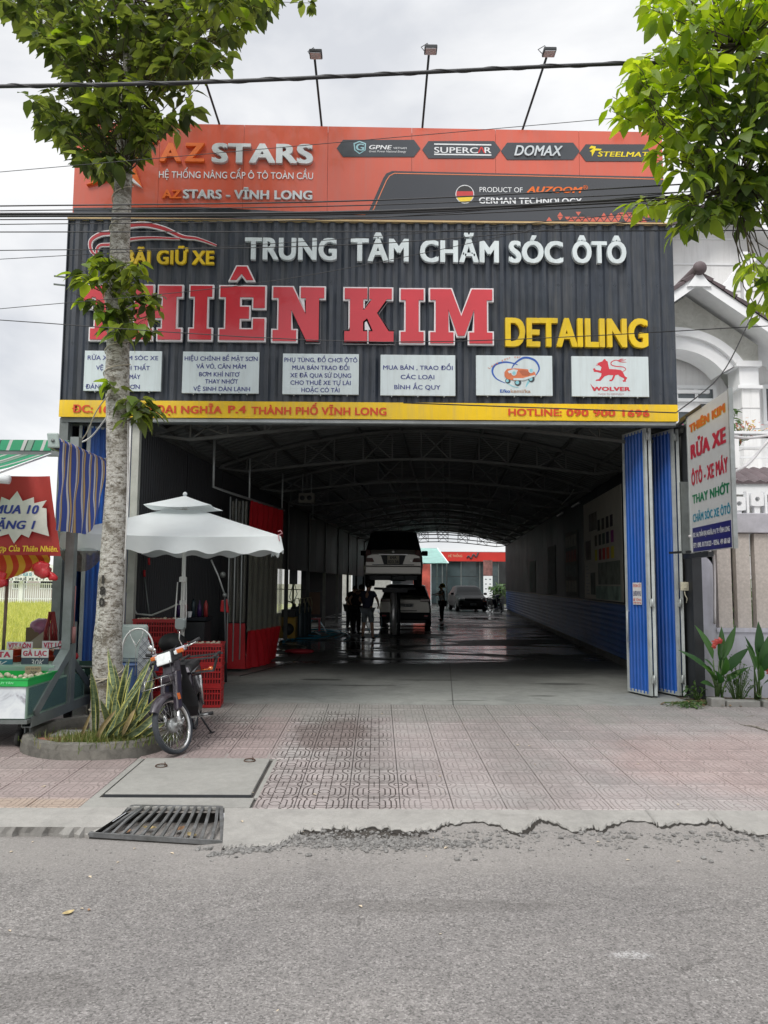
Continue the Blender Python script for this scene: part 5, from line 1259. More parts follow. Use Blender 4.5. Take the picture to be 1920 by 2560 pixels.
# pale blocks far behind, seen through the arch and bars
def block(name,x0,x1,y0,y1,h,m,label,cat='building',wins=0):
    o=thing(name,label,cat,((x0+x1)/2,y0,.15)); w_=(x1-x0)/2
    MB().box(-w_,w_,0,y1-y0,0,h).build('walls',m,o); MB().box(-w_-.3,w_+.3,-.3,y1-y0+.3,h,h+.25).build('roof',steel_grey,o)
    for i in range(wins):
        x=-w_+(i+.5)*2*w_/wins; f_=MB().box(x-.6,x+.6,-.04,.02,1.0,2.6).build('window',white,o); MB().box(x-.5,x+.5,-.06,-.03,1.1,2.5).build('pane',cglass,f_)
    return o
block('bright_backdrop_wall',-8.6,-7.2,24,36,3.2,mat('pale plaster',(.55,.54,.50),.8,dirt=.2),'pale low house wall behind the barred side window of the hall')
block('rear_house',-3,3.2,60,70,3.0,mat('grey plaster',(.42,.42,.40),.8,dirt=.3),'grey plaster house beyond the far left end of the hall',wins=2)
# ------------------------------------------------------------------ small things standing in the hall
def onfloor(px,py): return gz(px,py,FLOOR)
# yellow compressor and grey gas tanks
o=thing('compressor','yellow machine with round black fan beside the clear curtain','compressor',(at(722,1590,21.2).x,21.2,FLOOR))
ylw=mat('machine yellow',(.50,.30,.02),.45,dirt=.4); MB().box(-.25,.2,-.2,.4,.05,.62).build('casing',ylw,o,bevel=.02); MB().cyl((0,-.23,.3),(0,-.2,.3),.16,18).build('fan',steel_dark,o)
MB().box(-.2,.16,-.1,.3,.62,.82).tube([(-.1,0,.8),(-.05,0,1.05),(.1,0,1.0),(.15,0,.85)],.03,6).build('motor',steel_dark,o)
for i,(px,Y,lb) in enumerate(((735,21.6,'nearest the yellow machine'),(748,22.0,'second from the yellow machine'),(758,22.6,'third from the yellow machine'),(766,23.3,'last of the row, by the red chair'))):
    o=thing('gas_tank','dark grey gas tank with hose, '+lb,'gas tank',(at(px,1590,Y).x,Y,FLOOR),group='gas tanks behind the curtain')
    MB().lathe([(.0,0),(.13,0),(.14,.05),(.14,.75),(.10,.86),(.04,.9),(.04,.96),(0,.96)],n=16).build('cylinder',mat('tank grey',(.06,.085,.10),.4,.2),o)
    MB().tube([(0,0,.95),(.02,-.05,1.1),(.12,-.08,1.12),(.16,-.06,.95),(.15,-.05,.7)],.014,6).build('hose',mat('cream hose',(.5,.48,.3),.5),o)
o=thing('red_chair','plastic chair with pink red seat and brown back board behind the tanks','chair',(at(785,1570,24.5).x,24.5,FLOOR))
MB().box(-.2,.2,-.2,.2,.40,.44).build('seat',mat('pink seat',(.5,.04,.07),.4),o)
for sx in (-1,1):
    for sy in (-1,1): MB().box(sx*.17-.02,sx*.17+.02,sy*.17-.02,sy*.17+.02,0,.4).build('leg',mat('pink seat',(0,0,0)),o)
MB().box(-.22,.16,.2,.23,.55,1.25).build('backrest',mat('brown board',(.22,.13,.08),.6),o)
# control pole with box in the barred window
o=thing('control_post','dark post with a grey control box in front of the barred side window','control post',(at(731,1580,24).x,24,FLOOR))
MB().cyl((0,0,0),(0,0,1.9),.03,8).build('post',steel_dark,o); MB().box(-.11,.13,-.08,.05,1.5,2.05).build('control_box',steel_grey,o,bevel=.01); MB().bar((-.5,0,1.35),(.9,0,1.32),.025).build('crossbar',steel_dark,o)
MB().tube([(0,-.05,1.5),(-.1,-.08,1.1),(.05,-.08,.8),(.1,-.1,.4)],.012,5).tube([(.05,-.05,1.5),(.14,-.08,1.2),(.0,-.08,.9),(-.1,-.1,.3)],.012,5).build('hoses',mat('teal hose',(.03,.22,.24),.4),o)
# hoses lying on the floor
hosem=mat('blue hose',(.02,.28,.42),.35,var=.1)
def hose(pts,label,m=hosem,r=.022,name='hose'):
    P=[gz(px,py,FLOOR+.03)+Z_*(z if len(q) else 0) for (px,py,*q) in pts for z in [q[0] if q else 0]]
    V3=[]
    for i in range(len(P)-1):
        p0,p1,p2,p3=P[max(i-1,0)],P[i],P[i+1],P[min(i+2,len(P)-1)]
        for k in range(5): t=k/5; V3.append(.5*((2*p1)+(p2-p0)*t+(2*p0-5*p1+4*p2-p3)*t*t+(3*p1-p0-3*p2+p3)*t ** 3))
    V3.append(P[-1]); return tag(MB().tube(V3,r,6).build(name,m),label,'hose')
hose([(707,1603),(740,1596),(800,1594),(850,1582),(820,1578),(770,1584),(730,1594),(708,1606)],'blue hose loop lying nearest the red curtain')
hose([(730,1600),(760,1588),(800,1590),(790,1582),(760,1576),(800,1573),(850,1577),(870,1580),(850,1590),(838,1594)],'long tangled blue hose in the middle of the wet floor')
hose([(765,1582),(772,1572,.15),(790,1572,.35),(808,1577,.15),(820,1584),(860,1582),(875,1592),(860,1600)],'blue hose arching up off the floor beside the tanks')
hose([(705,1608),(740,1611),(765,1618),(745,1624),(706,1626)],'pale hose loop lying at the foot of the curtain',mat('pale hose',(.55,.55,.48),.5),.014)
hose([(600,1690),(640,1680),(700,1664),(740,1650),(752,1640)],'thin black cable trailing across the floor from the booth',steel_dark,.008,'cable')
o=MB().ball((0,0,.05),.30,.14,.06,9,6).ball((-.2,.1,.04),.18,.1,.05,8,5).build('red_rag',mat('red rag',(.32,.02,.03),.7),loc=gz(752,1634,FLOOR)); tag(o,'crumpled red rag on the floor right of the curtain','rag')
o=MB().cbox((0,0,.012),.16,.05,.02).build('floor_scrap',white,loc=gz(881,1642,FLOOR),rot=(0,0,.3)); tag(o,'small white scrap on the wet floor before the person with the hose','litter')
# black shelving and tools inside the booth
o=thing('work_bench','black work bench with a white cup and dark bottles inside the booth','bench',(-2.95,12.1,FLOOR))
MB().box(-.3,.28,0,.5,.95,1.0).build('top',wallg,o); MB().box(-.28,.26,.02,.48,.0,.93).build('cabinet',wallk,o)
MB().lathe([(.03,1.0),(.042,1.09)],c=(.0,.1,0),n=14).build('cup',white,o)
for i in range(5): MB().lathe([(.0,1.0),(.035,1.0),(.035,1.16+.03*(i % 3)),(.012,1.22+.03*(i % 3)),(.012,1.26)],c=(-.22+i*.1+(.03 if i>1 else 0),.3,0),n=10).build('bottle',mat('bottle %d' % (i % 3),((.05,.02,.10),(.28,.03,.03),(.03,.05,.06))[i % 3],.3),o)
o=thing('boom_stand','leaning chrome boom stand with clamp inside the dark booth','stand',(0,0,0))
pp_=[at(528,1400,12.2),at(546,1440,12.2),at(562,1488,12.2)]; MB().tube(pp_,.014,8).build('boom',galv,o); MB().ball(pp_[1]+Vector((.07,0,.02)),.05).ball(pp_[2],.04).build('clamp',steel_grey,o)
MB().tube([pp_[2],(pp_[2].x+.05,12.2,FLOOR)],.02,6).build('pole',steel_dark,o)
for i,(px,lb) in enumerate(((570,'first'),(585,'second'),(602,'third'))):
    q=at(px,1500,12.6+i*.3); tag(MB().cyl((0,0,.5),(0,0,3.2),.012,6).build('hanging_hose',galv,loc=(q.x,q.y,0)),f'{lb} thin grey hose hanging in the dark booth from the left','hose','hoses hanging in the booth')
o=thing('red_jacket','small red cloth hanging in the dark booth beside the boom stand','cloth',at(560,1515,12.5)); MB().hexa([(-.06,0,-.09),(.08,0,-.11),(.08,.04,-.11),(-.06,.04,-.09),(-.05,0,.09),(.05,0,.11),(.05,.03,.11),(-.05,.03,.09)]).build('cloth',redv,o,bevel=.01)
q=at(363,1405,10.9); o=thing('broom','red tipped broom stick leaning on the ribbed black wall','broom',(0,0,0)); MB().tube([at(361,1440,10.9),at(376,1560,10.9)],.010,6).build('stick',steel_grey,o); MB().tube([at(361,1425,10.9),at(361,1442,10.9)],.018,6).tube([at(372,1395,10.9),at(373,1412,10.9)],.018,6).build('red_grip',redv,o)
# wall socket boxes and conduit near the trunk
o=thing('socket_boxes','two white socket boxes one above the other on the black ribbed wall','socket box',at(333,1485,10.86))
MB().box(-.03,.03,-.03,.02,.02,.17).build('box',white,o,bevel=.004); MB().box(-.03,.03,-.03,.02,-.16,-.01).build('box',white,o,bevel=.004)
o=MB().tube([at(*p,10.7) for p in ((310,1380),(312,1450),(322,1500),(342,1535),(380,1538),(420,1522),(445,1510))],.014,6).build('cable',mat('grey cable',(.35,.36,.34),.5)); tag(o,'grey cable looping from the door post to the umbrella pole','cable')
# potted plant and tyres at the far right end
o=thing('potted_plant','bushy green plant in a dark square pot near the far right end','plant',(at(1246,1520,46).x,46,FLOOR))
MB().box(-.28,.28,-.28,.28,0,.7).build('pot',steel_dark,o)
# ------------------------------------------------------------------ people
skin_m=mat('skin',(.42,.24,.16),.5,var=.08,scale=8); hair_m=mat('black hair',(.012,.010,.010),.5)
def skin_mesh(name,pts,edges,m,parent,lv=2,root=0):
    me=bpy.data.meshes.new(name); me.from_pydata([p[0] for p in pts],edges,[]); me.update()
    o=bpy.data.objects.new('s',me); COL.objects.link(o)
    o.modifiers.new('s','SKIN'); sv=me.skin_vertices[0].data
    for i,p in enumerate(pts):
        r=p[1]; sv[i].radius=(r,r) if not isinstance(r,tuple) else r; sv[i].use_root=i == root
    s_=o.modifiers.new('u','SUBSURF'); s_.levels=lv; s_.render_levels=lv
    bpy.context.view_layer.update(); dg=bpy.context.evaluated_depsgraph_get()
    nm_=bpy.data.meshes.new_from_object(o.evaluated_get(dg)); bpy.data.objects.remove(o); nm_.name=name; nm_.materials.clear(); nm_.materials.append(m)
    for p in nm_.polygons: p.use_smooth=True
    return obj(name,nm_,parent)
def person(loc,rz,label,H=1.65,lean=0,arms=None,legs=None,shirt=None,bottom=None,long=False,sleeves=.5,head_turn=0,extra=None,headdrop=0):
    """stands at loc facing -Y before rotation; arms: ((elbow, hand) right, (elbow, hand) left); legs: foot offsets"""
    o=thing('person',label,'person',loc,rz); k=H/1.65; V= lambda x,y,z: Vector((x*k,y*k,z*k))
    hip=V(0,0,.86); ch=V(0,-lean*.6,1.22); nk=V(0,-lean*.95,1.40); hd=V(0,-lean*1.15-headdrop*.3,1.53-headdrop)
    L_=legs or (V(-.10,.0,.0),V(.12,-.05,0)); arms=arms or ((V(-.25,.0,1.10),V(-.22,-.15,.88)),(V(.25,0,1.10),V(.22,-.12,.88)))
    pts=[(hip,.13*k),(V(0,-lean*.3,1.04),.115*k),(ch,.135*k),(nk,.055*k),(hd-Z_*.03,.07*k),(hd+Z_*.05,.088*k)]; ed=[(0,1),(1,2),(2,3),(3,4),(4,5)]
    tops=[]
    for sg,ft in ((-1,L_[0]),(1,L_[1])):
        n_=len(pts); hp_=V(sg*.09,0,.80); kn=(hp_+ft)/2+V(0,-.03,.04)
        pts += [(hp_,.085*k),(kn,.055*k),(kn*.45+ft*.55+Z_*.03,.05*k),(ft+Z_*.07*k,.032*k),(ft+V(sg*.02,-.12,.03),.035*k)]
        ed += [(0,n_),(n_,n_+1),(n_+1,n_+2),(n_+2,n_+3),(n_+3,n_+4)]
        tops.append((hp_,kn,ft))
    for sg,(el,ha) in ((-1,arms[0]),(1,arms[1])):
        n_=len(pts); sh=V(sg*.175,-lean*.8,1.34)
        pts += [(sh,.05*k),(el,.038*k),(ha,.024*k),(ha+(ha-el).normalized()*.05,.03*k)]; ed += [(2,n_),(n_,n_+1),(n_+1,n_+2),(n_+2,n_+3)]
        d=(ha-el).normalized(); b0=ha+d*.07; sd_=d.cross(Z_).normalized() if abs(d.z)<.95 else X_
        for f_ in range(5):
            m_=MB(); off=sd_*(.022*(f_-1.5)) if f_<4 else sd_*-.05; ln_=(.05,.06,.055,.045,.035)[f_]
            m_.tube([b0+off-d*.02,b0+off+d*ln_*.5-Z_*.01,b0+off+d*ln_*.7-Z_*.035],[.009,.008,.006],6).build('finger',skin_m,o)
    skin_mesh('body',pts,ed,skin_m,o)
    # clothes
    s0=V(sg*.175,0,1.34)
    sp_=[(hip+Z_*.02,.155*k),(V(0,-lean*.3,1.04),.145*k),(ch,.16*k),(nk-Z_*.05,.085*k)]; se=[(0,1),(1,2),(2,3)]
    for sg,(el,ha) in ((-1,arms[0]),(1,arms[1])):
        sh=V(sg*.18,-lean*.8,1.335); n_=len(sp_)
        sp_ += [(sh,.07*k),(sh.lerp(el,.9 if sleeves>.6 else .6),.058*k)]; se += [(2,n_),(n_,n_+1)]
        if sleeves>.9: sp_ += [(el.lerp(ha,.85),.04*k)]; se += [(n_+1,n_+2)]
    skin_mesh('shirt',sp_,se,shirt,o,root=1)
    bp2=[(hip-Z_*.02,.15*k)]; be=[]
    for hp_,kn,ft in tops:
        n_=len(bp2); bp2 += [(hp_,.105*k),(hp_.lerp(kn,.95),.085*k)]; be += [(0,n_),(n_,n_+1)]
        if long: bp2 += [(kn.lerp(ft,.9),.055*k)]; be += [(n_+1,n_+2)]
    skin_mesh('trousers' if long else 'shorts',bp2,be,bottom,o)
    for hp_,kn,ft in tops: MB().ball(ft+V(0,-.05,.035),.05*k,.13*k,.035*k,8,6).build('sandal',steel_dark,o)
    c=hd+Z_*.035; f_=Matrix.Rotation(head_turn,3,'Z')
    MB().ball(c+f_ @ V(0,.015,.03),.093*k,.102*k,.105*k,14,10).build('hair',hair_m,o)
    MB().ball(c+f_ @ V(0,-.035,-.02),.074*k,.078*k,.095*k,14,10).build('face',skin_m,o); MB().ball(c+f_ @ V(0,-.115,-.02),.012,.016,.02,6,5).build('nose',skin_m,o)
    for sg in (-1,1): MB().ball(c+f_ @ V(sg*.03,-.102,.005),.011,.007,.008,6,5).build('eye',hair_m,o); MB().ball(c+f_ @ V(sg*.083,0,-.015),.014,.02,.03,6,5).build('ear',skin_m,o)
    MB().ball(c+f_ @ V(0,-.105,-.06),.022,.008,.006,6,5).build('mouth',mat('lips',(.22,.08,.07),.5),o)
    return o
navy=mat('navy shirt',(.03,.035,.07),.8,bump=.2,bscale=30); greysh=mat('grey shorts',(.22,.25,.27),.85,bump=.3,bscale=20,var=.2); whsh=mat('white work shirt',(.40,.41,.41),.8,bump=.2,bscale=20); blk=mat('black cloth',(.012,.012,.014),.85)
V=Vector
p=gz(918,1598,FLOOR)
person(p,radians(-205),'person in dark shirt and grey shorts holding a blue hose on the wet floor',1.58,.05,arms=((V((-.28,-.06,1.08)),V((-.24,-.22,.93))),(V((.30,-.10,1.08)),V((.26,-.30,.95)))),legs=(V((-.17,0,0)),V((.17,-.04,0))),shirt=navy,bottom=greysh,headdrop=.02)
hose([(885,1560,.8),(896,1535,.85),(890,1560,.7),(905,1572,.55),(925,1590,.1),(945,1590,.02),(955,1575,.3),(945,1562,.5)],'blue hose curving from the hands of the person in grey shorts',r=.014)
p=gz(889,1585,FLOOR); person(p,radians(150),'person bending with dark clothes left of the person holding the hose',1.56,.28,shirt=blk,bottom=blk,long=True,headdrop=.10)
p=gz(872,1572,FLOOR); person(p,radians(60),'person in black clothes half hidden at the side opening, leftmost of the workers',1.5,.2,shirt=blk,bottom=blk,long=True,headdrop=.1)
p=gz(1106,1551,FLOOR); hp2=person(p,radians(-70),'person in white shirt and black trousers with a yellow helmet beside the hatchback',1.5,.05,shirt=whsh,bottom=blk,long=True,sleeves=.5,arms=((V((-.25,-.08,1.12)),V((-.15,-.30,1.10))),(V((.25,-.1,1.1)),V((.12,-.32,1.05)))))
hl=thing('helmet','yellow safety helmet on the head of the person in the white shirt','helmet',p+Z_*1.40); MB().lathe([(.135,0),(.125,.03),(.115,.09),(.07,.15),(0,.17)],n=18).build('shell',mat('helmet yellow',(.62,.55,.03),.35),hl); MB().lathe([(.14,.0),(.165,-.012),(.16,-.02),(.13,-.01)],n=18).build('brim',mat('helmet yellow',(0,0,0)),hl)
# ------------------------------------------------------------------ motorbike
def make_bike(label,loc,rz,ry,steer=-14):
    o=thing('motorbike',label,'motorbike',loc,rz,ry=ry)
    paint=mat('plum black paint',(.035,.028,.038),.3,.1,.12,4,coat=.5,dirt=.2); chr_=mat('bike chrome',(.55,.55,.55),.22,.9,.1,20,rough_var=.08)
    alu=mat('cast aluminium',(.32,.33,.33),.45,.6,.2,20); rub=mat('black rubber',(.018,.018,.020),.65,var=.2,scale=20); plas=mat('black plastic',(.02,.02,.022),.4)
    amber=mat('amber lens',(.55,.13,.02),.15,coat=.6); clear=mat('clear lens',(.72,.76,.76),.08,spec=.8,var=.15,scale=30); tyrem=mat('dusty tyre',(.035,.04,.048),.85,var=.3,scale=30,bump=.3,bscale=60)
    ax=Vector((0,.42,1)).normalized(); pv=Vector((0,.20,.62)); R=Matrix.Rotation(radians(steer),3,ax)
    def fr(mb): mb.v=[tuple(R @ (Vector(p)-pv)+pv) for p in mb.v]; return mb
    def whl(c,front):
        M=Matrix.Rotation(pi/2,3,'Y'); r=.268; T=(lambda m: fr(m)) if front else (lambda m: m)
        prof=[(r-.030,-.022),(r-.016,-.031),(r-.004,-.024),(r,0),(r-.004,.024),(r-.016,.031),(r-.030,.022),(r-.036,0),(r-.030,-.022)]
        w_=T(MB().lathe(prof,c,40,M)).build('wheel',tyrem,o)
        T(MB().lathe([(r-.030,-.020),(r-.046,-.017),(r-.050,0),(r-.046,.017),(r-.030,.020)],c,40,M)).build('rim',chr_,w_)
        hub=MB().lathe([(0,-.055),(.030,-.055),(.035,-.03),(.062,-.025),(.070,0),(.070,.022),(.050,.030),(.02,.034),(.02,.06),(0,.06)],c,20,M); T(hub).build('hub',alu,w_)
        sp=MB()
        for k in range(32):
            a=2*pi*k/32; b=a+(.35 if k % 2 else -.35); s_=-.024 if k % 4<2 else .024
            sp.tube([Vector(c)+Vector((s_,.06*cos(b),.06*sin(b))),Vector(c)+Vector((0,(r-.045)*cos(a),(r-.045)*sin(a)))],.0016,4)
        T(sp).build('spokes',chr_,w_)
        return w_
    whl((0,0,.27),True); whl((0,1.19,.27),False)
    # front mudguard with deep valance
    def guard(c,r,a0,a1,hw,n,T,name,m,drop=.05):
        P=[]
        for i in range(n+1):
            a=a0+(a1-a0)*i/n; hwi=hw*(.72+.28*sin(pi*min(1,i/n*1.2)))
            row=[]
            for x,dr in ((-1,-drop),(-.92,-.012),(-.5,.010),(0,.016),(.5,.010),(.92,-.012),(1,-drop)):
                rr_=r+dr; row.append((c[0]+x*hwi,c[1]+rr_*cos(a),c[2]+rr_*sin(a)))
            P.append(row)
        mb=MB(); mb.smooth=True; mb.grid(P); mb.grid([[(x*.97,y,z-.004) for x,y,z in r_] for r_ in P][::-1]); T(mb).build(name,m,o)
    guard((0,0,.27),.305,radians(142),radians(50),.060,18,fr,'front_mudguard',paint,.040)
    guard((0,1.19,.27),.31,radians(125),radians(-25),.07,18, lambda m: m,'rear_mudguard',paint,.05)
    MB().hexa([(-.06,1.44,.10),(.06,1.44,.10),(.06,1.46,.10),(-.06,1.46,.10),(-.07,1.47,.34),(.07,1.47,.34),(.07,1.49,.34),(-.07,1.49,.34)]).build('mud_flap',plas,o)
    for s_ in (-1,1):
        fr(MB().hexa([(s_*.082-.028,-.005,.40),(s_*.082+.028,-.005,.40),(s_*.082+.028,.075,.40),(s_*.082-.028,.075,.40),(s_*.07-.030,.14,.76),(s_*.07+.030,.14,.76),(s_*.07+.030,.23,.76),(s_*.07-.030,.23,.76)])).build('fork_cover',paint,o,bevel=.014)
        fr(MB().tube([(s_*.080,.035,.42),(s_*.080,.012,.32),(s_*.080,-.004,.26)],[.019,.022,.020],10)).build('fork_tube',chr_,o)
        fr(MB().bar((s_*.083,.05,.30),(s_*.083,-.015,.262),.022,.05).cyl((s_*.06,0,.27),(s_*.115,0,.27),.016,8)).build('link_arm',alu,o,bevel=.004)
    fr(MB().cbox((.118,.055,.52),.008,.035,.06)).build('reflector',amber,o)
    fr(MB().cbox((0,.165,.70),.19,.13,.10)).build('fork_crown',paint,o,bevel=.03)
    # small chrome carrier above the mudguard
    mb=MB(); z0=.665
    mb.tube([(-.11,.03,z0),(-.11,-.17,z0),(.11,-.17,z0),(.11,.03,z0)],.0045,6)
    for x in (-.05,0,.05): mb.tube([(x,.05,z0),(x,-.17,z0)],.003,5)
    for x in (-.10,.10): mb.tube([(x,.02,z0),(x,.02,z0+.075),(x,-.10,z0+.075),(x,-.13,z0)],.0045,6)
    mb.tube([(-.10,.02,z0+.075),(.10,.02,z0+.075)],.0045,6)
    fr(mb).build('front_carrier',chr_,o)
    # steering column cover, cowl, headlight, indicators
    fr(MB().hexa([(-.075,.10,.64),(.075,.10,.64),(.085,.22,.64),(-.085,.22,.64),(-.07,.20,.92),(.07,.20,.92),(.08,.30,.92),(-.08,.30,.92)])).build('column_cover',paint,o,bevel=.018)
    fr(MB().hexa([(-.095,.13,.84),(.095,.13,.84),(.12,.30,.86),(-.12,.30,.86),(-.09,.17,.965),(.09,.17,.965),(.10,.30,.975),(-.10,.30,.975)])).build('handlebar_cowl',plas,o,bevel=.022)
    fr(MB().hexa([(-.088,.105,.845),(.088,.105,.845),(.09,.16,.845),(-.09,.16,.845),(-.082,.140,.955),(.082,.140,.955),(.085,.19,.955),(-.085,.19,.955)])).build('headlight',clear,o,bevel=.012)
    fr(MB().hexa([(-.096,.118,.835),(.096,.118,.835),(.098,.17,.835),(-.098,.17,.835),(-.090,.153,.965),(.090,.153,.965),(.093,.20,.965),(-.093,.20,.965)])).build('headlight_rim',plas,o,bevel=.012)
    for s_ in (-1,1):
        fr(MB().hexa([(s_*.105-.0,.19,.905),(s_*.20,.22,.925),(s_*.20,.27,.925),(s_*.105,.26,.905),(s_*.105,.20,.965),(s_*.20,.23,.97),(s_*.20,.27,.97),(s_*.105,.27,.965)] if s_>0 else [(-.20,.22,.925),(-.105,.19,.905),(-.105,.26,.905),(-.20,.27,.925),(-.20,.23,.97),(-.105,.20,.965),(-.105,.27,.965),(-.20,.27,.97)])).build('bar_wing',mat('silver trim',(.45,.43,.48),.35,.4),o,bevel=.008)
        fr(MB().cbox((s_*.155,.205,.93),.085,.035,.042)).build('indicator',amber,o,bevel=.010); fr(MB().cbox((s_*.117,.192,.925),.03,.04,.04)).build('indicator_lens',clear,o,bevel=.008)
        fr(MB().tube([(s_*.10,.26,.945),(s_*.19,.27,.955),(s_*.33,.32,.985)],.011,8)).build('handlebar',chr_,o)
        fr(MB().tube([(s_*.22,.28,.962),(s_*.335,.323,.988)],[.019,.017],10)).build('grip',rub,o)
        fr(MB().tube([(s_*.20,.25,.955),(s_*.22,.225,.945),(s_*.33,.255,.965)],.006,6)).build('lever',plas if s_<0 else chr_,o)
    fr(MB().tube([(.165,.255,.96),(.155,.245,1.04),(.19,.24,1.11)],.006,6)).build('mirror_stem',chr_,o)
    mir=MB(); Rm=Matrix.Rotation(radians(18),3,'Y')@ Matrix.Rotation(radians(-8),3,'X')
    prof=[(-.045,-.055),(.045,-.06),(.062,-.03),(.06,.045),(.035,.062),(-.04,.062),(-.062,.04),(-.06,-.03)]
    c_=Vector((.225,.235,1.175)); mir.prism(prof, lambda x,z: tuple(c_+Rm @ Vector((x,.014,z))), lambda x,z: tuple(c_+Rm @ Vector((x*.9,-.016,z*.9)))); fr(mir).build('mirror',mat('mirror back',(.12,.14,.14),.3,.2),o,bevel=.006)
    fr(MB().cyl((-.155,.245,.955),(-.165,.235,1.03),.006,6).ball((-.185,.22,1.04),.033,.018,.033,10,8).ball((-.145,.22,1.01),.02,.012,.02,8,6)).build('bell_lamp',chr_,o)
    fr(MB().tube([(.06,.15,.93),(.09,.09,.82),(.075,.10,.68),(.08,.05,.45)],.004,5).tube([(-.05,.15,.93),(-.10,.08,.8),(-.07,.12,.6),(-.07,.03,.33)],.004,5)).build('control_cables',rub,o)
    # leg shield, frame tube, body
    MB().grid([[(x,y+.05*(1-abs(x)/.22),z) for x in (-w_,-w_*.6,-.05,.05,w_*.6,w_)] for y,z,w_ in ((.36,.28,.16),(.31,.38,.19),(.29,.52,.17),(.27,.66,.12),(.28,.80,.09))]).build('leg_shield',plas,o)
    MB().tube([(0,.26,.80),(0,.33,.60),(0,.45,.46),(0,.62,.42),(0,.85,.50)],[.045,.05,.055,.06,.07],12).build('frame_tube',paint,o)
    MB().hexa([(-.11,.62,.38),(.11,.62,.38),(.12,1.25,.45),(-.12,1.25,.45),(-.09,.70,.68),(.09,.70,.68),(.10,1.45,.70),(-.10,1.45,.70)]).build('side_cover',paint,o,bevel=.03)
    MB().hexa([(-.11,.62,.68),(.11,.62,.68),(.12,1.32,.70),(-.12,1.32,.70),(-.09,.66,.745),(.09,.66,.745),(.11,1.30,.775),(-.11,1.30,.775)]).build('seat',rub,o,bevel=.028)
    MB().prism([(-.085,.0),(.085,0),(.07,.05),(-.07,.05)], lambda x,z: (x,.635,.69+z), lambda x,z: (x,.625,.69+z)).build('seat_trim',mat('silver trim',(0,0,0)),o)
    MB().cyl((-.10,.58,.33),(.10,.58,.33),.085,18).cyl((-.115,.58,.33),(.125,.58,.33),.055,16).box(-.07,.07,.36,.56,.30,.40).cyl((-.09,.72,.34),(.11,.72,.34),.06,14).build('engine',alu,o,bevel=.004)
    fins=MB()
    for i in range(6): fins.box(-.065,.065,.37+i*.026,.382+i*.026,.27,.43)
    fins.build('cylinder_fins',alu,o)
    MB().tube([(.03,.38,.30),(.02,.34,.24),(-.10,.45,.20),(-.13,.8,.22)],.016,8).tube([(-.13,.8,.22),(-.14,1.0,.25),(-.15,1.42,.30)],[.02,.038,.042],12).build('exhaust_pipe',chr_,o)
    MB().bar((-.26,.60,.235),(.26,.60,.235),.02).build('footrest_bar',chr_,o)
    for s_ in (-1,1): MB().cyl((s_*.18,.60,.245),(s_*.29,.60,.25),.019,8).build('foot_peg',rub,o)
    MB().tube([(.13,.66,.30),(.17,.50,.26),(.20,.42,.27)],.007,6).cyl((.19,.42,.27),(.26,.42,.27),.013,8).build('gear_pedal',alu,o)
    MB().tube([(.12,.75,.25),(.20,.85,.05),(.22,.88,.008)],.010,6).bar((.2,.86,.006),(.25,.9,.006),.03,.008).build('side_stand',steel_dark,o)
    MB().box(.085,.11,.75,1.2,.22,.33).build('chain_cover',paint,o,bevel=.015)
    for s_ in (-1,1):
        MB().tube([(s_*.11,1.19,.27),(s_*.12,1.12,.60)],.022,10).build('shock_absorber',chr_,o); MB().bar((s_*.10,.70,.30),(s_*.10,1.20,.27),.03).build('swing_arm',paint,o)
        MB().cyl((s_*.11,1.42,.62),(s_*.19,1.42,.62),.008,6).ball((s_*.21,1.42,.62),.032,.028,.032,10,8).build('rear_indicator',amber,o)
    MB().cbox((0,1.50,.60),.12,.05,.09).build('tail_lamp',mat('bike tail red',(.4,.02,.02),.2,coat=.5),o,bevel=.012)
    # wide cargo bars across the seat
    rk_=MB()
    for y in (.78,1.22): rk_.bar((-.36,y,.80),(.38,y,.80),.045,.018)
    for x in (-.30,0,.34): rk_.bar((x,.74,.815),(x,1.30,.815),.03,.012)
    rk_.bar((.36,.78,.80),(.31,.80,.66),.035,.015).bar((-.34,.78,.80),(-.29,.80,.66),.035,.015).bar((-.29,.80,.66),(.31,.80,.66),.04,.016)
    rk_.build('cargo_rack',mat('worn rack',(.045,.048,.05),.6,.4,.4,30),o)
    MB().tube([(-.10,.95,.70),(-.14,1.0,.9),(-.1,1.1,.95)],.005,5).build('strap',rub,o)
    return o
bike=make_bike('parked dark step-through motorbike with square headlight in front of the red crates',Vector((-1.885,7.50,pav(7.5)+.006)),radians(6),radians(-6.5),-30)
b2=make_bike('dark motorbike parked against the right wall at the far end of the hall',Vector((6.55,41.0,FLOOR+.005)),radians(20),radians(-6))
# ------------------------------------------------------------------ left foreground
def proj(p):
    q=ROT.transposed()@ (Vector(p)-EYE); return (960+FPX*q.x/-q.z,1280-FPX*q.y/-q.z)
def spl(P,n=6,closed=False):
    P=[Vector(p) for p in P]; out=[]; m=len(P)
    for i in range(m if closed else m-1):
        g_=(lambda k: P[k % m]) if closed else (lambda k: P[max(0,min(m-1,k))])
        p0,p1,p2,p3=g_(i-1),g_(i),g_(i+1),g_(i+2)
        for k in range(n): t=k/n; out.append(.5*((2*p1)+(p2-p0)*t+(2*p0-5*p1+4*p2-p3)*t*t+(3*p1-p0-3*p2+p3)*t ** 3))
    if not closed: out.append(P[-1])
    return out
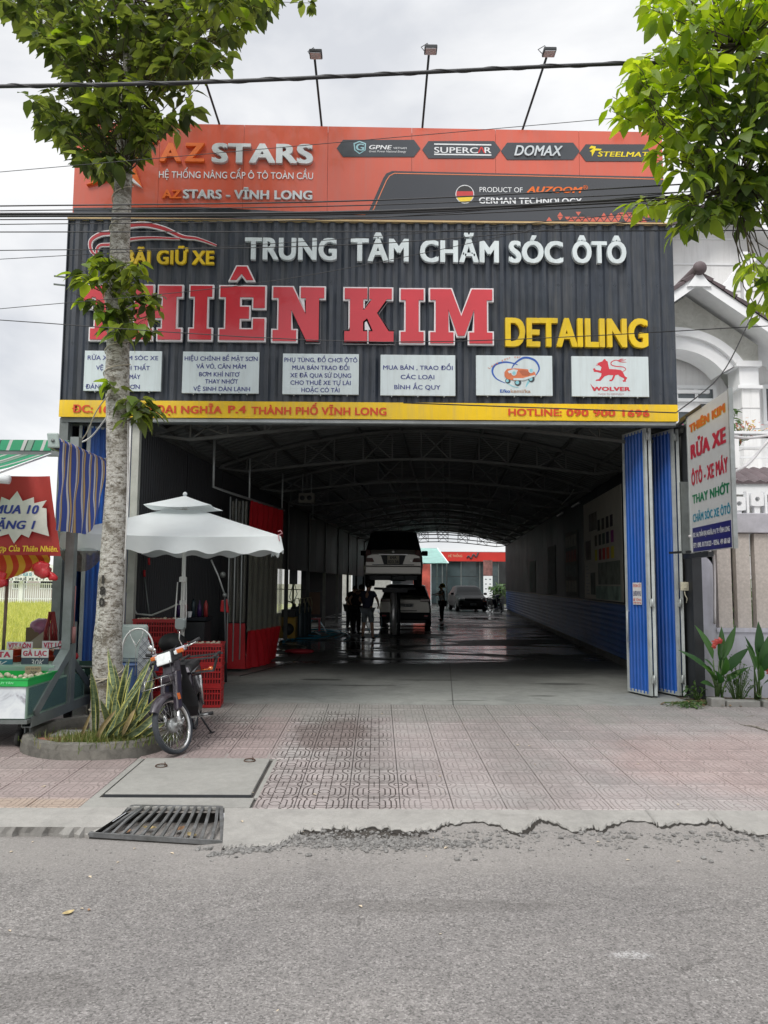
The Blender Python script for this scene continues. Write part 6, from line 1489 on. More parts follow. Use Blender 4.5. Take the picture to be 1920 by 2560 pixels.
# planter ring
pr_=random.Random(21)
PL=thing('tree_planter','low mossy oval concrete planter ring around the tree and the snake plant','planter',(planter_c.x,planter_c.y,pav(8.05)))
outer=spl([(-.80,-.05),(-.68,-.48),(-.30,-.74),(.15,-.76),(.42,-.68),(.60,-.50),(.68,-.2),(.66,.3),(.55,.6),(.2,.72),(-.35,.62),(-.70,.34)] if False else [Vector(q).to_3d() for q in [(-.80,-.05),(-.68,-.48),(-.30,-.74),(.15,-.76),(.42,-.68),(.60,-.50),(.68,-.2),(.66,.3),(.55,.6),(.2,.72),(-.35,.62),(-.70,.34)]],5,True)
ctr=sum(outer,Vector())/len(outer); R_=[[],[],[],[],[],[],[]]
for i,p in enumerate(outer):
    d=(p-ctr).normalized(); nz_=noise.noise(p*3)*.012
    gz0=pav(planter_c.y+p.y)-pav(planter_c.y)
    for k,(off,z) in enumerate(((.012,-.03),(.0,.09),(-.015,.135),(-.06,.150),(-.105,.135),(-.115,.08),(-.115,-.03))):
        R_[k].append(p+d*(off+nz_*.6)+Vector((0,0,gz0+z+noise.noise(p*5+Vector((0,0,k)))*.010)))
n_=len(outer); mb=MB(); mb.smooth=True
for k in range(6): mb.add(R_[k]+R_[k+1],[(i,(i+1)% n_,n_+(i+1)% n_,n_+i) for i in range(n_)])
mb.build('ring',oldc,PL)
MB().add([p+(ctr-p).normalized()*.1+Vector((0,0,.055+noise.noise(p*4)*.01)) for p in outer]+[ctr+Vector((0,0,.10))],[(i,(i+1)% n_,n_) for i in range(n_)]).build('soil',soil,PL)
brickm=mat('old brick',(.26,.12,.08),.9,var=.3,scale=20,bump=.4)
MB().box(-.60,-.28,-.40,-.28,.04,.085).build('brick',brickm,PL); MB().box(-.55,-.15,-.15,.15,.04,.08).build('flagstone',slabc,PL)
# grass tufts
def blades(name,n,f,hmin,hmax,m,label,parent=None,w_=.004,lean=.5,rs=1,kind='stuff'):
    r_=random.Random(rs); mb=MB()
    for _ in range(n):
        x,y,z=f(r_); h=r_.uniform(hmin,hmax); a=r_.uniform(0,6.28); l_=r_.uniform(0,lean)*h; dx,dy=cos(a)*l_,sin(a)*l_; wx_,wy_=-sin(a)*w_,cos(a)*w_
        mb.add([(x-wx_,y-wy_,z),(x+wx_,y+wy_,z),(x+dx*.4+wx_*.8,y+dy*.4+wy_*.8,z+h*.6),(x+dx*.4-wx_*.8,y+dy*.4-wy_*.8,z+h*.6),(x+dx,y+dy,z+h*(1-.3*l_/max(h,.01)))],[(0,1,2,3),(3,2,4)])
    o=mb.build(name,m,parent); o['kind']=kind
    if label: o['label']=label
    return o
grass_m=leaf_mat('grass blade',(.10,.16,.03),(.28,.26,.10),.3,.6)
PX0,PY0,PZ0=PL.location
blades('grass',2600, lambda r: (PX0+r.gauss(.12,.24),PY0-.42+r.gauss(0,.13),PZ0+.08),.03,.11,grass_m,'short green and yellowed grass in the planter around the tree foot',rs=4,lean=.9)
# tree trunk
tree=thing('street_tree','pale barked street tree stencilled 180 with leafy shoots and broad crown','tree',(-2.98,8.2,.26))
TO=-Vector(tree.location)
TY=8.2
axis=[(265,1850,36),(264,1800,36),(267,1700,35),(270,1600,33.5),(276,1500,31.5),(281,1400,30.5),(288,1300,29),(293,1200,28),(294,1100,28),(294,1000,29),(292,950,30),(294,900,28.5),(296,800,28),(291,740,30),(299,700,26),(300,600,24),(306,500,23),(311,400,21.5),(316,320,19),(319,250,17),(322,150,15),(325,60,13),(327,-60,11),(335,-200,9),(350,-400,7)]
TP=[(at(x,y,TY),r*TY/FPX) for x,y,r in axis]
C_=spl([p for p,r in TP],5); RR=[]
for i in range(len(TP)-1): RR += [TP[i][1]+(TP[i+1][1]-TP[i][1])*k/5 for k in range(5)]
RR.append(TP[-1][1])
mb=MB(); mb.smooth=True; NS=28; rows_=[]
for c_,r in zip(C_,RR):
    rows_.append([(c_.x+(r*(1+.10*noise.noise((cos(a)*1.2,sin(a)*1.2,c_.z*2.2))+.04*noise.noise((cos(a)*4,sin(a)*4,c_.z*9))))*cos(a),c_.y+r*(1+.05*noise.noise((cos(a)*4,sin(a)*4,c_.z*9)))*sin(a),c_.z) for a in [2*pi*k/NS for k in range(NS+1)]])
mb.grid(rows_)
g=nodes_mat('bark')
mpn=g.nd('ShaderNodeMapping'); mpn.inputs['Scale'].default_value=(1,1,2.2); g.l.new(g.pos,mpn.inputs[0]); bv=mpn.outputs[0]
n1=g.noise(g.pos,3.2,8,.7,.5); n2=g.noise(bv,16,7,.75,.4); n3=g.noise(bv,60,4,.7)
c=g.ramp(n2,[(.40,(.15,.13,.10)),(.47,(.44,.42,.37)),(.58,(.64,.625,.58))]); c=g.mix(g.sm(n1,.48,.64),c,(.17,.15,.115)); c=g.mix(.55,c,g.ramp(n3,[(.38,.42),(.55,1.1)]),'MULTIPLY')
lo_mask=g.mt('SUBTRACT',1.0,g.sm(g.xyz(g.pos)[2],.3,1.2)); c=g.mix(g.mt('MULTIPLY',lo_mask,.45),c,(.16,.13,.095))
blk_=g.vor(bv,24,'F1'); c=g.mix(g.mt('MULTIPLY',g.mt('MULTIPLY',g.mt('LESS_THAN',blk_,.2),g.sm(n1,.4,.55)),.7),c,(.04,.035,.028))
g.set('Base Color',c); g.b.inputs['Roughness'].default_value=.92; g.set('Normal',g.bump(g.mt('ADD',n2,g.mt('MULTIPLY',n3,.6)),.9,.02)); bark=g.m
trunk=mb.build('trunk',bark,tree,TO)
def trunk_at(z):
    for (a,ra),(b,rb) in zip(zip(C_,RR),zip(C_[1:],RR[1:])):
        if a.z <= z <= b.z: t=(z-a.z)/(b.z-a.z); return a.lerp(b,t),ra+(rb-ra)*t
    return C_[0],RR[0]
ink=mat('stencil ink',(.03,.028,.025),.9,var=.3,scale=40)
for ch,py in (('1',1458),('8',1486),('0',1514)):
    vs,fs=glyphs(ch,.045,0,0,1); zc=at(275,py,TY).z; xm=(min(v.x for v in vs)+max(v.x for v in vs))/2; q=MB(); V_=[]
    for v in vs:
        z=zc+v.y*.115; c_,r=trunk_at(z); a=-pi/2-.28+(v.x-xm)*.115/r; V_.append((c_.x+(r*1.05+.008)*cos(a),c_.y+(r*1.05+.008)*sin(a),z))
    q.add(V_,fs); q.build('stencil_number',ink,tree,TO)
twine=mat('twine',(.50,.45,.36),.8); whitecord=mat('white cord',(.60,.60,.58),.6)
def wrap(z0,z1,turns,ph,m,r_=.006,name='cord'):
    P=[]
    for i in range(int(16*turns)+1):
        t=i/(16*turns); z=z0+(z1-z0)*t; c_,r=trunk_at(z); a=ph+t*turns*2*pi; P.append((c_.x+(r*1.06+.006)*cos(a),c_.y+(r*1.06+.006)*sin(a),z))
    return P
cd=MB()
for z0,z1,tn,ph in ((.75,.82,1,0),(.62,1.0,1,2),(.45,.52,1,1),(3.9,4.7,3.2,0),(4.8,5.4,2.2,1),(5.5,6.2,2,.5)): cd.tube(wrap(z0,z1,tn,ph,twine),.006,5)
tag(cd.build('cord',twine),'pale twine wound around the tree trunk','cord')
def cordline(pts,m,r,label,name='cord'): return tag(MB().tube(spl([at(*p) for p in pts],5),r,6).build(name,m),label,name)
cordline([(272,985,8.0),(240,1030,8.4),(215,1085,8.9),(190,1110,9.3),(150,1112,8.2)],twine,.007,'yellowish cord from the trunk down to the striped curtain roller')
cordline([(290,1010,8.0),(262,1050,8.3),(230,1090,8.7),(205,1105,9.0),(180,1108,9.2)],whitecord,.010,'white cord from the trunk to the striped curtain roller')
cordline([(320,1040,8.0),(320,1150,8.1),(316,1300,8.1),(312,1400,8.1)],whitecord,.006,'thin white cord hanging down the right side of the trunk')
# leaves -----------------------------------------------------------
def leafgeo(mb,M,L_=1.0,W_=.42,fold=.18,droop=.22,n=5):
    rows_=[]
    for i in range(n+1):
        t=i/n; w_=W_*.5*(sin(pi*t ** .80))** .9 if 0<t<1 else .008; y=t*L_; z=-droop*t*t*L_
        rows_.append([M @ Vector((-w_,y,z+fold*w_*1.6)),M @ Vector((0,y,z)),M @ Vector((w_,y,z+fold*w_*1.6))])
    mb.grid(rows_)
LV=[]
def leafset(m):
    out=[]
    for f_,d_,w_ in ((.3,.20,.54),(.1,.38,.58),(.5,.10,.48),(.2,.55,.56)):
        mb=MB(); mb.smooth=True; leafgeo(mb,Matrix.Identity(3),1,w_,f_,d_); out.append(mb.mesh('leaf',m))
    return out
def inside(p,poly):
    x,y=p; c_=False
    for i in range(len(poly)):
        x1,y1=poly[i-1]; x2,y2=poly[i]
        if (y1>y)!= (y2>y) and x<(x2-x1)*(y-y1)/(y2-y1)+x1: c_= not c_
    return c_
def clusters(r_,poly,n,yr,mind,zr=None,weight=None):
    xs=[p[0] for p in poly]; ys=[p[1] for p in poly]; out=[]; tries=0
    while len(out)<n and tries<n*300:
        tries += 1; px,py=r_.uniform(min(xs),max(xs)),r_.uniform(min(ys),max(ys))
        if not inside((px,py),poly): continue
        if weight and r_.random()>weight(px,py): continue
        p=at(px,py,r_.uniform(*yr))
        if any((p-q).length<mind for q in out): continue
        out.append(p)
    return out
def grow_leaves(tree_o,off,cl,r_,meshes,lm,size,per,nobj,base_f,twigm,stuff_name='foliage',spread=.16,updir=.15,branch=True):
    items=[]; tw=MB()
    for c_ in cl:
        b=base_f(c_)
        d0=(c_-b); ln_=d0.length; d0=d0.normalized() if ln_>1e-3 else Z_
        if branch: sg_v=Vector((r_.uniform(-.12,.12),r_.uniform(-.12,.12),-.10))*ln_; tw.tube([b,b.lerp(c_,.35)+sg_v*.8,b.lerp(c_,.7)+sg_v*.7,c_,c_+d0*.08],[.004+.004*min(ln_,2),.005,.004,.003,.002],5)
        for i in range(r_.randint(*per)):
            a=r_.uniform(0,2*pi); t=r_.uniform(-spread,spread*.6)
            out_=Vector((cos(a),sin(a),r_.uniform(-.55,updir))); pos=c_+d0*t+out_*r_.uniform(.0,.06)
            yv=(out_+d0*r_.uniform(.0,.6)+Vector((0,0,-.25))).normalized(); up=(Z_+Vector((r_.uniform(-.5,.5),r_.uniform(-.5,.5),0))).normalized()
            xv=yv.cross(up).normalized(); zv=xv.cross(yv); s_=size*r_.uniform(.6,1.2)
            M=Matrix((xv,yv,zv)).transposed()*s_
            items.append((pos,M,s_))
    if branch and tw.v: tw.build('twigs',mat('twig bark',(.075,.06,.04),.9),tree_o,off).__setitem__('kind','stuff')
    def key(it):
        x,y=proj(it[0]); vis=-40<x<1960 and -40<y<2600
        return -(it[2]/max(.1,it[0].y))*(1 if vis else .01)
    items.sort(key=key); mb=MB(); mb.smooth=True
    for k,(pos,M,s_) in enumerate(items):
        if k<nobj:
            o=bpy.data.objects.new('leaf',meshes[k % 4]); COL.objects.link(o); o.parent=tree_o; M4=M.to_4x4(); M4.translation=pos+off; o.matrix_local=M4
        else: leafgeo(mb,M.to_4x4().to_3x3(),1,.42,.25,.3,4) if False else _lg(mb,pos+off,M,r_)
    if mb.v: mb.build(stuff_name,lm,tree_o)['kind']='stuff'
    return len(items)
def _lg(mb,pos,M,r_):
    n=3; rows_=[]; dr=r_.uniform(.1,.5)
    for i in range(n+1):
        t=i/n; w_=(.014,.25,.22,.014)[i]; rows_.append([pos+M @ Vector((-w_,t,-dr*t*t+.3*w_)),pos+M @ Vector((0,t,-dr*t*t)),pos+M @ Vector((w_,t,-dr*t*t+.3*w_))])
    mb.grid(rows_)
lf1=leaf_mat('olive leaf',(.040,.065,.014),(.16,.21,.045),.45); lf_b=leaf_mat('bright leaf',(.15,.24,.03),(.30,.38,.06),.5)
lm1=leafset(lf1); lmb=leafset(lf_b)
rl_=random.Random(31)
polyA=[(-60,-20),(30,20),(70,60),(120,120),(190,160),(130,190),(80,240),(85,300),(150,330),(180,380),(235,430),(290,400),(340,370),(420,330),(480,310),(470,240),(420,190),(480,165),(560,150),(580,95),(630,55),(690,0),(710,-60),(60,-60)]
def bA(c_):
    z=max(6.3,min(9.5,c_.z-.35)); return trunk_at(min(z,C_[-1].z-.01))[0]
clA=clusters(rl_,polyA,250,(7.2,9.3),.13,weight=lambda x,y: 1 if y<200 else .9)
shootA=clusters(rl_,[(205,660),(260,640),(330,640),(400,690),(405,760),(380,820),(340,860),(300,850),(270,790),(215,750)],30,(7.75,8.1),.10)
shootB=clusters(rl_,[(300,960),(350,975),(400,1000),(380,1030),(340,1050),(320,1030)],10,(7.8,8.05),.08)+[at(280,960,8.0)]
upper=[]
for _ in range(110):
    a=rl_.uniform(0,6.28); rr_=2.4*sqrt(rl_.random()); z=rl_.uniform(8.9,10.6); upper.append(Vector((-2.6+rr_*cos(a),8.2+rr_*sin(a),z)))
grow_leaves(tree,TO,shootA+shootB,rl_,[lm1[0],lmb[1],lm1[2],lm1[3]],lf1,.175,(6,9),150, lambda c_: trunk_at(c_.z-.05)[0].lerp(c_,.3),bark,'shoot_foliage',spread=.10)
bright_side=[c_ for c_ in [at(205,690,7.9),at(220,660,7.9),at(200,740,7.85),at(235,775,7.9),at(262,700,7.85),at(255,640,7.9),at(345,660,7.85),at(272,955,7.95)]]
grow_leaves(tree,TO,bright_side,rl_,lmb,lf_b,.17,(4,6),40, lambda c_: trunk_at(c_.z-.05)[0].lerp(c_,.3),bark,'shoot_foliage',spread=.08)
grow_leaves(tree,TO,clA+upper,rl_,[lm1[0],lm1[1],lmb[2],lm1[3]],lf1,.185,(10,14),130,bA,bark,spread=.19)

# snake plant
spm=nodes_mat('snake leaf'); g=spm; mpn=g.nd('ShaderNodeMapping'); mpn.inputs['Scale'].default_value=(6,6,30); g.l.new(g.obj,mpn.inputs[0])
n2=g.noise(mpn.outputs[0],1.6,3,.6,.8); g.set('Base Color',g.ramp(n2,[(.40,(.06,.10,.05)),(.58,(.19,.24,.13))])); g.b.inputs['Roughness'].default_value=.4
ye_m=mat('leaf edge yellow',(.60,.57,.16),.45,var=.2,scale=20); drym=mat('dry leaf',(.38,.30,.15),.8,var=.3,scale=20)
snk=thing('snake_plant','clump of upright snake plant leaves edged in yellow at the tree foot','plant',(0,0,0))
def sword(base,tip,bend,wd,tw,m=None):
    base=Vector(base); tip=Vector(tip); rows_=[]; n=9; d=tip-base; side=d.cross(Vector((sin(tw),-cos(tw),.0))).normalized(); nn=side.cross(d).normalized()
    if side.length<.5: side=X_
    for i in range(n+1):
        t=i/n; c_=base+d*t+bend*sin(pi*t*.5)** 2*t+bend*(t*t-t)*.5; w_=wd*(.45+.75*sin(pi*min(1,.12+t*.78)) if t<.97 else .03)
        if t>.75: w_ *= max(.03,1-((t-.75)/.25)** 1.6)
        cs=side*cos(tw*.3*t)+nn*sin(tw*.3*t); e_=min(.8,.80)
        rows_.append([c_-cs*w_+nn*w_*.35,c_-cs*w_*e_+nn*w_*.22,c_-nn*w_*.05,c_+cs*w_*e_+nn*w_*.22,c_+cs*w_+nn*w_*.35])
    mb=MB(); mb.smooth=True; nn_=len(rows_)
    for j in range(4): mb.cur=1 if j in (0,3) else 0; mb.grid([r[j:j+2] for r in rows_])
    mb.build('leaf',[m or g.m,ye_m if not m else m],snk)
rs_=random.Random(8); bz=PZ0+.08
tips=[(245,1655,7.5),(232,1665,7.7),(298,1612,7.8),(305,1640,7.7),(318,1655,7.65),(290,1660,7.9),(330,1690,7.6),(342,1668,7.7),(352,1665,7.75),(362,1690,7.6),(370,1670,7.8),(378,1672,7.7),(392,1655,7.7),(385,1690,7.6),(400,1695,7.7),(412,1692,7.65),(350,1720,7.45),(325,1740,7.4),(295,1720,7.45),(270,1735,7.4),(375,1725,7.5),(310,1700,7.6),(335,1710,7.9),(360,1640,7.9),(348,1700,7.5),(283,1690,7.6),(398,1798,7.5),(380,1775,7.4),(355,1760,7.35),(365,1740,7.45),(300,1760,7.4),(262,1775,7.4),(340,1775,7.35),(318,1775,7.3),(405,1720,7.7),(288,1640,7.95)]
for i,(px,py,Y) in enumerate(tips):
    tpt=at(px,py,Y); b=Vector((-2.62+rs_.gauss(0,.12),7.66+rs_.gauss(0,.07),bz)); b.x=b.x*.6+tpt.x*.4; 
    if px<260: b.x=-2.78
    sword(b,tpt,Vector((rs_.uniform(-.10,.10),rs_.uniform(-.08,.04),rs_.uniform(-.05,.02))),rs_.uniform(.017,.029),rs_.uniform(-1.3,1.3),drym if i in (32,31) else None)
sword((-2.5,7.6,bz),at(415,1795,7.45),Vector((0,0,.12)),.03,.2); sword((-2.9,7.7,bz),at(228,1790,7.5),Vector((0,0,.04)),.012,.2,drym)
cup=thing('steel_cup','small shiny steel cup in the planter beside the front wheel','cup',gz(372,1832,PZ0+.1)); MB().lathe([(0,0),(.045,0),(.05,.1),(.044,.1),(.04,.01)],n=20).build('cup',chrome,cup)

# red crates
redcr=mat('red crate plastic',(.42,.018,.02),.38,0,.12,4,dirt=.2); eggm=mat('eggshell',(.62,.52,.40),.5,var=.1)
def crate_mesh(w_,d_,h):
    mb=MB(); t=.012
    for (a0,a1,b0,b1) in ((-w_,w_,-d_,-d_+t),(-w_,w_,d_-t,d_),(-w_,-w_+t,-d_+t,d_-t),(w_-t,w_,-d_+t,d_-t)):
        long=a1-a0>b1-b0; L0,L1=(a0,a1) if long else (b0,b1)
        for z0,z1 in ((0,.03),(h*.30,h*.36),(h*.62,h*.68),(h-.045,h)): mb.box(a0,a1,b0,b1,z0,z1)
        n=16 if long else 11
        for i in range(n+1):
            x=L0+(L1-L0-.012)*i/n; big=i in (0,n)
            q0,q1=(x,x+(.03 if big else .012)); q1=min(q1,L1)
            e0=.0008
            if long: mb.box(q0,q1,b0+e0,b1-e0,.028,h-.04)
            else: mb.box(a0+e0,a1-e0,q0,q1,.028,h-.04)
    for yy,s_ in ((-d_,-1),(d_,1)):
        mb.box(-w_-.008,w_+.008,yy-.008 if s_<0 else yy+.0005,yy-.0005 if s_<0 else yy+.008,h-.022,h-.002)
    mb.box(-w_+t,w_-t,-d_+t,d_-t,.0,.006)
    return mb.mesh('crate',redcr)
CR=crate_mesh(.275,.19,.262); liner=MB().box(-.255,.255,-.172,.172,.02,.2).mesh('liner',mat('dark crate inside',(.10,.008,.01),.8,var=.4,scale=8)); EG=MB().ball((0,0,0),.022,.022,.028,8,6).mesh('egg',eggm)
def crate(x,y,z,rz,label,eggs=False,group='red plastic egg crates stacked behind the motorbike'):
    o=thing('egg_crate',label,'crate',(x,y,z),rz,group=group); obj('shell',CR,o); obj('liner',liner,o)
    if eggs:
        q=thing('eggs','pale eggs filling the '+label.split(', ')[1],'eggs',(x,y,z+.2),rz); r_=random.Random(int(x*100))
        for i in range(7):
            for j in range(5):
                e_=obj('egg',EG,q,(-.21+i*.07+r_.uniform(-.01,.01),-.14+j*.07,.03+r_.uniform(0,.025)),(r_.uniform(0,3),r_.uniform(0,3),0))
hts=('bottom','middle','top')
for k in range(3): crate(-2.24,9.95,.245+.264*k,.10,f'red crate, {hts[k]} of the tall stack right of the motorbike',k == 2)
for k in range(2): crate(-2.75,9.35,.235+.264*k,-.05,f'red crate, {"lower" if not k else "upper"} one half hidden behind the motorbike handlebars',False)
for k in range(4): crate(-3.02+.01*k,10.58,.25+.264*k,.03,f'red crate, {("lowest", "second", "third", "topmost")[k]} in the stack behind the pale lid',k == 3)
# pale cooler on blue tub
o=thing('blue_tub','blue plastic tub under the pale lid beside the tree','tub',(-2.93,9.2,.23)); MB().hexa([(-.28,-.2,0),(.28,-.2,0),(.28,.2,0),(-.28,.2,0),(-.31,-.23,.62),(.31,-.23,.62),(.31,.23,.62),(-.31,.23,.62)]).box(-.325,.325,-.24,.24,.60,.63).build('tub',mat('blue tub',(.07,.13,.30),.45,dirt=.2),o,bevel=.02)
o=thing('pale_lid','pale grey green rounded plastic lid standing on the blue tub','lid',(-2.96,9.12,.862)); lidm=mat('pale lid',(.36,.43,.41),.5,dirt=.15)
MB().box(-.28,.28,-.03,.03,0,.44).build('panel',lidm,o,bevel=.04); MB().box(-.23,.23,-.045,-.031,.05,.39).build('raised_field',lidm,o,bevel=.012)
# round backed steel chair
o=thing('folding_chair','steel framed round back chair with plaid seat leaning beside the trunk','chair',at(338,1800,8.75)); o.location.z=pav(8.75)
c0=Vector((-.02,0,.0)); P=[(-.17,0,.02),(-.175,0,.6)]+[(.175*-cos(a),0,.83+.24*sin(a)) for a in [i*pi/12 for i in range(13)]]+[(.175,0,.6),(.165,.02,.02)]
MB().tube(P,.011,8).build('back_frame',chrome,o)
MB().tube([(-.02,0,.55),(-.02,0,.86),(-.09,0,1.0),(-.10,0,1.05)],.004,5).tube([(-.02,0,.86),(.05,0,1.0),(.055,0,1.06)],.004,5).tube([(-.06,0,.95),(-.02,0,.88),(.02,0,.95)],.004,5).build('back_wires',chrome,o)
g=nodes_mat('plaid'); p=g.xyz(g.obj); 
def ch(s_,f,w_): 
    a=g.mt('FRACT',g.mt('MULTIPLY',s_,f)); return g.mt('LESS_THAN',a,w_)
s1=g.mt('ADD',p[0],p[2]); s2=g.mt('SUBTRACT',p[2],p[0]); m_=g.mt('MAXIMUM',g.mt('MAXIMUM',ch(s1,11,.09),ch(s2,11,.09)),g.mt('MAXIMUM',ch(g.mt('ADD',s1,.02),11,.06),ch(g.mt('ADD',s2,.02),11,.06)))
g.set('Base Color',g.mix(m_,(.50,.52,.54),(.10,.11,.13))); g.b.inputs['Roughness'].default_value=.5
pts=[(.14*cos(a)*(.55),.30*sin(a)) for a in [2*pi*i/24 for i in range(24)]]
MB().prism([(x+.09,z+.68) for x,z in pts], lambda x,z: (x,-.012,z), lambda x,z: (x,-.05,z)).build('plaid_seat',g.m,o,bevel=.006)
for s_ in (-1,1): MB().tube([(s_*.16,.0,.5),(s_*.17,.12,.02)],.011,6).build('leg',chrome,o)

# parasol
par=thing('market_parasol','pale grey square parasol with small top vent and scalloped valance','parasol',(-2.53,9.95,.25))
PO=-Vector(par.location)
clo=leaf_mat('parasol cloth',(.74,.79,.80),(.75,.80,.81),.12,.7)
A4=[at(152,1330,8.85),at(702,1340,8.80),Vector((-1.52,10.9,0)),Vector((-3.95,10.9,0))]
zc_=(A4[0].z+A4[1].z)/2
for q in A4[2:]: q.z=zc_+.02
apx=Vector((at(462,1255,9.9).x,9.9,at(462,1266,9.9).z+.02)); hat0=.20
def canopy(A4,apx,sag,t0,t1,n=12):
    rows_=[]
    for i in range(n+1):
        t=t0+(t1-t0)*i/n; row=[]
        for k in range(4):
            for j in range(8):
                p0,p1=A4[k],A4[(k+1)% 4]; e_=p0.lerp(p1,j/8); q=apx.lerp(e_,t); q=q-Z_*(sag*sin(pi*t)*(.4+.6*sin(pi*j/8))+.03*t*sin(pi*j/8)** 1*(1 if k in (0,2) else 1)); row.append(q)
        row.append(row[0]); rows_.append(row)
    return rows_
mb=MB(); mb.smooth=True; rows_=canopy(A4,apx,.012,.16,1); mb.grid(rows_); mb.build('canopy',clo,par,PO)
edge_=rows_[-1][:-1]; fine_=[]
for i in range(len(edge_)):
    for k in range(6): fine_.append(edge_[i].lerp(edge_[(i+1)% len(edge_)],k/6))
rows2=[]
for j in range(4):
    t=j/3; row=[]
    for i,q in enumerate(fine_):
        side=i // 48; u_=(i % 48)/48; h=.178-.023*cos(u_*2*pi*6.5+.4)+.02*noise.noise((i*.05,0,3)); cc=sum(A4,Vector())/4; ou=Vector((q.x-cc.x,q.y-cc.y,0)).normalized()
        pinch=.04*sin(u_*2*pi*2.3+side)*t
        row.append(q-Z_*h*t+ou*(pinch+.015*t))
    row.append(row[0]); rows2.append(row)
mb=MB(); mb.smooth=True; mb.grid(rows2); mb.build('valance',clo,par,PO)
mb=MB(); mb.smooth=True; hz=[apx+Vector((x*.42,y*.38,.0)) for x,y in ((-1,-1),(1,-1),(1,1),(-1,1))]; ha=Vector((apx.x,apx.y,at(462,1245,9.9).z+.03)); hz=[Vector((q.x,q.y,apx.z-.035)) for q in hz]
mb.grid(canopy(hz,ha,.01,.02,1,6)); mb.build('vent_cap',clo,par,PO); MB().ball(ha+Z_*.02,.03).build('finial',clo,par,PO)
ppx=at(456,1500,9.95); polem=mat('parasol pole',(.66,.67,.64),.5,.3,.1,6)
MB().cyl((ppx.x+.02,9.95,.3),(ppx.x,9.95,apx.z),.026,12).build('pole',polem,par,PO)
MB().lathe([(.05,0),(.05,.06),(.03,.07)],c=(ppx.x,9.95,at(456,1455,9.95).z),n=14).lathe([(.045,0),(.045,.05),(.03,.06)],c=(ppx.x+.01,9.95,at(456,1512,9.95).z),n=14).build('slider',polem,par,PO)
for sx in (-.055,.055,0): MB().tube([(ppx.x+sx,9.90,at(456,1455,9.95).z),(ppx.x+sx*1.25,9.89,at(456,1540,9.95).z),(ppx.x+sx*.6,9.92,at(456,1580,9.95).z)],.008,6).build('folded_strut',polem,par,PO)
for q in A4: MB().tube([apx-Z_*.05,q-Z_*.02],.010,6).build('rib',polem,par,PO)
tag(MB().tube([(0,0,.04),(.03,-.02,.05),(.05,0,.02),(.0,0,0),(.02,-.01,-.07)],.006,5).build('pink_tie',mat('pink string',(.6,.30,.32),.7),loc=A4[1]+Vector((-.03,-.01,.01))),'pink string tied at the right corner of the parasol','string')
MB().lathe([(0,0),(.22,0),(.24,.06),(.10,.10),(.05,.2),(0,.2)],c=(ppx.x+.02,9.95,.25),n=20).build('base',steel_dark,par,PO)
o=thing('black_bag','round black bag on the crates at the foot of the parasol pole','bag',at(432,1608,9.8)); MB().ball((0,0,0),.18,.15,.13,14,10).build('bag',mat('black bag',(.008,.008,.009),.6,bump=.4,bscale=25),o)
# ------------------------------------------------------------------ egg stall at the left
stg=mat('stall grey paint',(.26,.29,.29),.45,.3,.1,6,dirt=.3); green_b=mat('pale green body',(.30,.44,.36),.45,0,.06,3,dirt=.2); gbright=mat('bright green plastic',(.02,.42,.08),.35,var=.05)
fr_=thing('stall_frame','grey steel awning frame with triangular braces on castors beside the planter','stall frame',(-3.42,8.5,.2))
FO=-Vector(fr_.location); fx_=-3.42
def fp(name,mb,m=None,**k): return mb.build(name,m or stg,fr_,FO,**k)
zb0=at(85,1805,7.72).z
# hollow base beam (open square tube towards the street)
t_=.008; w_=.05
mb=MB()
for (x0,x1,z0,z1) in ((-w_,w_,-w_,-w_+t_),(-w_,w_,w_-t_,w_),(-w_,-w_+t_,-w_+t_,w_-t_),(w_-t_,w_,-w_+t_,w_-t_)): mb.box(fx_+x0,fx_+x1,7.70,9.45,zb0+z0,zb0+z1)
fp('base_beam',mb)
pt=8.62
fp('post',MB().bar((fx_,pt,zb0+.05),(fx_,pt,3.42),.095)); fp('post_sleeve',MB().bar((fx_,pt+.06,zb0+.05),(fx_,pt+.06,1.35),.11))
fp('brace',MB().bar((fx_,7.78,zb0+.06),(fx_,pt-.03,at(150,1632,8.6).z),.10)); fp('brace',MB().bar((fx_,9.40,zb0+.05),(fx_,pt+.05,at(150,1650,8.6).z),.09),steel_grey)
fp('top_arm',MB().bar((fx_-.04,8.02,3.22),(fx_-.04,9.5,3.22),.04)); fp('cross_tube',MB().bar((fx_,9.3,zb0+.25),(fx_+.55,9.6,1.05-.3),.03).bar((fx_,9.45,zb0),(fx_+.6,9.7,.8),.03))
for y in (7.78,9.38):
    c=Vector((fx_-.01,y,0)); r=.062; zc=pav(y)+r+.008
    w__=fp('castor',MB().lathe([(r*.3,-.016),(r,-.016),(r+.003,0),(r,.016),(r*.3,.016)],(c.x,c.y,zc),20,Matrix.Rotation(pi/2,3,'Y')),mat('cream castor',(.42,.40,.34),.6,dirt=.3))
    MB().box(c.x-.03,c.x-.02,y-.03,y+.03,zc,zb0-.05).box(c.x+.02,c.x+.03,y-.03,y+.03,zc,zb0-.05).box(c.x-.04,c.x+.04,y-.04,y+.04,zb0-.056,zb0-.05).build('fork',steel_grey,fr_,FO)
fp('gas_strut',MB().cyl((fx_+.065,pt,1.75),(fx_+.065,pt,1.28),.006,6).cyl((fx_+.065,pt,1.30),(fx_+.065,pt,1.12),.022,10),mat('pinkish strut',(.35,.16,.15),.5))
tag(MB().tube([Vector((fx_+.06,pt-.03,1.12)),Vector((fx_-.5,pt-.1,.98))],.006,5).build('rubber_strap',steel_dark),'thin dark strap tied from the stall post to the cart','strap')
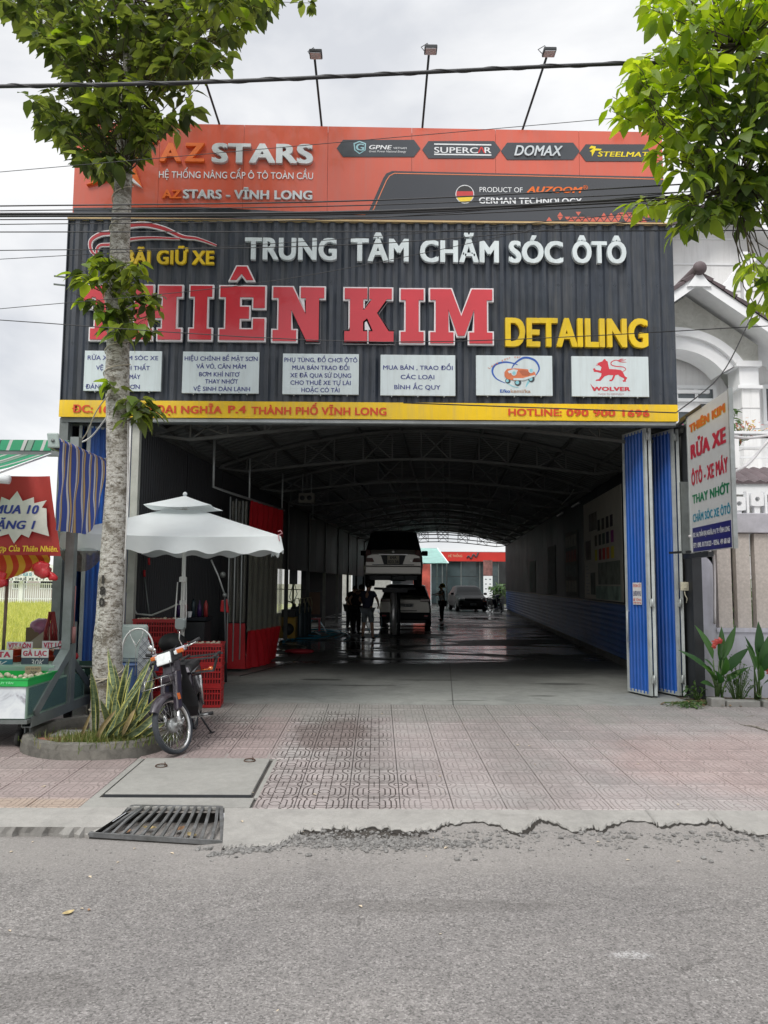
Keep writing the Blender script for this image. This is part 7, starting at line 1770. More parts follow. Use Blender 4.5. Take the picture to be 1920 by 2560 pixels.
# roller and striped curtain
ro_=thing('roller_curtain','blue, white and tan striped curtain hanging from a roller above the stall','curtain',(-3.38,8.0,3.28))
OO=-Vector(ro_.location); RA,RB=at(130,1103,8.0),at(270,1160,9.55); RA.x=RB.x=(RA.x+RB.x)/2; RB.z=RA.z=(RA.z+RB.z)/2
def stripes(name,axis_out,f,cols,tr=.25):
    g=nodes_mat(name); p=g.xyz(g.obj); s_=p[axis_out] if isinstance(axis_out,int) else None
    w_=g.mt('FRACT',g.mt('MULTIPLY',g.mt('ADD',s_,g.mt('MULTIPLY',g.noise(g.obj,1.5,2),.03)),f))
    x=g.nd('ShaderNodeValToRGB'); g.l.new(w_,x.inputs[0]); e=x.color_ramp.elements; x.color_ramp.interpolation='CONSTANT'
    while len(e)<len(cols): e.new(.9)
    for q,(po,cc) in zip(e,cols): q.position=po; q.color=cc+(1,)
    c=g.mix(.25,x.outputs[0],g.ramp(g.noise(g.obj,9,5),[(.3,.7),(.7,1.1)]),'MULTIPLY')
    g.set('Base Color',c); g.b.inputs['Roughness'].default_value=.7
    tl=g.nd('ShaderNodeBsdfTranslucent'); g.l.new(c,tl.inputs[0]); ms=g.nd('ShaderNodeMixShader'); ms.inputs[0].default_value=tr
    g.l.new(g.b.outputs[0],ms.inputs[1]); g.l.new(tl.outputs[0],ms.inputs[2]); g.l.new(ms.outputs[0],g.n['Material Output'].inputs[0]); return g.m
bl_,wh_,ta_,dk_=(.055,.095,.38),(.68,.66,.66),(.55,.37,.17),(.03,.03,.06)
cst=stripes('blue striped cloth',1,5.2,[(0,bl_),(.38,wh_),(.56,bl_),(.61,dk_),(.64,ta_),(.84,dk_),(.87,bl_)])
rows_=[]; nS=60
for j in range(14):
    t=j/13; row=[]
    for i in range(nS+1):
        u_=i/nS; ytop=8.0+1.42*u_; ybot=7.95+1.15*u_; y=ytop+(ybot-ytop)*t; z=RA.z-(.94-.02*u_)*t
        row.append(Vector((RA.x+.06+.018*sin(u_*22+t*1.5)*t+.02*noise.noise((u_*6,t*3,0)),y,z))+OO)
    rows_.append(row)
# stripes follow the cloth: use the rest coordinate (u) as object Y by shearing afterwards
mb=MB(); mb.smooth=True; mb.grid(rows_); cu_o=mb.build('striped_cloth',cst,ro_)
uv=stripes
MB().tube([RA+OO,RB+OO],.052,16).build('roller_tube',cst,ro_)
MB().hexa([Vector(q)+OO for q in [(RA.x-.05,RA.y-.03,RA.z-.075),(RA.x+.07,RA.y-.03,RA.z-.075),(RA.x+.07,RA.y,RA.z-.075),(RA.x-.05,RA.y,RA.z-.075),(RA.x-.075,RA.y-.03,RA.z+.085),(RA.x+.05,RA.y-.03,RA.z+.085),(RA.x+.05,RA.y,RA.z+.085),(RA.x-.075,RA.y,RA.z+.085)]]).build('end_bracket',lidm,ro_,bevel=.02)
MB().cyl(RA+OO+Vector((0,-.045,0)),RA+OO+Vector((0,-.02,0)),.018,10).box(RB.x+OO.x-.03,RB.x+OO.x+.06,RB.y+OO.y,RB.y+OO.y+.05,-.1,.06).build('axle_cap',steel_grey,ro_)
# green striped awning
ag=thing('green_awning','green and white striped awning roof over the egg stall','awning',(-4.5,8.9,3.3)); AO=-Vector(ag.location)
gst=stripes('green striped cloth',0,2.6,[(0,(.05,.40,.20)),(.32,wh_),(.42,(.04,.10,.07)),(.46,(.30,.45,.36)),(.62,(.03,.12,.08)),(.66,(.05,.42,.22)),(.9,wh_)],.5)
E0,E1=at(125,1137,8.75),at(0,1190,6.95)
def awn(dz,nm_,m_):
    mb=MB(); sl_d=(E1-E0); rows_=[[(x,E0.y+sl_d.y*t,E0.z+sl_d.z*t+dz-.03*sin(pi*t)) for x in [E0.x-k*.4 for k in range(10)]] for t in [i/8 for i in range(11)]]
    mb.smooth=True; mb.grid(rows_); return mb.build(nm_,m_,ag,AO)
awn(0,'awning_cloth',gst)
z1,z0=at(100,1098,8.8).z,at(100,1127,8.8).z
MB().hexa([(-8,8.78,z0),(at(128,1110,8.8).x,8.78,z0),(at(128,1110,8.8).x,8.80,z0),(-8,8.80,z0),(-8,8.86,z1),(at(128,1110,8.8).x,8.86,z1),(at(128,1110,8.8).x,8.88,z1),(-8,8.88,z1)]).build('valance',gst,ag,AO)
MB().hexa([(-8,8.9,z1),(at(184,1100,8.9).x,8.9,z1),(at(184,1100,9.6).x,9.7,z1+.0),(-8,9.7,z1),(-8,8.9,z1+.01),(at(184,1100,8.9).x,8.9,z1+.01),(at(184,1100,9.6).x,9.7,z1+.01),(-8,9.7,z1+.01)]).build('roof_sheet',gst,ag,AO)
MB().bar((-8,8.82,z0-.03),(fx_,8.82,z0-.03),.06).build('front_bar',steel_grey,ag,AO); MB().bar(E0+Vector((.01,0,.01)),E1+Vector((.01,-.3,-.06)),.02).build('edge_cord',white,ag,AO)
MB().cyl((-3.9,7.6,2.82),(-3.66,7.6,2.80),.045,12).build('lamp_end',white,ag,AO)
# red banner
def BN(px,py): return at(px,py,8.12)
rb=thing('red_banner','red stall banner with white starburst reading MUA 10 TẶNG 1','banner',BN(60,1300)); RBO=-Vector(rb.location)
rban=leaf_mat('red banner vinyl',(.42,.035,.025),(.44,.04,.03),.12,.5)
rows_=[]
for j in range(11):
    t=j/10; row=[]
    for i in range(26):
        u_=i/25; L0=BN(-260,1190+200*t); R0=BN(124+28*t,1190+200*t); p=L0.lerp(R0,u_); row.append(p+RBO+Vector((0,.03*noise.noise((u_*5,t*2,4))+.02*sin(u_*9+t*4)*(1-t),0)))
    rows_.append(row)
mb=MB(); mb.smooth=True; mb.grid(rows_); mb.build('banner_sheet',rban,rb)
def bz2(zx,zy): return BN(zx*.217,1040+zy*.217)
star=[(-160,1050),(18,1010),(38,935),(130,975),(218,870),(280,985),(408,940),(412,1010),(555,975),(500,1060),(553,1070),(560,1270),(585,1388),(385,1330),(350,1405),(265,1365),(180,1470),(120,1360),(0,1395),(-160,1380)]
q=MB(); P=[bz2(*p) for p in star]; q.prism([(p.x,p.z) for p in P], lambda x,z: (x,8.085,z), lambda x,z: (x,8.080,z)); q.build('starburst',mat('starburst white',(.58,.56,.50),.5),rb,RBO)
bnink=mat('banner blue',(.02,.035,.22),.5); bnyel=mat('banner yellow',(.75,.50,.03),.5)
def btx(s_,zx0,zx1,zy,hh,m_,**k):
    a,b=bz2(zx0,zy),bz2(zx1,zy); h2=bz2(zx0,zy-hh).z-a.z; a.y=8.078; lettering('lettering',s_,a,X_,Z_,b.x-a.x,h2,m_,rb,**k).location=RBO
btx('MUA 10',-60,468,1133,108,bnink,bold=.05,shear=.25); btx('TẶNG 1',-100,430,1308,105,bnink,bold=.05,shear=.25); btx('Kết Hợp Của Thiên Nhiên.',-190,690,1563,72,bnyel,bold=.04,shear=.15)
# red and yellow tarp skirt
tp_=thing('tarp_skirt','gathered red and yellow striped cloth hanging under the red banner','cloth',BN(60,1400)); TPO=-Vector(tp_.location)
rst=stripes('red yellow cloth',0,7.5,[(0,(.50,.05,.02)),(.5,(.62,.33,.03))],.3); rows_=[]
for j in range(9):
    t=j/8; row=[]
    for i in range(30):
        u_=i/29; p=BN(-200+328*u_,1388+(40+22*max(0,sin(2.2*u_*pi-3.1)))*t); row.append(p+TPO+Vector((.0,.10*sin(t*pi)-.02+.01*sin(u_*30),0))+Vector((-.10*t,0,0)))
    rows_.append(row)
mb=MB(); mb.smooth=True; mb.grid(rows_); mb.build('cloth',rst,tp_)
bagred=mat('translucent red bag',(.60,.02,.03),.3,alpha=.85)
for px,py,s_,lb in ((110,1425,.10,'crumpled bright red plastic bag hanging under the striped cloth'),(128,1440,.06,'small red plastic bag hanging beside the stall post'),(2,1448,.10,'dark red bag hanging at the left edge of the stall')):
    q=BN(px,py); mb=MB(); mb.ball((0,0,0),s_,s_*.6,s_*.8,12,9); mb.v=[tuple(Vector(p)*(1+.8*noise.noise(Vector(p)*16))) for p in mb.v]; tag(mb.build('plastic_bag',bagred,loc=q),lb,'bag')
tag(MB().tube([at(20,1420,8.3),at(12,1560,8.3),at(8,1625,8.3)],.018,8).build('sunshade_pole',mat('rusty pole',(.16,.11,.08),.7,.3,.3,20)),'thin rusty pole standing at the left edge of the stall','pole')
# cart
cx1=-3.55; cart=thing('egg_cart','pale green glass sided egg cart with torn white front sheet','cart',(-4.3,8.3,.25)); CO_=-Vector(cart.location)
CY0,CY1,CZ0,CZ1=7.62,9.1,at(60,1800,7.6).z,at(60,1716,7.6).z; CXR=at(67,1750,7.62).x
def cp(name,mb,m,**k): return mb.build(name,m,cart,CO_,**k)
cp('body',MB().box(-5.4,CXR,CY0,CY1,CZ0,CZ1),green_b,bevel=.008); cp('shelf_box',MB().box(-5.4,CXR-.03,8.3,9.0,CZ1,at(60,1664,8.3).z),green_b,bevel=.008)
cp('frame_rail',MB().box(-5.42,CXR+.02,CY0-.02,CY1,CZ0-.04,CZ0-.002),steel_grey)
g=nodes_mat('worn white sheet'); c=g.ramp(g.noise(g.obj,3.5,7,.6,.8),[(.40,(.72,.76,.78)),(.52,(.60,.64,.68)),(.60,(.32,.32,.36)),(.66,(.62,.66,.62))]); g.set('Base Color',c); g.b.inputs['Roughness'].default_value=.6
cp('white_sheet',MB().box(-5.38,CXR-.01,CY0-.008,CY0-.002,CZ0+.01,CZ1-.01),g.m)
cp('side_glass',MB().box(CXR+.002,CXR+.008,CY0+.03,CY1-.05,CZ0+.03,CZ1-.02),glass_mat('green glass',(.12,.22,.20),.6))
for y in (CY0+.15,CY1-.15): cp('wheel',MB().lathe([(.02,-.02),(.08,-.02),(.085,0),(.08,.02),(.02,.02)],(CXR-.12,y,pav(y)+.09),16,Matrix.Rotation(pi/2,3,'Y')).bar((CXR-.12,y,pav(y)+.09),(CXR-.12,y,CZ0-.03),.03),tyre_m)
# green tray
tr_=thing('green_tray','bright green rimmed tray of egg bags on the front of the cart','tray',(CXR-.3,7.75,CZ1)); 
tw0,tw1=-1.4,.315; 
mb=MB(); h=.075
for (x0,x1,y0,y1) in ((tw0,tw1,-.16,-.15),(tw0,tw1,.50,.51),(tw1-.01,tw1,-.15,.50)): mb.box(x0,x1,y0,y1,.0,h)
mb.box(tw0,tw1+.008,-.168,-.16,h-.012,h+.004).box(tw1,tw1+.01,-.16,.51,h-.012,h+.004); mb.build('rim',gbright,tr_); MB().box(tw0,tw1-.01,-.15,.50,.001,.012).build('bottom',gbright,tr_)
lettering('lettering','DUY TÂN',(.02,-.168,.022),X_,Z_,.16,.022,mat('pale green print',(.3,.7,.4),.5),tr_,bold=.03)
plb=mat('clear bag',(.55,.60,.56),.15,alpha=.45,var=.2,scale=20)
r_=random.Random(2)
for i in range(42): obj('egg',EG,tr_,(-.55+r_.uniform(0,.82),-.08+r_.uniform(0,.5),.035+r_.uniform(0,.03)),(r_.uniform(0,3),r_.uniform(0,3),0))
for i,(x,y,lb) in enumerate(((-.30,.10,'knotted clear plastic bag of eggs in the green tray, right one'),(-.62,.1,'knotted clear plastic bag of eggs in the green tray, left one'))):
    mb=MB(); mb.ball((0,0,.05),.14,.12,.09,14,10); mb.v=[tuple(Vector(p)*(1+.3*noise.noise(Vector(p)*18+Vector((i,0,0))))) for p in mb.v]; tag(mb.build('egg_bag',plb,loc=tr_.location+Vector((x,y,.05))),lb,'bag')
# price signs
signw=mat('sign card white',(.68,.66,.66),.5); signr=mat('sign red',(.50,.03,.08),.5); chalkb=mat('chalk board',(.05,.07,.09),.7,var=.2,scale=12); chalkt=mat('teal chalk board',(.04,.16,.20),.7,var=.2,scale=12); chalk=mat('chalk',(.62,.62,.60),.9)
def Z4(zx,zy,Y): return at(zx*.15672,1560+zy*.15672,Y)
def psign(zx0,zy0,zx1,zy1,Y,text,board,btext,label,zyb=None,lean=0,bm=None):
    a,b=Z4(zx0,zy1,Y),Z4(zx1,zy0,Y); o=thing('price_sign',label,'price sign',(a.x,Y,a.z)); w_,h_=b.x-a.x,b.z-a.z
    B(0,w_,0,.008,0,h_).build('card',signw,o); lettering('lettering',text,(w_*.06,-.0,h_*.16),X_,Z_,w_*.88,h_*.66,signr,o,bold=.06,lift=.002)
    if board:
        hb=a.z-Z4(zx0,zyb,Y).z; B(0,w_,.004,.014,-hb,-.002).build('chalk_board',board,o); lettering('lettering',btext,(w_*.35,.004,-hb*.82),X_,Z_,w_*.5,hb*.62,chalk,o,lift=.002,shear=.2)
        B(-.006,w_+.006,.003,.0135,-hb-.008,-hb).build('board_edge',mat('board frame',(.10,.14,.18),.5),o)
    return o
psign(103,285,522,402,8.75,'VỊT LÔN',None,'','white and red sign VỊT LÔN at the back left of the stall')
psign(668,272,1088,400,8.80,'VỊT LỘN',chalkb,'','white and red sign VỊT LỘN partly behind the stall post',520)
psign(340,398,775,535,8.45,'GÀ LẠC',chalkb,'30K','white and red sign GÀ LẠC with chalk price 30K',690)
psign(-330,412,205,558,8.40,'GÀ TA',chalkt,'0K','white and red sign TA on a teal chalk board at the left edge',720)
o=thing('cardboard_price','small brown cardboard with handwritten 20K on the eggs','price card',Z4(395,815,8.2)); w_,h_=Z4(650,815,8.2).x-Z4(395,815,8.2).x,Z4(395,675,8.2).z-Z4(395,815,8.2).z
B(0,w_,0,.006,0,h_).build('card',mat('cardboard',(.42,.30,.20),.8),o); lettering('lettering','GÀ TA MỚI',(w_*.08,0,h_*.62),X_,Z_,w_*.84,h_*.22,lk,o,lift=.002,shear=.2); lettering('lettering','20K',(w_*.3,0,h_*.15),X_,Z_,w_*.5,h_*.32,lk,o,lift=.002,shear=.2)
basket=MB().lathe([(.0,0),(.060,0),(.075,.09),(.08,.09),(.082,.10),(.07,.10),(.06,.02),(0,.02)],n=20).mesh('basket',mat('orange red basket',(.50,.05,.02),.4,var=.2,scale=40))
for i,(zx,Y,lb) in enumerate(((250,8.7,'red basket of eggs between the signs TA and GÀ LẠC'),(800,8.85,'red basket of eggs right of the sign GÀ LẠC'))):
    q=Z4(zx,640,Y); o=thing('egg_basket',lb,'basket',q); obj('basket',basket,o); obj('basket',basket,o,(0,0,.07)); r_=random.Random(i)
    for k in range(9): obj('egg',EG,o,(r_.uniform(-.05,.05),r_.uniform(-.05,.05),.17),(r_.uniform(0,3),0,0))
# things on the back shelf: sack, purple bag, hanging red cord bundle
q=Z4(620,250,9.2); o=thing('cardboard_sack','leaning grey brown cardboard sheet behind the price signs','cardboard',q); MB().prism([(-.19,-.10),(.17,-.10),(.20,.16),(.15,.17)], lambda x,z: (x,0,z), lambda x,z: (x,-.02,z)).build('sheet',mat('grey card',(.26,.22,.17),.8),o)
q=Z4(660,60,9.3); mb=MB(); mb.ball((0,0,0),.13,.10,.11,14,10); mb.v=[tuple(Vector(p)*(1+.3*noise.noise(Vector(p)*14))) for p in mb.v]; tag(mb.build('purple_bag',mat('purple bag',(.22,.08,.14),.3,var=.3,scale=9),loc=q),'crumpled purple plastic bag on the box behind the stall','bag')
q=Z4(620,160,9.3); tag(B(-.12,.13,-.08,.08,-.10,.08).build('wooden_box',mat('wood box',(.12,.08,.045),.8),loc=q),'small dark wooden box holding the purple bag','box')
q=Z4(810,110,9.0); o=thing('red_strings','bundle of dark red strings hanging beside the stall post','strings',q)
r_=random.Random(4); mb=MB()
for i in range(26): x=r_.uniform(-.07,.07); mb.tube([(x*.4,r_.uniform(-.03,.03),.22),(x,r_.uniform(-.05,.05),0),(x*1.2,0,-.13)],.006,4)
mb.build('strings',mat('dark red string',(.22,.02,.02),.6),o)['kind']='stuff'
# trough and net by the left door, hanging brown net
o=thing('green_trough','dark green plastic trough standing under the parasol by the left door','trough',(-3.30,9.75,.25)); mb=MB()
P_=[[(-.62+1.1*t,y*(.6+.4*sin(pi*min(1,.15+t))),z) for y,z in ((-.28,.52),(-.26,.30),(-.12,.16),(.12,.16),(.26,.30),(.28,.52))] for t in [i/8 for i in range(9)]]
mb.smooth=True; mb.grid(P_); mb.grid([[(x,y*.93,z+.02) for x,y,z in r] for r in P_][::-1]); mb.build('shell',mat('dark green plastic',(.02,.06,.045),.5),o); MB().tube([(p[0][0],p[0][1],.52) for p in P_],.015,6).tube([(p[-1][0],p[-1][1],.52) for p in P_],.015,6).bar((-.4,-.2,0),(-.3,-.1,.2),.03).bar((.3,-.2,0),(.2,-.1,.2),.03).build('rim',steel_grey,o)
q=at(205,1375,9.6); rows_=[[(x,.05*sin(x*8),-.26*(1-(x/.28)** 2)*t-.01) for x in [-.28+.56*i/10 for i in range(11)]] for t in [j/5 for j in range(6)]]
mb=MB(); mb.smooth=True; mb.grid(rows_); tag(mb.build('brown_net',mat('brown net',(.16,.13,.11),.8,alpha=.75,var=.4,scale=20),loc=q),'sagging brown net hanging under the left corner of the parasol','net')
tag(MB().ball((0,0,0),.09,.07,.09,10,8).ball((.08,0,.02),.04).build('cloth_bundle',redv,loc=at(170,1645,8.9)),'dark red cloth bundle on the frame behind the stall post','cloth')
# field, fence, banner and houses behind the stall
structure('lawn',MB().add([(-60,11.5,.17),(-4.9,11.5,.17),(-6,59,.17),(-120,59,.17)],[(0,1,2,3)]),mat('field grass',(.28,.31,.07),.9,var=.35,scale=.8,bump=.4,bscale=4))
fg=leaf_mat('field blade',(.30,.34,.08),(.52,.52,.18),.45,.6)
def ff(r):
    Y=12+44*r.random()** 1.4; t=r.random(); x0=(-30-945)/1923*Y; x1=(150-945)/1923*Y; return (x0+(x1-x0)*t,Y,.17)
blades('grass',9000,ff,.12,.42,fg,'bright sunlit yellow green grass field behind the stall',w_=.012,lean=.6,rs=9)
fe=thing('picket_fence','white picket fence along the far side of the grass field','fence',(-28,58,.17)); FE=-Vector(fe.location); pk_=MB().box(-.035,.035,-.02,.02,0,1.5).mesh('picket',white)
for i in range(62): obj('picket',pk_,fe,(-32.6+i*.16+28,0,.0))
for x in (-29.8,-26.6,-23.4): MB().box(x-.14,x+.14,57.9,58.1,.17,1.95).build('post',white,fe,FE)
for z in (.45,1.55): MB().box(-33,-22.6,58.02,58.06,z,z+.08).build('rail',white,fe,FE)
p0,p1=at(-80,1452,57.5),at(136,1412,57.5)
fb=thing('white_banner','white banner above the picket fence listing car washing and car hire','banner',(p0.x,57.5,p0.z)); B(0,p1.x-p0.x,0,.05,0,p1.z-p0.z).build('sheet',mat('banner white',(.70,.72,.72),.6),fb)
def ft(s_,px0,px1,py,hh,m_): a,b=at(px0,py,57.45),at(px1,py,57.45); lettering('lettering',s_,(a.x-p0.x,-.0,a.z-p0.z),X_,Z_,b.x-a.x,hh,m_,fb,bold=.03,lift=.02)
ft('QUÁ BÉM -',24,54,1440.5,.28,mat('navy print',(.05,.07,.14),.5)); ft('RỬA XE -',57,83,1440.5,.28,mat('teal print',(.02,.24,.35),.5)); ft('THAY NHỚT -',86,128,1440.5,.28,mat('teal print',(0,0,0))); ft('CHO THUÊ XE 4 - 7 - 16',5,134,1451,.22,lk); ft('KIM',78,112,1430,.42,signr); ft('THIÊN',40,70,1430,.42,signr)
hb_=block('far_house',-34,-21,62,72,2.3,mat('pink plaster',(.50,.44,.42),.8,dirt=.3,var=.3,scale=.4),'low pale pink house behind the picket fence',wins=6)
# ------------------------------------------------------------------ right side: sign, walls, house
wallw=mat('lilac white wall',(.54,.54,.61),.75,0,.05,2,dirt=.3,streak=.3); plaster=mat('house plaster',(.85,.85,.85),.75,0,.04,1.5,dirt=.10,streak=.18); trimw=mat('house trim',(.84,.85,.86),.6,var=.03); rooft=mat('roof tile brown',(.095,.070,.075),.6,0,.25,3)
stonew=nodes_mat('limestone cladding'); g=stonew; n1=g.noise(g.pos,3.2,8,.7,.6); v_=g.vor(g.pos,4.5,'DISTANCE_TO_EDGE'); c=g.ramp(n1,[(.35,(.42,.42,.38)),(.65,(.58,.58,.54))]); c=g.mix(g.mt('MULTIPLY',g.sm(g.noise(g.pos,9,6,.7),.55,.68),.5),c,(.33,.31,.26)); g.set('Base Color',c); g.set('Normal',g.bump(n1,.4,.02)); g.b.inputs['Roughness'].default_value=.85; stonew=g.m
# standing sign
SA,SBt=at(1718,1035,10.0),at(1822,983,8.55)
SAl,SBl=at(1728,1382,10.0),at(1832,1378,8.55)
sg_=thing('standing_sign','tall white sign THIÊN KIM RỬA XE with coloured lines beside the blue doors','sign',(0,0,0))
x0_,x1_=(SA.x+SAl.x)/2,(SBt.x+SBl.x)/2; A0=Vector((x0_,10.0,0)); B0=Vector((x1_,8.55,0)); su=(B0-A0).normalized(); sw_=(B0-A0).length; sn=su.cross(Z_)
zt0,zb0_=at(1718,1035,10.0).z,at(1728,1382,10).z; zt1=at(1822,983,8.55).z
def sgp(name,u0,u1,z0,z1,d0,d1,m,z1b=None):
    z1b=z1 if z1b is None else z1b
    P=[A0+su*u0+sn*d1+Z_*z0,A0+su*u1+sn*d1+Z_*z0,A0+su*u1+sn*d0+Z_*z0,A0+su*u0+sn*d0+Z_*z0]; T=[A0+su*u0+sn*d1+Z_*z1,A0+su*u1+sn*d1+Z_*z1b,A0+su*u1+sn*d0+Z_*z1b,A0+su*u0+sn*d0+Z_*z1]
    return MB().hexa(P+T).build(name,m,sg_)
Hs=(zt0+zt1)/2; zb=zb0_
sgp('panel',0,sw_,zb,Hs,-.03,0,mat('sign sheet',(.66,.68,.68),.35,var=.03,dirt=.08)); sgp('edge_frame',sw_,sw_+.035,zb-.01,Hs+.01,-.04,.008,galv); sgp('edge_frame',-.03,0,zb-.01,Hs,-.04,.008,galv); sgp('bottom_bar',-.3,sw_*.45,zb-.07,zb-.012,-.06,.01,steel_dark); sgp('top_bar',-.30,sw_*.4,Hs+.002,Hs+.04,-.05,.01,steel_dark)
hs=Hs-zb
def sl2(s_,u0,u1,f0,f1,m_,**k): lettering('lettering',s_,A0+su*(u0*sw_)+Z_*(zb+f0*hs),su,Z_,(u1-u0)*sw_,(f1-f0)*hs,m_,sg_,**k)
sred=mat('sign crimson',(.55,.03,.06),.4); sor=mat('sign orange',(.70,.14,.02),.4); sgr=mat('sign green',(.01,.22,.09),.4); stl=mat('sign teal',(.01,.30,.45),.4); snav=mat('sign navy',(.02,.02,.16),.4)
sl2('THIÊN KIM',.05,.93,.865,.935,sor,bold=.10); sl2('THIÊN KIM',.06,.94,.860,.930,bnyel,bold=.11,lift=.001)
sl2('RỬA XE',.07,.93,.665,.785,sred,bold=.09); sl2('ÔTÔ - XE MÁY',.07,.95,.475,.585,sred,bold=.07); sl2('THAY NHỚT',.08,.97,.345,.415,sgr,bold=.06); sl2('CHĂM SÓC XE ÔTÔ',.08,.97,.215,.275,stl,bold=.045)
sgp('navy_field',.06*sw_,.97*sw_,zb+.005*hs,zb+.175*hs,0,.004,snav)
sl2('ĐC: 164, TRẦN ĐẠI NGHĨA, P.4, TP. VĨNH LONG',.08,.95,.105,.14,white,bold=.05,lift=.006); sl2('ĐT: 090. 817.0123 - 0356. 49 68 68',.08,.95,.03,.067,white,bold=.05,lift=.006)
fbk=thing('sign_back_panel','grey steel back panel standing between the sign and the dark post','panel',(0,0,0))
p0,p1=at(1700,1205,10.1),at(1716,1380,10.1); MB().box(p0.x,p0.x+.10,10.08,10.12,p1.z-.02,p0.z).build('panel',steel_grey,fbk); MB().bar((p0.x-.05,10.4,p1.z),(A0.x,10.0,p1.z),.03).bar((FR,10.5,4.0),tuple(A0+Z_*Hs),.04).build('brackets',steel_dark,fbk)
# lilac wall with rounded corner, low wall and slatted fence
WY=10.85
lw=thing('boundary_wall','pale lilac boundary wall with rounded shoulder between hall and fence','wall',(4.6,WY,.2)); LO=-Vector(lw.location)
xw0=FR+.305; xw1=at(1788,1500,WY).x; zt_=at(1740,1385,WY).z; zl=at(1790,1570,WY).z; big=30
prof=[(xw0,.1),(xw1,.1),(xw1,zt_-.25)]+[(xw1-.25+.25*cos(a),zt_-.25+.25*sin(a)) for a in [pi/2*i/8 for i in range(1,9)]]+[(xw0,zt_)]
q=MB(); q.prism(prof, lambda x,z: (x,WY+.18,z), lambda x,z: (x,WY,z)); q.build('wall',wallw,lw,LO)
lo2=thing('low_wall','long low pale wall under the concrete slat fence','wall',(9,WY,.2)); q=MB().box(xw1+.002,big,WY+.0,WY+.2,.1,zl-.06).build('wall',wallw,lo2,-Vector(lo2.location)); MB().box(xw1+.002,big,WY-.02,WY+.22,zl-.058,zl).build('coping',wallw,lo2,-Vector(lo2.location))
fn=thing('slat_fence','concrete fence of upright grey slats under a pale beam with pierced blocks','fence',(8,WY,zl)); NO2=-Vector(fn.location)
zbeam0,zbeam1=at(1850,1332,WY).z,at(1850,1283,WY).z; slm=mat('granite slat',(.52,.47,.43),.8,0,.15,30,dirt=.15,bump=.2,bscale=120)
slat=MB().box(-.098,.098,-.06,.06,0,zbeam0-zl-.01).mesh('slat',slm); k=0
pxs=[1807,1854,1902]; step_=at(1854,1450,WY+.1).x-at(1807,1450,WY+.1).x; x=at(1807,1450,WY+.1).x
while x<big: obj('slat',slat,fn,(x-8,.1,.002)); x += step_
MB().box(xw1+.01,big,WY-.02,WY+.2,zbeam0,zbeam1).build('top_beam',mat('beam lilac',(.46,.45,.49),.75,dirt=.2),fn,NO2,bevel=.01)
# pierced blocks on top
zk=at(1850,1227,WY).z; x=xw1+.05; k=0
while x<14:
    h=(zk-zbeam1)*(.55,.75,.95)[k % 3]; q=MB(); cxx,cz,r=x+.09,zbeam1+h-.10,.035
    hexo=[(x-.0,zbeam1),(x+.18,zbeam1),(x+.18,zbeam1+h),(x,zbeam1+h)]
    n_=16; ring=[(cxx+r*cos(2*pi*i/n_),cz+r*sin(2*pi*i/n_)) for i in range(n_)]; sq=[]
    for i in range(n_):
        a=2*pi*i/n_; cx_,cz_=cos(a),sin(a); s_=min(.09/abs(cx_) if abs(cx_)>1e-6 else 9,.10/abs(cz_) if abs(cz_)>1e-6 else 9); sq.append((cxx+cx_*s_,cz+cz_*s_))
    for yy,fl in ((WY+.02,0),(WY+.14,1)):
        q.add([(a,yy,b) for a,b in ring]+[(a,yy,b) for a,b in sq],[((i,(i+1)% n_,n_+(i+1)% n_,n_+i) if not fl else (n_+i,n_+(i+1)% n_,(i+1)% n_,i)) for i in range(n_)])
    q.add([(a,WY+.02,b) for a,b in ring]+[(a,WY+.14,b) for a,b in ring],[(i,(i+1)% n_,n_+(i+1)% n_,n_+i) for i in range(n_)]); q.add([(a,WY+.02,b) for a,b in sq]+[(a,WY+.14,b) for a,b in sq],[(i,(i+1)% n_,n_+(i+1)% n_,n_+i) for i in range(n_)])
    if cz-.10>zbeam1+.01: q.box(x+.05,x+.13,WY+.04,WY+.12,zbeam1+.001,cz-.101)
    q.build('pierced_block',trimw,fn,NO2); MB().box(x+.20,x+.235,WY+.03,WY+.13,zbeam1+.001,zk).build('fin',trimw,fn,NO2); x += .262; k += 1
cordline([(1724,1340,10.0),(1775,1380,10.4),(1785,1410,10.7),(1787,1560,10.8)],mat('white pipe',(.62,.60,.60),.5),.018,'white conduit curving down beside the fence behind the sign','conduit')
cordline([(1820,1090,9),(1870,1095,9.4),(1925,1088,9.8),(2000,1075,10)],mat('white pipe',(0,0,0)),.020,'thick pale cable passing behind the sign to the right edge','cable')
cordline([(1828,1182,9),(1870,1160,9.4),(1905,1120,9.8),(1940,1080,10)],mat('white pipe',(0,0,0)),.018,'pale cable rising from the sign edge to the upper right','cable')

# house
HY=19.0
def hx(px,Y=HY): return at(px,1000,Y).x
def hzz(py,Y=HY,px=1800): return at(px,py,Y).z
ho=thing('white_house','white two storey house with steep gables behind the slat fence','house',(hx(1722),HY,.2)); H0=-Vector(ho.location)
def hp2_(name,mb,m,**k): return mb.build(name,m,ho,H0,**k)
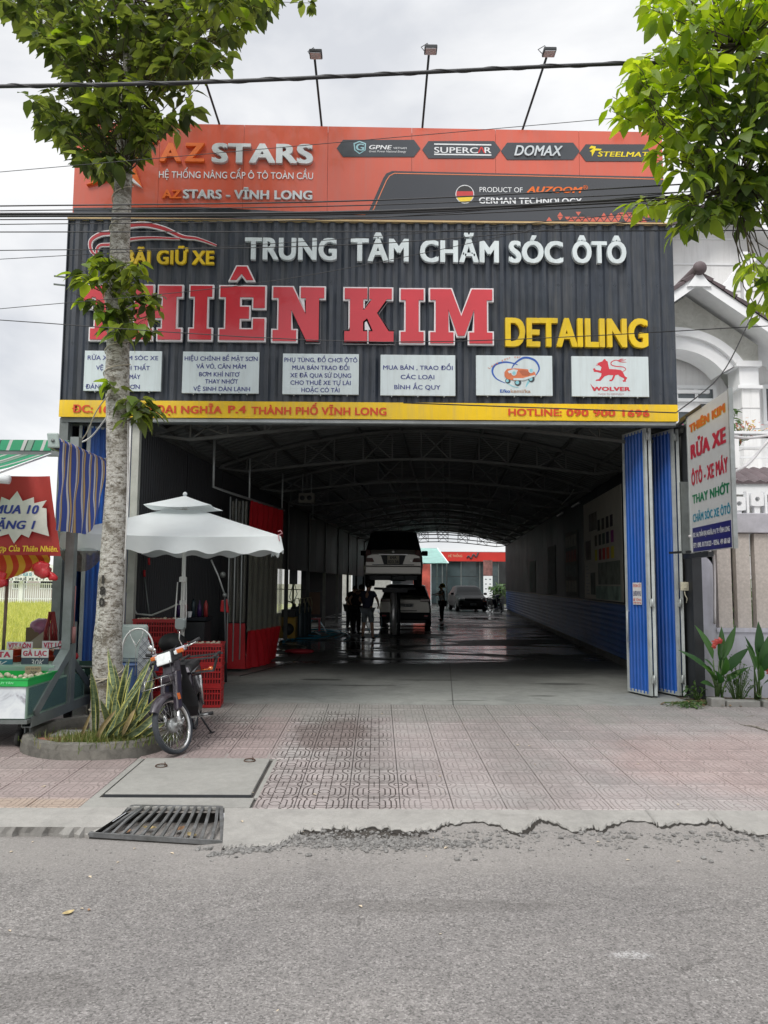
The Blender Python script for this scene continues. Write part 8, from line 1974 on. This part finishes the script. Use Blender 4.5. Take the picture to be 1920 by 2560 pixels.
# rear main block and upper gable
Y2=22.0; ax2=hx(1793,Y2); az2=hzz(528,Y2); sl2_=.60; ew=6.5
gp=[(6.7,.2),(ax2+ew,.2),(ax2+ew,az2-ew*sl2_-.1),(ax2,az2-.1),(6.7,az2-(ax2-6.7)*sl2_-.1)]
q=MB(); q.prism(gp, lambda x,z: (x,Y2+8,z), lambda x,z: (x,Y2,z)); hp2_('rear_block',q,plaster)
for i in range(9): zz=az2-.9-i*.78; hw_=min(ew,(az2-zz)/sl2_)-.05; hp2_('wall_moulding',MB().box(max(6.72,ax2-hw_),ax2+hw_,Y2-.03,Y2-.001,zz,zz+.05),trimw)
def gable_roof(ax,az,sl,hwr,y0,y1,ov,hwl,fascia=.22):
    for sg in (-1,1):
        hw=hwr if sg>0 else hwl
        A_=Vector((ax,0,az)); Bv=Vector((ax+sg*hw,0,az-hw*sl)); d=(Bv-A_).normalized(); n_=Vector((-d.z*sg,0,d.x*sg)); n_=n_ if n_.z>0 else -n_
        P= lambda p,y,h: (p.x+n_.x*h,y,p.z+n_.z*h)
        hp2_('fascia',MB().hexa([P(A_,y0-ov-.05,-fascia),P(Bv,y0-ov-.05,-fascia),P(Bv,y0-ov,-fascia),P(A_,y0-ov,-fascia),P(A_,y0-ov-.05,0),P(Bv,y0-ov-.05,0),P(Bv,y0-ov,0),P(A_,y0-ov,0)]),trimw)
        hp2_('soffit',MB().hexa([P(A_,y0-ov,-.10),P(Bv,y0-ov,-.10),P(Bv,y1,-.10),P(A_,y1,-.10),P(A_,y0-ov,-.004),P(Bv,y0-ov,-.004),P(Bv,y1,-.004),P(A_,y1,-.004)]),trimw)
        L_=(Bv-A_).length; nt_=int(L_/.34); tp_=MB()
        cols_=int((y1-y0+ov+.1)/.3)
        for i in range(nt_):
            p=A_+d*(i*L_/nt_); q_=A_+d*((i+1.06)*L_/nt_)
            mb2=MB(); prof=[]
            for c_ in range(cols_*4+1): yy=y0-ov-.10+(y1-y0+ov+.1)*c_/(cols_*4); prof.append((yy,.05+.022*sin(c_*pi/2)))
            mb2.grid([[P(p,yy,h+.01) for yy,h in prof],[P(q_,yy,h+.055) for yy,h in prof],[P(q_,yy,h+.01) for yy,h in prof]])
            mb2.add([P(p,prof[0][0],.0),P(q_,prof[0][0],.0),P(q_,prof[0][0],.10),P(p,prof[0][0],.06)],[(0,1,2,3)])
            hp2_('tile_course',mb2,rooft)
    hp2_('ridge_cap',MB().tube([(ax,y0-ov-.14,az+.10),(ax,y1,az+.10)],.15,14),rooft)
gable_roof(ax2,az2,sl2_,ew+.6,Y2,Y2+8,.8,ax2-6.5)
# front porch gable with stone field and arch
axp=hx(1722); azp=hzz(718); slp=.70; pw=axp-6.0
cxa=hx(1700); ra=2.05; zcol=hzz(912); zarc=hzz(835)
pts_out=[(axp-pw,zcol)]; 
arc_c=(hx(1688),hzz(990)); rx_,rz__=hx(1868)-arc_c[0],hzz(838)-arc_c[1]
arcp=[(arc_c[0]+rx_*cos(a),arc_c[1]+rz__*sin(a)) for a in [pi*.16+(pi-.32*pi)*i/24 for i in range(25)]]
xr_=hx(1900); zl_=hzz(908)
face=[(xr_,zl_),(xr_,azp-(xr_-axp)*slp-.25),(axp,azp-.25),(axp-pw,azp-pw*slp-.25),(axp-pw,zl_)]+[(x,z) for x,z in arcp[::-1] if z>zl_-9]
q=MB(); q.prism([(max(x,axp-pw),max(z,zl_)) for x,z in face], lambda x,z: (x,HY+.25,z), lambda x,z: (x,HY,z)); hp2_('stone_gable',q,stonew)
def arcband(r0,r1,y0,y1,name):
    R0=[(arc_c[0]+(rx_+r0)*cos(a),arc_c[1]+(rz__+r0)*sin(a)) for a in [.17*pi+(.66*pi)*i/24 for i in range(25)]]; R1=[(arc_c[0]+(rx_+r1)*cos(a),arc_c[1]+(rz__+r1)*sin(a)) for a in [.17*pi+(.66*pi)*i/24 for i in range(25)]]
    mb=MB(); mb.grid([[(x,y0,z) for x,z in R0],[(x,y0,z) for x,z in R1]]); mb.grid([[(x,y1,z) for x,z in R0],[(x,y0,z) for x,z in R0]]); mb.grid([[(x,y0,z) for x,z in R1],[(x,y1,z) for x,z in R1]]); hp2_(name,mb,trimw)
arcband(-.02,.18,HY-.08,HY+.3,'arch_moulding'); arcband(-.35,-.02,HY+.04,HY+.8,'arch_soffit')
q=MB(); q.prism([(arc_c[0]+rx_*1.02*cos(a),arc_c[1]+rz__*1.02*sin(a)) for a in [pi*i/24 for i in range(25)]][::1]+[(arc_c[0]-rx_,.2),(arc_c[0]+rx_,.2)], lambda x,z: (x,HY+1.2,z), lambda x,z: (x,HY+1.0,z)); hp2_('porch_back_wall',q,plaster)
gable_roof(axp,azp,slp,4.3,HY,HY+3.0,.75,axp-5.9)
hp2_('apex_block',MB().prism([(axp-.3,azp-.32),(axp+.3,azp-.32),(axp+.05,azp+.02),(axp-.05,azp+.02)], lambda x,z: (x,HY-.78,z), lambda x,z: (x,HY-.86,z)),trimw); MB().ball((axp,HY-.9,azp+.12),.17,.12,.17,14,10).build('ridge_ball',rooft,ho,H0)
# corner column with courses
xc0,xc1=hx(1852),hx(1898)
for i in range(12):
    z1=zcol-.62-i*.52; 
    if z1-.5<.2: break
    hp2_('column_course',MB().box(xc0+.02,xc1,HY-.02,HY+.6,z1-.485,z1),plaster)
hp2_('column_core',MB().box(xc0+.05,xc1-.03,HY+.01,HY+.57,.2,zcol),plaster)
hp2_('capital',MB().box(xc0-.12,xc1+.05,HY-.12,HY+.65,zcol-.06,zcol+.08).box(xc0-.02,xc1,HY-.02,HY+.62,zcol-.54,zcol-.062).box(xc0-.10,xc1+.06,HY-.10,HY+.64,zcol-.62,zcol-.542),trimw)
hp2_('side_wall',MB().box(xr_+.02,xr_+8,HY+.9,HY+1.1,.2,zcol+.3),plaster)
# upper sloping roof fin with post
fp0,fp1=at(1800,745,20.5),at(1880,640,20.5)
hp2_('sloping_beam',MB().bar(fp0,fp1,.16,.30),trimw); hp2_('post',MB().box(hx(1866,20.5),hx(1885,20.5),20.4,20.6,hzz(820,20.5),hzz(632,20.5)),trimw)
# windows
def window(px0,py0,px1,py1,Y,bars=1,nm_='window'):
    x0,x1=hx(px0,Y),hx(px1,Y); z0,z1=hzz(py1,Y),hzz(py0,Y)
    f_=MB().box(x0,x1,Y-.06,Y+.02,z1-.10,z1).box(x0,x1,Y-.06,Y+.02,z0,z0+.08).box(x0,x0+.09,Y-.06,Y+.02,z0+.08,z1-.1).box(x1-.09,x1,Y-.06,Y+.02,z0+.08,z1-.1)
    for i in range(bars): xm=x0+(x1-x0)*(i+1)/(bars+1); f_.box(xm-.04,xm+.04,Y-.05,Y+.02,z0+.08,z1-.1)
    f_=hp2_(nm_,f_,trimw)
    for i in range(bars+1):
        a,b=x0+(x1-x0)*i/(bars+1),x0+(x1-x0)*(i+1)/(bars+1); MB().box(a+.05,b-.05,Y-.02,Y-.01,z0+.08,z1-.1).build('pane',mat('house glass',(.10,.12,.13),.08,var=.4,scale=1.5,spec=.8),f_,)
        cu_=MB(); cu_.smooth=True; rows_=[[(a+.06+(b-a-.12)*.45*t+(0 if i % 2 else (b-a)*.5),Y-.004+.006*sin(t*30),z) for t in [k/12 for k in range(13)]] for z in (z0+.1,z1-.12)]; cu_.grid(rows_).build('curtain',mat('house curtain',(.55,.55,.50),.8),f_)
    for kx in KIDS.get(f_.name,[]): bpy.data.objects[kx].location=(0,0,0)
window(1640,965,1790,1005,HY+.97,2); window(1640,1022,1790,1120,HY+.97,2); window(1905,962,1990,1060,HY+.88,1)
hp2_('window_hood',MB().box(hx(1640),hx(1812),HY+.85,HY+.99,hzz(962),hzz(953)),trimw)
hp2_('wall_lamp',MB().hexa([(hx(1828),HY+.9,hzz(1027)),(hx(1834),HY+.9,hzz(1027)),(hx(1834),HY+.97,hzz(1027)),(hx(1828),HY+.97,hzz(1027)),(hx(1825),HY+.86,hzz(1012)),(hx(1837),HY+.86,hzz(1012)),(hx(1837),HY+.97,hzz(1012)),(hx(1825),HY+.97,hzz(1012))]),steel_grey)
# balcony with rails
YB=17.6; zb1,zb2=at(1850,1170,YB).z,at(1850,1085,YB).z
xb0=hx(1640,YB); hp2_('balcony_slab',MB().box(xb0,xb0+9,YB,HY+.9,zb1-.18,zb1),trimw)
xb=hx(1690,YB); 
for i in range(9): xx=xb+i*1.15; hp2_('balcony_post',MB().box(xx,xx+.28,YB-.02,YB+.24,zb1,zb2),plaster)
for z in (zb2-.08,zb1+.25,zb1+.5,zb1+.72): hp2_('balcony_rail',MB().box(xb0,xb0+9,YB+.08,YB+.13,z,z+.035),trimw)
hp2_('balcony_coping',MB().box(xb0,xb0+9,YB-.06,YB+.28,zb2,zb2+.06),trimw)
hp2_('ground_floor_wall',MB().box(xb0+.1,xb0+10,HY+1.0,HY+1.15,.2,zb1-.18),plaster)
# small tiled canopy roof right
YC=15.5; zc0,zc1=at(1850,1205,YC).z,at(1850,1172,YC+1.2).z; xc_=at(1800,1200,YC).x
for i in range(26):
    x=xc_+i*.235
    mb2=MB(); mb2.smooth=True; mb2.grid([[(x+.235*t,yy,z+.045*sin(pi*t)) for t in (0,.2,.4,.6,.8,1)] for yy,z in ((YC,zc0),(YC+.6,zc0+(zc1-zc0)*.5+.04),(YC+1.2,zc1))]); mb2.add([(x,YC,zc0-.03),(x+.235,YC,zc0-.03),(x+.235,YC,zc0),(x+.12,YC,zc0+.045),(x,YC,zc0)],[(0,1,2,3,4)]); hp2_('canopy_tile',mb2,rooft)
hp2_('canopy_beam',MB().box(xc_,xc_+7,YC+.05,YC+1.3,zc0-.25,zc0-.031),trimw)
# ---- plants
canna_l=leafset(leaf_mat('canna leaf',(.030,.10,.025),(.08,.20,.045),.25,.35)); stem_m=mat('green stem',(.08,.14,.04),.6); flower_m=leaf_mat('coral petal',(.62,.10,.08),(.70,.18,.14),.3)
PZ=.235; bed_o=thing('plant_bed','narrow soil bed edged with worn concrete blocks under the lilac wall','plant bed',(5.2,10.5,.2)); BO2=-Vector(bed_o.location)
xb0_=at(1722,1740,10.4).x; MB().grid([[(x,y,.24+.05*abs(noise.noise((x*4,y*4,0)))) for x in [xb0_+i*.25 for i in range(26)]] for y in (10.15,10.4,10.65,10.86)]).build('soil',soil,bed_o,BO2)
for px0,px1,h in ((1764,1800,.17),(1802,1885,.12),(1890,2060,.12)):
    a,b=gz(px0,1762,pav(10)).x,gz(px1,1762,pav(10)).x; MB().box(a,b-.01,10.02,10.18,.2,.25+h*.6).build('edging_block',slabc,bed_o,BO2,bevel=.012)
def canna(loc,leaves,label,flower=None,name='canna_plant',size=1):
    o=thing(name,label,'plant',loc); r_=random.Random(int(loc.x*97)); base=Vector((0,0,0))
    for i,(px,py,Y,L_,W_) in enumerate(leaves):
        tip=at(px,py,Y)-loc; st=Vector((r_.uniform(-.04,.04),r_.uniform(-.04,.04),0)); node=Vector((tip.x*.25,tip.y*.25,max(.12,tip.z*.55)))
        MB().tube([st,st.lerp(node,.6)+Vector((0,0,.03)),node],[.014,.011,.007],6).build('stem',stem_m,o)
        yv=(tip-node); L2=yv.length; yv.normalize(); xv=yv.cross(Z_+Vector((0,-.9,0))).normalized(); zv=xv.cross(yv); M=Matrix((xv*W_*L2/.62,yv*L2,zv*L2*.6)).transposed().to_4x4(); M.translation=node
        q=bpy.data.objects.new('leaf',canna_l[i % 3]); COL.objects.link(q); q.parent=o; q.matrix_local=M
    if flower:
        for (px,py) in flower:
            c_=at(px,py,loc.y-.05)-loc
            for k in range(5): a=k*1.256; M=Matrix.Rotation(a,4,'Y')@ Matrix.Scale(.06,4); M.translation=c_; q=bpy.data.objects.new('petal',PET); COL.objects.link(q); q.parent=o; q.matrix_local=M
    return o
mb=MB(); mb.smooth=True; leafgeo(mb,Matrix.Rotation(-pi/2*.2,3,'X')@ Matrix.Rotation(pi/2,3,'X'),1,.6,.3,.3); PET=mb.mesh('petal',flower_m)
canna(Vector((at(1796,1700,10.38).x,10.38,PZ)),[(1746,1562,10.3,1,.26),(1715,1617,10.2,1,.22),(1805,1566,10.4,1,.28),(1840,1563,10.3,1,.24),(1862,1618,10.1,1,.34),(1760,1660,9.98,1,.34),(1798,1672,9.98,1,.40),(1765,1695,10.0,1,.36),(1820,1640,10.0,1,.34),(1868,1665,10.15,1,.3),(1780,1640,10.0,1,.34),(1815,1610,10.4,1,.3)],'broad leaved canna plant with coral flowers against the lilac wall',[(1790,1606),(1800,1602),(1785,1615)])
canna(Vector((at(1893,1700,10.35).x,10.35,PZ)),[(1900,1555,10.3,1,.3),(1925,1590,10.2,1,.3),(1870,1612,10.1,1,.32),(1898,1612,10.3,1,.26),(1935,1620,10.1,1,.3),(1905,1660,10.0,1,.3),(1898,1735,9.95,1,.34),(1940,1680,10.0,1,.34),(1865,1590,10.3,1,.18)],'broad leaved canna plant at the right edge by the fence',[(1922,1670),(1924,1678)])
weed_l=leafset(leaf_mat('weed leaf',(.035,.09,.02),(.09,.17,.04),.3,.5)); dry_l=leafset(leaf_mat('litter leaf',(.16,.10,.05),(.34,.24,.13),.15,.7))
def bushy(name,label,c_,r_xyz,n,meshes,m,size,seed,nobj=40,cat='plant',base=None,kind=None):
    r_=random.Random(seed); o=thing(name,label,cat,c_); mb=MB(); mb.smooth=True; tw=MB()
    for i in range(n):
        d=Vector((r_.gauss(0,.45),r_.gauss(0,.45),r_.gauss(0,.45))); d=d if d.length<1 else d.normalized(); p=Vector((d.x*r_xyz[0],d.y*r_xyz[1],(d.z+.9)*r_xyz[2]*.55))
        yv=Vector((d.x+r_.uniform(-.5,.5),d.y+r_.uniform(-.5,.5),r_.uniform(-.5,.6))).normalized(); xv=yv.cross(Z_+Vector((.1,0,0))).normalized(); zv=xv.cross(yv); s_=size*r_.uniform(.6,1.2); M=Matrix((xv,yv,zv)).transposed()*s_
        if i % 4 == 0: tw.tube([(p.x*.15,p.y*.15,-c_.z*0),p*.6+Vector((0,0,.02)),p],.004+size*.02,4)
        if i<nobj: q=bpy.data.objects.new('leaf',meshes[i % 4]); COL.objects.link(q); q.parent=o; M4=M.to_4x4(); M4.translation=p; q.matrix_local=M4
        else: _lg(mb,p,M,r_)
    if tw.v: tw.build('stems',stem_m,o)['kind']='stuff'
    if mb.v: mb.build('foliage',m,o)['kind']='stuff'
    return o
bushy('weedy_shrub','small leafed weedy shrub between the two canna plants',Vector((at(1842,1720,10.3).x,10.3,PZ)),(.26,.2,.62),150,weed_l,MATS['weed leaf'],.06,5)
bushy('creeping_weed','low green weed on the ground at the foot of the dark post',Vector((at(1722,1752,10.0).x,10.0,.24)),(.28,.14,.07),90,weed_l,MATS['weed leaf'],.05,6)
bushy('weed_tuft','little green weed climbing beside the dark post base',Vector((at(1742,1700,10.5).x,10.5,PZ)),(.14,.1,.30),50,weed_l,MATS['weed leaf'],.07,7)
q=bushy('leaf_litter','',Vector((at(1790,1740,10.2).x,10.2,.235)),(.75,.18,.06),330,dry_l,MATS['litter leaf'],.05,8,nobj=0)
for k_ in ('label','category'):
    if k_ in q: del q[k_]
q['label']='dry fallen leaves heaped along the plant bed'; q['kind']='stuff'
bushy('balcony_plant','dark leafy plant at the balcony left of the wall column',Vector((hx(1832,YB),YB+.4,zb2-.3)),(.28,.25,1.1),90,weed_l,MATS['weed leaf'],.22,9)
bushy('bougainvillea','yellow and pink flowering spray on the balcony rail',Vector((hx(1870,YB),YB+.3,zb2-.1)),(.7,.3,.55),110,leafset(leaf_mat('pink bract',(.45,.18,.14),(.50,.42,.14),.4)),MATS['pink bract'],.10,10)
bushy('pink_flowers','dark pink flowers at the balcony behind the sign',Vector((hx(1712,YB),YB+.3,zb2-.1)),(.25,.2,.4),40,leafset(leaf_mat('magenta bract',(.45,.03,.08),(.55,.06,.12),.4)),MATS['magenta bract'],.11,12)
bushy('fern','hanging grassy plant below the balcony behind the sign',Vector((hx(1708,14),14,at(1708,1190,14).z)),(.3,.25,1.0),100,weed_l,MATS['weed leaf'],.22,13)
for i,(px,Y,hh) in enumerate(((1832,13.5,1.1),(1762,14.5,1.5),(1880,13,.9),(1925,14,2.0),(1880,14.5,2.2))):
    bushy('garden_shrub',('dark shrub seen between the first and second fence slats','tall dark shrub behind the lilac wall','shrub with pale tips between the second and third fence slats','shrub at the right edge behind the fence','tall shrub rising behind the pierced fence top')[i],Vector((at(px,1500,Y).x,Y,.2)),(.45,.4,hh),150,weed_l,MATS['weed leaf'],.14,20+i,0)
bushy('lawn_bush','bushy green plant growing from the dark square pot',Vector((at(1246,1500,46).x,46,1.0)),(.55,.5,.8),130,weed_l,MATS['weed leaf'],.28,30,0)
structure('house_yard',MB().add([(4.6,11.1,.19),(40,11.1,.19),(40,45,.19),(9.2,45,.19)],[(0,1,2,3)]),slabc,'pale paved yard behind the fence')
# dry grass clump at the right edge
blades('grass',1500, lambda r: (gz(1918,1790,.18).x+r.gauss(0,.12),8.7+r.gauss(0,.10),.18),.15,.55,leaf_mat('straw blade',(.30,.26,.12),(.46,.40,.20),.25,.7),'dry straw coloured grass clump at the right edge of the pavement',w_=.004,lean=.9,rs=14)
for i,(x0,y0,x1,y1) in enumerate(((1835,1800,1925,1790),(1850,1812,1930,1830))): tag(MB().tube([gz(x0,y0,.21),gz((x0+x1)/2,(y0+y1)/2-4,.22),gz(x1,y1,.21)],[.008,.012,.006],6).build('twig',bark),('thin dry twig lying on the tiles at the right edge','darker bent twig lying below the other one at the right edge')[i],'twig')
# ---- right street tree
t2_=thing('street_tree','leafy street tree with bright green crown reaching in from the right','tree',(4.35,6.9,.16)); T2O=-Vector(t2_.location)
limb0=Vector((4.35,6.9,.1)); lt=[limb0,Vector((4.33,6.88,1.8)),Vector((4.25,6.8,3.4)),Vector((4.1,6.7,4.9)),Vector((3.9,6.6,6.4)),Vector((3.8,6.5,8.2))]
mb=MB(); mb.tube(spl(lt,6),[.17-.13*i/30 for i in range(31)],16); mb.build('trunk',bark,t2_,T2O)
lf2=leaf_mat('fresh leaf',(.038,.072,.014),(.14,.21,.03),.45); lm2=leafset(lf2); sunny=leaf_mat('lime leaf',(.15,.25,.025),(.30,.40,.05),.5); lml=leafset(sunny)
rr2=random.Random(77)
polyB=[(1540,240),(1570,190),(1610,170),(1600,110),(1660,100),(1700,60),(1690,20),(1640,40),(1630,-20),(1700,-80),(2000,-80),(2000,640),(1930,520),(1800,545),(1770,590),(1730,600),(1680,560),(1600,540),(1590,500),(1650,480),(1690,430),(1640,400),(1640,320),(1590,320),(1545,290)]
clB=clusters(rr2,polyB,250,(5.3,6.6),.13,weight=lambda x,y: .25 if 1690<x<1800 and 420<y<500 else (.35 if 1770<x<1830 and 85<y<130 else 1))
limbs=[Vector((4.0,6.6,5.4)),Vector((3.6,6.4,5.6)),Vector((3.2,6.2,5.9)),Vector((3.4,6.2,5.2)),Vector((3.0,6.1,5.2)),Vector((3.0,6.0,6.3))]
MB().tube([lt[3],limbs[0],limbs[1],limbs[2],limbs[5]],[.07,.055,.04,.03,.015],10).tube([lt[3],limbs[1]-Z_*.3,limbs[3],limbs[4]],[.06,.045,.03,.015],10).build('limbs',bark,t2_,T2O)
bB= lambda c_: min(limbs+[lt[3],lt[4]],key=lambda q: (q-c_).length)
topL=[c_ for c_ in clB if proj(c_)[0]<1720 or proj(c_)[1]<150]; rest=[c_ for c_ in clB if c_ not in topL]  # lighter leaves on the left and top put sunlight into the colour
clC=clusters(rr2,[(1860,640),(1920,620),(1990,640),(1990,800),(1890,780),(1905,720),(1850,710)],12,(5.2,5.8),.10)
outB=[Vector((3.8+rr2.gauss(0,.9),6.6+rr2.gauss(0,.7),rr2.uniform(5.5,8.6))) for _ in range(90)]; outB=[c_ for c_ in outB if proj(c_)[0]>1950 or proj(c_)[1]<-60]
grow_leaves(t2_,T2O,topL+clC,rr2,[lml[0],lml[1],lm2[2],lml[3]],sunny,.15,(7,10),150,bB,bark,'sunny_foliage',spread=.13)
grow_leaves(t2_,T2O,rest+outB,rr2,[lm2[0],lm2[1],lm2[2],lml[3]],lf2,.15,(10,13),150,bB,bark,spread=.15)
# ---- overhead wires
wirem=mat('wire black',(.02,.02,.022),.5)
def wire(pts,r,label,Y=6.6,group='overhead wires along the street'):
    P=[at(px,py,Y+dy) for px,py,*q in pts for dy in [q[0] if q else 0]]; a=P[0]+(P[0]-P[1])*6; b=P[-1]+(P[-1]-P[-2])*6; a.z=P[0].z+.1; b.z=P[-1].z+.1
    return tag(MB().tube([a]+spl(P,6)+[b],r,7).build('overhead_wire',wirem),label,'wire',group)
wire([(0,216),(500,206),(960,186),(1400,165),(1920,147)],.017,'thick twisted black cable crossing the sky above the orange board',6.4)
P=[at(px,py,6.4) for px,py in ((0,214),(500,204),(960,184),(1400,163),(1920,145))]; P=spl(P,40); tw=[]
for i,p in enumerate(P): a=i*.5; tw.append(p+Vector((0,.014*cos(a),.014*sin(a)-.006)))
tag(MB().tube(tw,.009,6).build('overhead_wire',wirem),'thinner strand wound round the thick cable above the orange board','wire','overhead wires along the street')
W=[((0,515),(960,500),(1920,448),.006,'uppermost wire of the bundle across the foot of the orange board'),((0,527),(960,512),(1920,470),.005,'second wire of the bundle across the orange board'),((0,535),(960,528),(1920,478),.012,'thickest wire of the bundle across the orange board'),((0,541),(960,533),(1920,486),.009,'wire just under the thickest of the bundle'),
     ((0,549),(960,542),(1920,495),.005,'lowest close wire of the bundle across the orange board'),((0,561),(960,543),(1920,460),.004,'thin wire under the bundle rising to the right'),((0,580),(960,579),(1920,576),.005,'level thin wire just below the orange board'),((0,626),(960,608),(1920,520),.004,'thin wire crossing the top of TRUNG TÂM'),
     ((0,648),(960,590),(1920,500),.003,'hair thin wire rising across the black ribs'),((0,772),(700,700),(1400,560),.003,'thin wire rising across the word THIÊN'),((0,800),(960,855),(1920,815),.004,'sagging wire across the feet of the red letters'),((0,430),(800,360),(1920,262),.003,'hair thin wire rising across the orange board to the right tree')]
for a,b,c,r,lb in W: wire([a,b,c],r,lb,6.5+rr2.uniform(-.15,.35))
wire([(1690,1032),(1800,940),(1870,810),(1925,700)],.008,'slack wire running from the hall corner up to the right edge',9.5,'slack service wires')
for q in (at(135,690,10.6),): MB().bar(q,q+Vector((.35,.1,.0)),.02).bar(q+Vector((0,0,-.12)),q+Vector((.35,.1,-.12)),.02).build('bracket_arm',steel_grey,hall,-HL)
